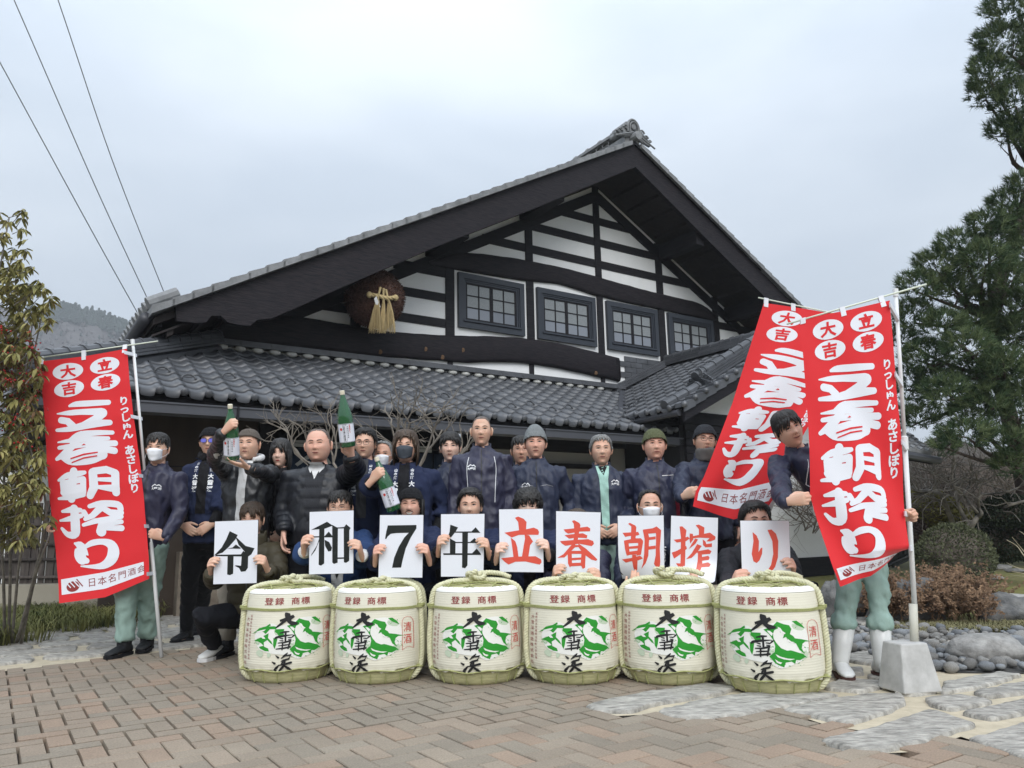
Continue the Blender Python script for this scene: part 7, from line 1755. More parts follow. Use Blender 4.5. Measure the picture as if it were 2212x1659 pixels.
        V, T = stroke_tris([(cx-s_*.0150, cz-.001, .0014), (cx-s_*.006, cz+up*.9, .0036), (cx+s_*.003, cz+up*1.05, .0040), (cx+s_*.012, cz+up*.45, .0036), (cx+s_*.0165, cz-.0006, .0012)], 5); lay(q, V, T, lambda x, z: hm @ (Sf(x, z)-Vector((0, .0009, 0))), .006, 2)
        q.obj('eye', [M_scl, M_iris, M_lid], root)
        bz = .030+fr.get('brow', 0); bt = fr.get('browt', 1)
        feat('eyebrow', [stroke_tris([(s_*.014, bz-.001, .0042*bt), (s_*.026, bz+.0035, .0060*bt), (s_*.039, bz+.0042, .0050*bt), (s_*.050, bz-.001, .0018*bt)], 6)], M_brow['grey' if haircol in ('grey',) else 'black'], .0006)
    tri = [stroke_tris([(s_*.0095, -.0335, .0022), (s_*.0065, -.0345, .0034), (s_*.004, -.0335, .002)], 4) for s_ in (-1, 1)]
    feat('nostrils', tri, M_mouthline, .0008)
    cre = [stroke_tris([(s_*.016, -.026, .0010), (s_*.0215, -.036, .0017), (s_*.027, -.048, .0010)], 4) for s_ in (-1, 1)]+[stroke_tris([(s_*.019, .0015, .0008), (s_*.029, -.0015, .0014), (s_*.040, .001, .0008)], 4) for s_ in (-1, 1)]
    if fr.get('old'): cre += [stroke_tris([(s_*.020, -.005, .001), (s_*.030, -.009, .0022), (s_*.041, -.004, .001)], 4) for s_ in (-1, 1)]+[stroke_tris([(-.03, .060+k*.012, .0008), (0, .062+k*.012, .0014), (.03, .060+k*.012, .0008)], 4) for k in range(2)]+[stroke_tris([(s_*.027, -.048, .001), (s_*.030, -.062, .0022), (s_*.029, -.076, .001)], 4) for s_ in (-1, 1)]
    feat('skin_crease', cre, M_crease, .0004)  # flat darker strokes: shade of the skin folds put into colour
    if not mask:
        cv = fr.get('curve', 0); mw = fr.get('mw', .021); zc = -.055
        if fr.get('grin'):
            feat('lips', [poly_tris(smooth2([(-.029, zc+.009), (-.014, zc+.007), (0, zc+.006), (.014, zc+.007), (.029, zc+.009), (.018, zc-.009), (0, zc-.014), (-.018, zc-.009)], 2))], M_lip, .0006)
            feat('teeth', [poly_tris(smooth2([(-.024, zc+.0065), (0, zc+.0035), (.024, zc+.0065), (.014, zc-.006), (0, zc-.009), (-.014, zc-.006)], 2))], M_teeth, .0012)
            feat('moustache', [stroke_tris([(-.030, zc+.006, .003), (-.014, zc+.0145, .006), (0, zc+.015, .004), (.014, zc+.0145, .006), (.030, zc+.006, .003)], 5), stroke_tris([(-.016, zc-.032, .004), (0, zc-.026, .009), (.016, zc-.032, .004)], 5)], M_brow['black'], .0010)
        else:
            lm = M_lipred if fr.get('red') else M_lip
            feat('lips', [poly_tris(smooth2([(-mw, zc+cv), (-.008, zc+.0042), (0, zc+.0030), (.008, zc+.0042), (mw, zc+cv), (.010, zc-.0058), (0, zc-.0066), (-.010, zc-.0058)], 2))], lm, .0006)
            feat('mouth_line', [stroke_tris([(-mw-.003, zc+cv*1.3, .0014), (-mw*.5, zc+cv*.25, .0026), (0, zc-.0003, .0022), (mw*.5, zc+cv*.25, .0026), (mw+.003, zc+cv*1.3, .0014)], 4)], M_mouthline, .0011)
            if fr.get('stubble'): feat('stubble', [stroke_tris([(-.022, zc+.010, .003), (0, zc+.013, .0055), (.022, zc+.010, .003)], 5), stroke_tris([(-.020, zc-.030, .004), (0, zc-.028, .010), (.020, zc-.030, .004)], 5)], M_crease, .0005)
    # ---- hair
    if hair:
        q = None
        hcM = M_hair[haircol]
        if hair in ('short', 'swept', 'fringe', 'long', 'bob', 'curly', 'recede', 'greyshort', 'cropr'):
            fz = dict(short=.66, swept=.76, fringe=.52, long=.62, bob=.46, curly=.52, recede=.88, greyshort=.76, cropr=.90)[hair]
            tmp = dict(short=.42, swept=.42, fringe=.22, long=-.1, bob=-.35, curly=.0, recede=.42, greyshort=.34, cropr=.45)[hair]
            sdz = dict(long=-.9, bob=-.9, curly=-.2, fringe=-.18).get(hair, -.12); bk = -.97 if hair in ('long', 'bob') else -.62
            hl = hairline(fz, tmp, sdz, bk)
            tk = dict(short=.017, swept=.020, fringe=.019, long=.020, bob=.020, curly=.030, recede=.009, greyshort=.010, cropr=.004)[hair]
            def thk(th, pa): 
                c = math.cos(th); e = c-hl(pa); return tk*min(1, .25+max(0, e)*3.2)*(1+.35*max(0, c))*(1 if hair in ('long', 'bob', 'curly') else float(np.interp(c, [-.2, .35, .85], [.18, .34, 1.05])))
            if hat: tk *= .5
            q = shell(Pm, lambda th, pa: math.cos(th) > hl(pa) and not (hat and math.cos(th) > .34), thk, seed=sid, amp=.005 if hair != 'curly' else .016, freq=28 if hair != 'curly' else 46)
            nl, wd = (0, .003) if hat else dict(short=(230, .0042), swept=(260, .0042), fringe=(330, .0046), long=(380, .0056), bob=(420, .0056), curly=(420, .0040), recede=(150, .0032), greyshort=(300, .0034), cropr=(0, .003))[hair]
            dn = dict(long=.075, bob=.070).get(hair, 0)
            if nl: locks(Pm, q, hl, nl, 1.0 if hair in ('short', 'greyshort', 'recede') else (1.5 if hair != 'curly' else .55), wd, tk*.9, sid, part=dict(swept=.5).get(hair, .12), messy=.22 if hair not in ('curly', 'greyshort', 'swept') else .7)
            if dn:
                r_ = random.Random(sid)
                for k in range(170):
                    pa = r_.choice([-1, 1])*r_.uniform(1.15, 3.14); bpt = head_co(1.75, pa % (2*math.pi), Pm); nn = Vector((bpt.x, bpt.y, 0)).normalized(); top_ = head_co(1.2, pa % (2*math.pi), Pm)+nn*.020
                    z1 = -.105-dn*r_.uniform(.2, .75); P = [top_, Vector((bpt.x, bpt.y, -.03))+nn*.020, Vector((bpt.x*1.02, bpt.y*1.0, -.075))+nn*.018, Vector((bpt.x*.92, bpt.y*.85+.0, z1))+nn*.012]
                    q.tube(P, [(.006, .005), (.008, .005), (.007, .004), (.002, .002)], 5)
            cl_ = random.Random(sid*5); fwd_ = dict(short=.020, swept=.010, fringe=.030, long=.030, bob=.040, curly=.020, greyshort=.008, recede=0, cropr=0)[hair]
            if fwd_ and not hat:
                for _ in range(26 if hair != 'curly' else 40):
                    pa = cl_.uniform(-.95, .95); c0 = hl(pa)+cl_.uniform(.04, .16); th0 = math.acos(min(.97, c0)); ln_ = fwd_*cl_.uniform(.35, 1.15)*(1-.35*(abs(pa) < .22 and hair in ('fringe', 'long', 'swept')))
                    dp = (.30 if pa > 0 else -.30)*(1 if hair in ('fringe', 'long', 'bob') else cl_.uniform(-1, 1.2)); P_ = []
                    for i_ in range(5):
                        f = i_/4; th = th0+f*(ln_+.03)/.105; a_ = (pa+dp*f) % (2*math.pi); b_ = head_co(th, a_, Pm); nn = Vector((b_.x/.0765**2, b_.y/.0975**2, b_.z/.118**2)).normalized(); P_.append(b_+nn*(tk*.9*(1-f)+.0035+.004*math.sin(f*3.1)))
                    w_ = cl_.uniform(.004, .008); q.tube(P_, [(.0026, w_), (.0030, w_), (.0028, w_*.9), (.002, w_*.6), (.0006, .0008)], 6, up=(0, -1, 0))
            fz_ = random.Random(sid*3); nf = 0 if hair == 'cropr' else (900 if hair in ('greyshort', 'curly', 'swept') else 650); fl_ = dict(greyshort=.016, curly=.020, recede=.012).get(hair, .020)
            for _ in range(nf):
                th = math.acos(fz_.uniform(-.6, 1.0)); pa = fz_.uniform(-math.pi, math.pi)
                if math.cos(th) < hl(pa)-.03 or (hat and math.cos(th) > .3): continue
                b_ = head_co(th, pa % (2*math.pi), Pm); nn = Vector((b_.x/.0765**2, b_.y/.0975**2, b_.z/.118**2)).normalized(); p0_ = b_+nn*thk(th, pa)*.85
                tg = Vector((-nn.x*nn.z, -nn.y*nn.z, 1-nn.z*nn.z))*-1; tg = tg.normalized() if tg.length > .01 else Vector((0, -1, 0)); dr_ = (tg*1.0+nn*fz_.uniform(.15, .6)+Vector((fz_.gauss(0, .45), fz_.gauss(0, .3), fz_.gauss(0, .2)))).normalized(); sd_ = dr_.cross(nn).normalized()*.0022; l_ = fl_*fz_.uniform(.5, 1.3)
                q.add([p0_-sd_, p0_+sd_, p0_+dr_*l_], [(0, 1, 2)])
        elif hair == 'buzz':
            hl = hairline(.80, .42, -.05, -.55); q = shell(Pm, lambda th, pa: math.cos(th) > hl(pa), .0018, amp=.0006)
        if hat and hair != 'buzz':
            pass
        if q is not None and q.v:
            q.v = [tuple(hm @ Vector(v)) for v in q.v]; q.obj('hair', hcM, root, True)
    if hat:
        kind, hmtl, ext = hat; hz_ = {'beanie': .40, 'capb': .52}[kind]
        hl = hairline(hz_, hz_-.10, .02 if kind == 'beanie' else .25, -.35 if kind == 'beanie' else .0)
        q = shell(Pm, lambda th, pa: math.cos(th) > hl(pa)+.02, .014, amp=.003, seed=sid, ribs=26 if kind == 'beanie' else 0, ext=ext, nu=104)
        q.v = [tuple(hm @ Vector(v)) for v in q.v]; q.obj('hat', CL[hmtl], root, True)
        q = shell(Pm, lambda th, pa: hl(pa)-.01 < math.cos(th) < hl(pa)+(.27 if kind == 'beanie' else .14), lambda th, pa: .017 if kind == 'beanie' else .016, amp=.0015, ribs=26 if kind == 'beanie' else 0, ext=ext*.5, nu=104)
        q.v = [tuple(hm @ Vector(v)) for v in q.v]; o = q.obj('hat_brim', CL[hmtl], root, True); s2 = o.modifiers.new('s', 'SOLIDIFY'); s2.thickness = .005
    if mask:
        q = MB(); n, m_ = 22, 12; mm = M_maskw if mask == 'white' else M_maskg; top = .000 if mask == 'white' else .004
        for i in range(n+1):
            u = -1+2*i/n
            for j in range(m_+1):
                v = j/m_; x = u*(.060-.012*v*v)*Pm.get('w', 1); z = top+.004*(1-u*u)-.102*v*(1-.22*u*u)-(.008*u*u if v < .1 else 0)
                p = Sf(x, z); cen = (1-u*u); yb = -.098-.012*G(0, v, 0, .35, 1, .35)
                y = p.y*(1-cen*.75)+min(p.y, yb)*cen*.75-.004-(.0018*abs(math.sin(v*9.4)) if mask == 'white' else 0)
                q.v.append(tuple(hm @ Vector((x, y, z))))
        for i in range(n):
            for j in range(m_): k = i*(m_+1)+j; q.f.append((k, k+1, k+m_+2, k+m_+1)); q.m.append(0)
        o = q.obj('face_mask', mm, root, True); s2 = o.modifiers.new('s', 'SOLIDIFY'); s2.thickness = .002
        q = MB()
        for s_ in (-1, 1):
            for z0, z1 in ((-.006, .012), (-.075, -.02)):
                a = Sf(s_*.057, z0)-Vector((0, .004, 0)); q.tube([hm @ a, hm @ Vector((s_*.078*Pm.get('w', 1), -.035, (z0+z1)/2)), hm @ Vector((s_*.084*Pm.get('w', 1), .006, z1))], .0012, 4)
        q.obj('mask_strap', mm, root)
    if glasses:
        q = MB(); gm = M_gl if glasses != 'thin' else M_glb; gr = .0016 if glasses != 'thin' else .0008
        gy = min(Sf(0, .010).y, Sf(.03, .02).y)-.006; rx, rz_ = (.0245, .0175) if glasses != 'thin' else (.0235, .0125)
        if glasses == 'round': rx, rz_ = .0225, .019
        for s_ in (-1, 1):
            q.tube([hm @ Vector((s_*.031+rx*math.copysign(abs(math.cos(t))**.75, math.cos(t)), gy+abs(math.cos(t) > 0)*0, .008+rz_*math.copysign(abs(math.sin(t))**.75, math.sin(t)))) for t in np.linspace(0, 2*math.pi, 21)], gr, 5, cap=False)
            q.tube([hm @ Vector((s_*(.031+rx), gy, .012)), hm @ Vector((s_*.078*Pm.get('w', 1), gy+.03, .012)), hm @ Vector((s_*.081*Pm.get('w', 1), .008, .008))], gr, 4)
            if glasses == 'blue':
                l_ = MB(); l_.add([hm @ Vector((s_*.031+rx*.96*math.cos(t), gy, .008+rz_*.96*math.sin(t))) for t in np.linspace(0, 2*math.pi, 18, endpoint=False)], [tuple(range(18))]); l_.obj('lens', M_lens, root)
        q.tube([hm @ Vector((-.0075, gy, .012)), hm @ Vector((0, gy-.001, .0145)), hm @ Vector((.0075, gy, .012))], gr, 5)
        q.obj('glasses', gm, root)
    # ---- jacket
    jm = CL[jmat] if isinstance(jmat, str) else jmat
    pf = .011 if jacket == 'puffer' else 0; ex = .018 if jacket == 'puffer' else (.008 if jacket in ('happi', 'leather') else .0)
    hemt = dict(stand=1.12, squat=1.0)[pose]
    q = MB()
    loft(q, [(spine(hemt), (.165+ex)*b, .125+ex), (spine(.92), (.168+ex)*b, .130+ex+belly), (spine(.7), (.160+ex)*b, .128+ex+belly), (spine(.45), (.172+ex)*b, .132+ex+belly*.6), (spine(.25), (.178+ex*.6)*b, .124+ex), (spine(.13), (.165+ex*.5)*b, .104+ex*.5), (spine(.06), (.115)*b, .080), (spine(.0)+Vector((0, 0, .012)), .070*sc, .068*sc)], 28)
    segs = [(spine(.05), spine(hemt))]
    for s_ in (-1, 1):
        Xd = HM[s_][2]; Wc = W[s_]-Xd*.02; a, e_, w_ = sh[s_], E_[s_], Wc
        if jacket == 'happi':
            ce = e_.lerp(w_, .55); q.tube([a+Vector((-s_*.05, 0, .005)), a, a.lerp(e_, .5), e_, ce], [.060, .075, .075, .080, .088], 14); ce2 = ce
        else:
            k = 1.0 if not pf else 1.28
            q.tube([a+Vector((-s_*.06, 0, .0)), a, a.lerp(e_, .5), e_, e_.lerp(w_, .5), w_], [.055*k, .070*k*sc, .062*k*sc, .056*k*sc, .050*k*sc, .040*k*sc], 14)
        segs += [(a, e_), (e_, w_)]
    jo = garment('jacket', q, .0135, jm, root, segs, .0088 if not pf else .004, pf, seed=sid)
    if jacket == 'happi':
        for s_ in (-1, 1):
            Xd = HM[s_][2]; e_, w_ = E_[s_], W[s_]-Xd*.015; q = MB(); q.tube([e_, e_.lerp(w_, .5), w_], [.050, .046, .040], 12); garment('sleeve', q, .014, CL[inner or 'black2'], root, [(e_, w_)], .004, 0, seed=sid+s_)
    elif jacket != 'none':
        for s_ in (-1, 1):
            w_ = W[s_]; X = HM[s_][2]; q = MB(); q.tube([w_-X*.045, w_-X*.012], [.041*sc*(1.15 if pf else 1), .038*sc*(1.1 if pf else 1)], 14); q.obj('cuff', (CL['white'] if extra == 'whitecuff' else jm), root, True)
    # collar
    jb = bvh_of(jo); J = projector(jb, .003)
    cz = nb.z; cw = .074*sc
    if collar:
        cc = jm if jacket != 'happi' else CL[inner or 'black2']
        hgt = .050 if jacket != 'puffer' else .065; fl = 1.0 if jacket != 'puffer' else 1.35
        q = MB(); n = 34
        for i in range(n):
            a = R(20)+R(320)*i/(n-1); 
            for k, (rr, zz) in enumerate(((1.05, -.035), (1.08, .0), (1.0, hgt*.6), (.98, hgt), (.92, hgt*.9), (.90, .0))):
                q.v.append((nb.x+cw*fl*rr*math.sin(a), nb.y+.006-cw*fl*rr*.98*math.cos(a), cz-.01+zz-(.018 if (a < R(70) or a > R(290)) else 0)+.012*(1-math.cos(a))*.5+.003*math.sin(a*9)))
        for i in range(n-1):
            for k in range(5): q.f.append((i*6+k, (i+1)*6+k, (i+1)*6+k+1, i*6+k+1)); q.m.append(0)
        q.obj('collar', cc, root, True)
    # decoration laid on the chest
    cx0 = spine(.35).x; z0 = nb.z; 
    def dec(name, tris, mtl, off=.0, mx=.02, P=J):
        q = MB()
        for V, T in tris: lay(q, [(cx0+x, z0+z) for x, z in V], T, lambda x, z: P(x, z)-Vector((0, off, 0)), mx)
        return q.obj(name, mtl, root)
    def txt(ch, x, z, s_, bold=.03): V, T = text_tris(ch, bold); return ([(x+a*s_, z+c*s_) for a, c in V], T)
    zb = hip.z-z0+.02
    for d in decor:
        k = d[0]
        if k == 'zip': dec('zip', [stroke_tris([(0, -.01, .007), (0, -.2, .007), (0, max(zb, -.45), .007)], 4)], d[1] if len(d) > 1 else M_cedge, .001)
        elif k == 'logo':
            x, z = d[1], d[2]; s_ = .9
            T_ = [poly_tris([(x+a*s_, z+c*s_) for a, c in P]) for P in ([(-.038, .010), (-.012, .030), (-.004, .028), (.004, .018), (-.004, .020), (-.012, .022), (-.030, .006)], [(.000, .016), (.014, .028), (.022, .026), (.038, .006), (.030, .006), (.018, .018), (.006, .012)])]
            dec('chest_logo', T_+[txt('大', x-.022, z-.008, .022), txt('雪', x, z-.008, .022), txt('渓', x+.022, z-.008, .022)], M_white, .001)['kind'] = 'stuff'
        elif k == 'piping':
            for s_ in (-1, 1): dec('piping', [stroke_tris([(s_*.098, -.07, .004), (s_*.112, -.16, .004), (s_*.105, -.30, .004), (s_*.10, max(zb, -.42), .004)], 4)], M_white, .001)
        elif k == 'yoke':
            for s_ in (-1, 1): dec('piping', [stroke_tris([(s_*.03, -.20, .0035), (s_*.08, -.192, .0035), (s_*.125, -.205, .0035)], 4)], CL['grey'] if False else mat('grey_piping', (.3, .3, .32), .6), .001)
        elif k == 'inner':   # open front showing a layer beneath, v shaped
            w_, m_, dep = d[1], CL[d[2]], d[3]
            dec('inner_top', [poly_tris([(-w_*.9, .012), (w_*.9, .012), (w_, -.05), (w_*.55, -dep), (-w_*.55, -dep), (-w_, -.05)])], m_, .002)
        elif k == 'shirt':
            w_, m_, dep = d[1], CL[d[2]], d[3]; dec('shirt_front', [poly_tris([(-w_, .012), (w_, .012), (0, -dep)])], m_, .004)
        elif k == 'strip': dec('shirt_front', [poly_tris([(-.055, .01), (.055, .01), (.035, -.10), (.028, max(zb, d[1])), (-.028, max(zb, d[1])), (-.035, -.10)])], CL[d[2]], .003)
        elif k == 'lapel':   # shirt collar
            for s_ in (-1, 1): dec('shirt_collar', [poly_tris([(s_*.012, -.006), (s_*.060, .004), (s_*.062, -.03), (s_*.035, -.07)][::s_])], CL[d[1]], .008)
        elif k == 'tie': dec('necktie', [poly_tris([(-.012, -.02), (.012, -.02), (.022, -.30), (0, -.36), (-.022, -.30)])], CL['dark'], .006)
        elif k == 'band':  # happi collar bands with lettering
            for s_ in (-1, 1):
                a = [(s_*.040, .010), (s_*.085, .004), (s_*.088, -.10), (s_*.086, max(zb, -.46)), (s_*.040, max(zb, -.46)), (s_*.046, -.12)]
                dec('collar_band', [poly_tris(a[::s_])], jm, .006)
                T_ = [txt(c, s_*.064, -.045-i*.030, .026) for i, c in enumerate('山の酒')]+[txt(c, s_*.064, -.155-i*.052, .044, .045) for i, c in enumerate('大雪渓') if -.155-i*.052 > zb]
                tag(dec('band_lettering', T_, M_white, .0075, .012), kind='stuff')
            dec('inner_top', [poly_tris([(-.042, .012), (.042, .012), (.045, -.12), (.040, max(zb, -.46)), (-.040, max(zb, -.46)), (-.045, -.12)])], CL[inner or 'black2'], .001)
        elif k == 'sidepanel': dec('side_panel', [poly_tris([(.115, -.22), (.150, -.22), (.155, -.42), (.120, -.42)])], CL['darkred'], .001)
        elif k == 'smalltext': dec('chest_lettering', [stroke_tris([(.03, -.110, .006), (.075, -.107, .004), (.12, -.104, .003)], 4)], CL['white'], .001)
    if extra == 'snood' or extra == 'scarf' or extra == 'hood':
        q = MB(); c = nb+Vector((0, .0, .02)); m_ = CL['fleece'] if extra == 'snood' else (CL['knitb'] if extra == 'scarf' else CL['white'])
        if extra == 'snood':
            loft(q, [(hc+Vector((0, .01, -.16)), .085, .088), (hc+Vector((0, -.005, -.10)), .078, .092), (hc+Vector((0, -.012, -.062)), .074, .095)], 24, 2.0)
        elif extra == 'scarf': q.tube([c+Vector((math.sin(t)*.085, -math.cos(t)*.078, .012*math.sin(3*t))) for t in np.linspace(0, 2*math.pi, 17)], [(.038, .024)]*17, 8)
        else: q.tube([c+Vector((math.sin(t)*.098, -math.cos(t)*.082+.01, -.005+.02*(1-math.cos(t)))) for t in np.linspace(.5, 2*math.pi-.5, 17)], [(.024, .020)]*17, 8)
        garment('neck_wrap', q, .010, m_, root, [(c, c+Vector((0, 0, .1)))], .004, seed=sid)
    # ---- trousers
    q = MB(); tb = CL[trousers]; baggy = 1.12 if trousers == 'mint' else 1.0
    q.ell(hip+Vector((0, 0, .0)), (.155*b, .125, .14), 16, 10)
    segs = []
    for s_ in (-1, 1):
        h, k, a = HJ[s_], KN[s_], AN[s_]; e = k.lerp(a, .52 if shoes in ('wboot',) else .93)
        q.tube([h, h.lerp(k, .5), k, k.lerp(e, .5), e], [.098*b*baggy, .086*b*baggy, .072*b*baggy, .064*b*baggy, .060*b*baggy], 14); segs += [(h, k), (k, e)]
    if shoes == 'wboot' or trousers == 'mint':
        for s_ in (-1, 1): e = KN[s_].lerp(AN[s_], .46 if shoes == 'wboot' else .88); q.tube([e+Vector((0, 0, .05)), e, e+Vector((0, 0, -.02))], [.066, .078, .060], 14)
    garment('trousers', q, .017, tb, root, [(hip+Vector((0, 0, .1)), hip)]+segs, .009 if trousers == 'mint' else .006, seed=sid+9)
    # ---- shoes
    for s_ in (-1, 1):
        a = AN[s_]; q = MB(); g0 = a.z-.085; c = Vector((a.x, a.y, g0)); fy = Vector((s_*.18, -1, 0)).normalized()
        sm_ = CL[shoes] if shoes in CL else CL['boot']
        loft_pts = [(c-fy*.075, .028, .05), (c-fy*.05, .040, .075), (c, .043, .085), (c+fy*.06, .045, .062), (c+fy*.12, .048, .045), (c+fy*.17, .040, .035), (c+fy*.195, .018, .02)]
        sx = Vector((-fy.y, fy.x, 0)); n = 12; V = []
        for cc_, hw_, hh_ in loft_pts:
            for j in range(n): t = 2*math.pi*j/n; V.append(cc_+sx*math.cos(t)*hw_+Vector((0, 0, .018+max(-.0, hh_*(.5+.5*math.sin(t))))))
        K = len(loft_pts); q.add(V, [(i*n+j, i*n+(j+1) % n, (i+1)*n+(j+1) % n, (i+1)*n+j) for i in range(K-1) for j in range(n)]+[tuple(range(n)), tuple((K-1)*n+j for j in range(n))])
        if shoes == 'wboot': kk = KN[s_]; up = (kk-a).normalized(); q.tube([c+Vector((0, 0, .03)), a, a+up*.10, a+up*.24], [.047, .048, .056, .064], 16); q.tube([a+up*.205, a+up*.235], .0665, 16)
        elif shoes in ('boot',): q.tube([c+Vector((0, 0, .03)), a+Vector((0, 0, .06))], [.052, .058], 14)
        else: q.tube([c+Vector((0, 0, .03)), a+Vector((0, 0, .02))], [.045, .044], 12)
        q.obj('shoe', sm_, root, True)
        q = MB(); O1 = [c+fy*t_+sx*w_ for t_, w_ in ((-.082, -.028), (-.05, -.043), (.02, -.045), (.12, -.052), (.18, -.038), (.205, 0), (.18, .038), (.12, .052), (.02, .045), (-.05, .043), (-.082, .028))]; q.prism(O1, (0, 0, .024)); q.obj('sole', CL['sole'] if shoes == 'wboot' else (CL['white'] if shoes == 'sneaker' else CL['black2']), root)
    return root
X1 = (.8, -.1, .45)
def chand(s_, px, py, Y, up=.75, ps='card'): return ((px+s_*6, py), Y-.008, (-s_*.12, -.72, up), (-s_, -.0, .0), ps)
def cards_hands(L_, R__, Y): return {-1: chand(-1, L_[0], L_[1], Y), 1: chand(1, R__[0], R__[1], Y)}
# --- back row
person('young man in white mask, navy jacket and mint trousers holding the left banner pole', (330, 966), 6.05, {-1: ((112, 1134), 6.05, (-.7, -.6, .1), (0, 0, -1), 'hold'), 1: ((328, 1153), 5.985, (-.75, -.45, .35), (-.4, .9, 0), 'grip')}, hair='short', mask='white', jmat='navyp', trousers='mint', shoes='boot', feet={-1: (254, 1420), 1: (305, 1408)}, decor=(('logo', .085, -.17), ('zip',)), hipoff=(-.10, .07), fyaw=6)
person('man in blue reflecting glasses and black lettered beanie wearing an indigo happi', (446, 951), 6.40, {-1: 'front', 1: 'front'}, hat=('beanie', 'knitb', 0), glasses='blue', hair=None, jacket='happi', jmat='happi', extra='scarf', decor=(('band',),), trousers='blackp', face=dict(curve=.002), build=.96, fyaw=8, feet={-1: (392, 1388), 1: (420, 1372)})
person('older man in a brown cap and black leather coat raising a bottle with both hands', (529, 956), 6.02, {-1: ((503, 914), 5.29, (.75, -.25, .62), (.35, .9, -.1), 'grip'), 1: ((510, 1001), 5.42, (-.80, -.35, .30), (0, .1, 1), 'flat')}, hat=('capb', 'cap', 0), hair='greyshort', haircol='greyd', jacket='leather', jmat='leather', inner='white', extra='hood', decor=(('strip', -.6, 'white'),), trousers='beige', face=dict(open=.3, curve=-.001, old=1), head=dict(w=1.06, jaw=.12), build=1.05, skin=0)
person('young woman with a black bob and black jacket standing behind the bottle raisers', (600, 977), 6.25, {-1: 'front', 1: 'front'}, hair='bob', jmat='black2', decor=(('zip',),), trousers='beige', face=dict(open=.75, red=1, mw=.017, browt=.7), head=dict(w=.95, jaw=.28), build=.84, sc=.95, skin=1)
person('stocky balding man in a black puffer jacket and white shirt holding up the highest bottle', (681, 957), 5.96, {-1: ((612, 1178), 5.80, (.05, -.2, -1), (1, 0, 0), 'relax'), 1: ((752, 955), 5.44, (-.15, -.25, .9), (.05, -.95, .1), 'hold')}, hair='cropr', haircol='stub', jacket='puffer', jmat='black', decor=(('inner', .075, 'dark', .55), ('shirt', .055, 'white', .12), ('lapel', 'white')), trousers='blackp', face=dict(open=.12, curve=.001, old=0), head=dict(w=1.14, jaw=.08, cheek=1.6), build=1.14, sc=1.10, skin=3, belly=.03, collar=False, ftilt=-2)
person('man with round glasses and parted black hair in an indigo happi over a grey top', (784, 955), 6.20, None, hair='swept', glasses='round', jacket='happi', jmat='happi', inner='grey', collar=False, decor=(('band',),), face=dict(open=.4), head=dict(w=1.04), skin=0)
person('elderly man with thin grey hair and a white mask wearing an indigo happi', (824, 980), 6.35, None, hair='recede', haircol='grey', mask='white', jacket='happi', jmat='blue', decor=(('band',),), face=dict(open=.4, old=1, browt=.8), skin=2, sc=.96)
person('long haired man in a dark grey mask and indigo happi tilting a bottle', (873, 961), 6.0, {-1: ((821, 1019), 5.375, (.62, -.25, .6), (.3, .95, 0), 'grip'), 1: 'down'}, hair='long', haircol='brown', mask='grey', jacket='happi', jmat='happi', decor=(('band',),), face=dict(open=.45), head=dict(w=1.08), build=1.12, sc=1.03, skin=0)
person('young man with a thick black centre parting in a dark navy jacket', (971, 963), 6.30, None, hair='fringe', jmat='navy2', decor=(('zip',),), face=dict(open=.5, curve=.0015), head=dict(w=.98, jaw=.24), skin=1, build=.95)
person('tall man with a shaved head in a purplish navy jacket with white piping', (1039, 926), 5.92, {-1: 'down', 1: 'down'}, hair='buzz', haircol='stub', jmat='navyp', decor=(('zip',), ('piping',), ('logo', -.075, -.155)), face=dict(open=.5, curve=.0, old=1), head=dict(w=.98, jaw=.22), skin=0, trousers='navy2')
person('bespectacled man mostly hidden behind the man in the grey knit beanie', (1126, 970), 6.55, None, hair='short', glasses='thin', jmat='navy2', face=dict(open=.4), skin=2)
person('young man in a light grey cable knit beanie and dark navy jacket', (1157, 954), 6.02, None, hat=('beanie', 'knitg', .030), hair='recede', jmat='navy2', decor=(('zip',), ('logo', -.085, -.20), ('yoke',)), face=dict(open=.6, curve=-.0015), head=dict(w=1.02), skin=3, build=1.04)
person('grey haired man in a dark jacket open over a mint shirt', (1301, 968), 6.10, {-1: 'front', 1: 'front'}, hair='greyshort', haircol='grey', jmat='navy2', decor=(('strip', -.6, 'mintl'), ('shirt', .040, 'black2', .07), ('logo', .09, -.13)), face=dict(open=.45, old=1), head=dict(w=1.02, jaw=.16), skin=0, trousers='mint', build=1.05)
person('smiling man in an olive beanie and zipped navy jacket with a red side panel', (1418, 957), 6.02, None, hat=('beanie', 'knito', .005), hair='recede', jmat='navy', decor=(('zip',), ('smalltext',), ('sidepanel',)), face=dict(open=.45, curve=-.002, old=1, mw=.026), head=dict(w=1.07, jaw=.10, cheek=1.3), skin=3, build=1.08, trousers='blackp')
person('man in a charcoal beanie, glasses and grey neck warmer holding the tilted banner corner', (1528, 947), 6.00, {-1: ((1499, 1064), 5.47, (.55, -.5, .2), (.2, .9, 0), 'hold'), 1: 'down'}, hat=('beanie', 'knitc', .0), hair='recede', glasses='blk', jmat='navy2', extra='snood', face=dict(open=.4, old=1), skin=0, decor=(('zip',),), trousers='blackp', ftilt=4)
person('black haired man in navy leaning out behind the right banner, in white rubber boots', (1714, 923), 4.95, {-1: ((1738, 1078), 4.42, (.75, -.45, .1), (.25, .9, 0), 'hold'), 1: ((1974, 1112), 4.50, (.75, -.55, .15), (.5, -.85, 0), 'grip')}, hair='fringe', jmat='navy', decor=(('piping',), ('logo', .06, -.17)), trousers='mint', shoes='wboot', feet={-1: (1832, 1466), 1: (1925, 1468)}, hipoff=(.40, .0), ftilt=-20, face=dict(open=.65, curve=.003, mw=.025), head=dict(w=1.02), skin=0, build=.76)
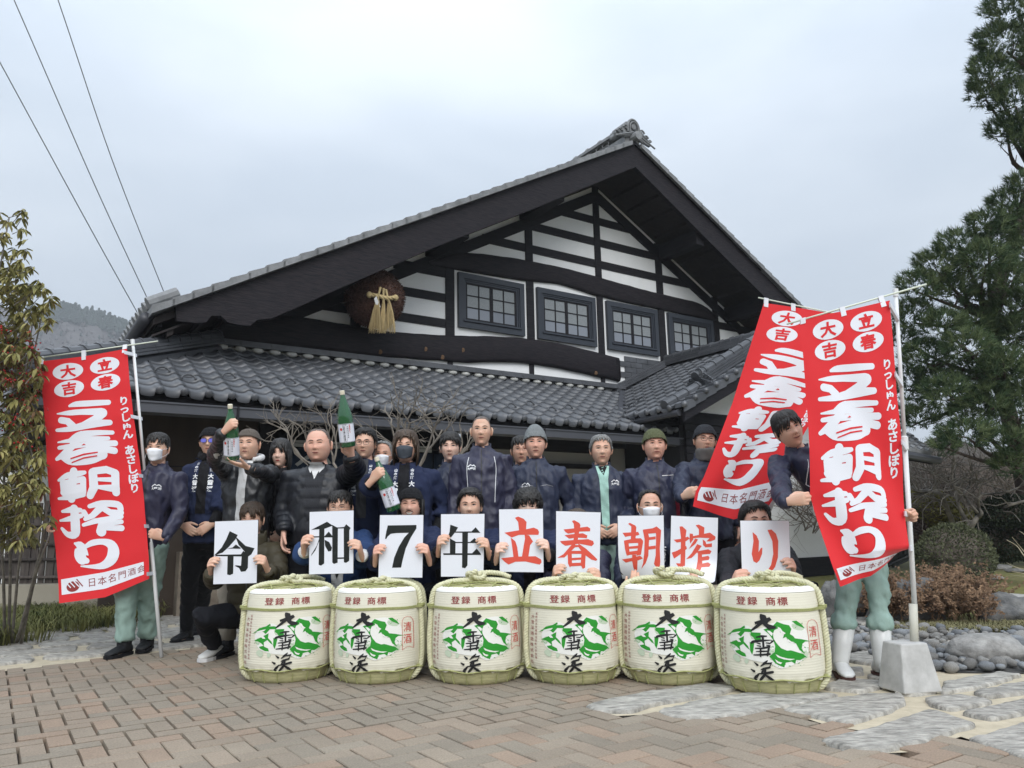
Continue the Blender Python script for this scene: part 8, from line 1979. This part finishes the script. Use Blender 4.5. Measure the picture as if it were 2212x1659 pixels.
# --- front row, squatting behind the barrels
person('squatting youth with streaky brown hair in an olive padded jacket at the left end', (536, 1121), 5.74, {-1: chand(-1, 459, 1216, 5.40), 1: chand(1, 563, 1211, 5.40)}, hair='fringe', haircol='brown', jacket='puffer', jmat='olive', trousers='blackp', shoes='sneaker', pose='squat', face=dict(open=.1), knees={-1: (432, 1330, 5.62), 1: (560, 1310, 5.50)}, feet={-1: (455, 1426), 1: (560, 1400)}, hipz=.33, decor=(('zip', M_metal),))
person('squatting man in thin rimmed glasses and a blue happi over a white shirt', (729, 1096), 5.66, cards_hands((661, 1168), (768, 1178), 5.18), hair='short', glasses='thin', jacket='happi', jmat='blue', inner='white', collar=False, decor=(('inner', .06, 'white', .5), ('tie',)), pose='squat', face=dict(open=.2, brow=-.002), head=dict(w=1.06), trousers='blackp')
person('grinning bearded man in a black ribbed beanie squatting in the front row', (884, 1088), 5.62, cards_hands((817, 1189), (915, 1187), 5.12), hat=('beanie', 'knitb', .0), hair='long', haircol='black', jacket='happi', jmat='happi', decor=(('band',),), pose='squat', face=dict(open=.05, grin=1), head=dict(w=1.05), trousers='blackp', skin=3)
person('squatting man with black swept back hair in a navy happi', (1014, 1091), 5.62, cards_hands((955, 1168), (1045, 1174), 5.12), hair='swept', jacket='happi', jmat='happi', decor=(('band',),), pose='squat', face=dict(open=.5, stubble=1), trousers='blackp', skin=0)
person('squatting man with curly black hair in a navy happi', (1141, 1095), 5.62, cards_hands((1081, 1185), (1175, 1177), 5.10), hair='curly', jacket='happi', jmat='happi', decor=(('band',),), pose='squat', face=dict(open=.4), trousers='blackp', skin=1)
person('squatting person in a purplish navy jacket whose face the red card hides', (1249, 1137), 5.62, {-1: chand(-1, 1206, 1232, 5.09), 1: chand(1, 1286, 1240, 5.09)}, hair='short', haircol='brown', jmat='navyp', pose='squat', trousers='navy2', decor=(('zip',),))
person('squatting man in a white mask with a high forehead holding two curved cards', (1408, 1092), 5.62, {-1: ((1373, 1256), 5.02, (.25, -.25, .9), (0, 1, 0), 'relax'), 1: ((1500, 1260), 4.99, (-.35, -.25, .9), (0, 1, 0), 'relax')}, hair='recede', mask='white', jacket='happi', jmat='navy2', decor=(('band',),), pose='squat', face=dict(open=.3, old=1, browt=1.4, brow=.002), head=dict(w=1.04), trousers='blackp', skin=0)
person('squatting man with black slicked hair in a dark coat at the right end', (1641, 1124), 5.18, {-1: chand(-1, 1600, 1245, 4.74, .5), 1: chand(1, 1707, 1218, 4.74)}, hair='swept', jmat='dark', pose='squat', trousers='blackp', face=dict(open=.3, browt=1.3), head=dict(w=1.10), build=1.12, sc=1.03, skin=3)
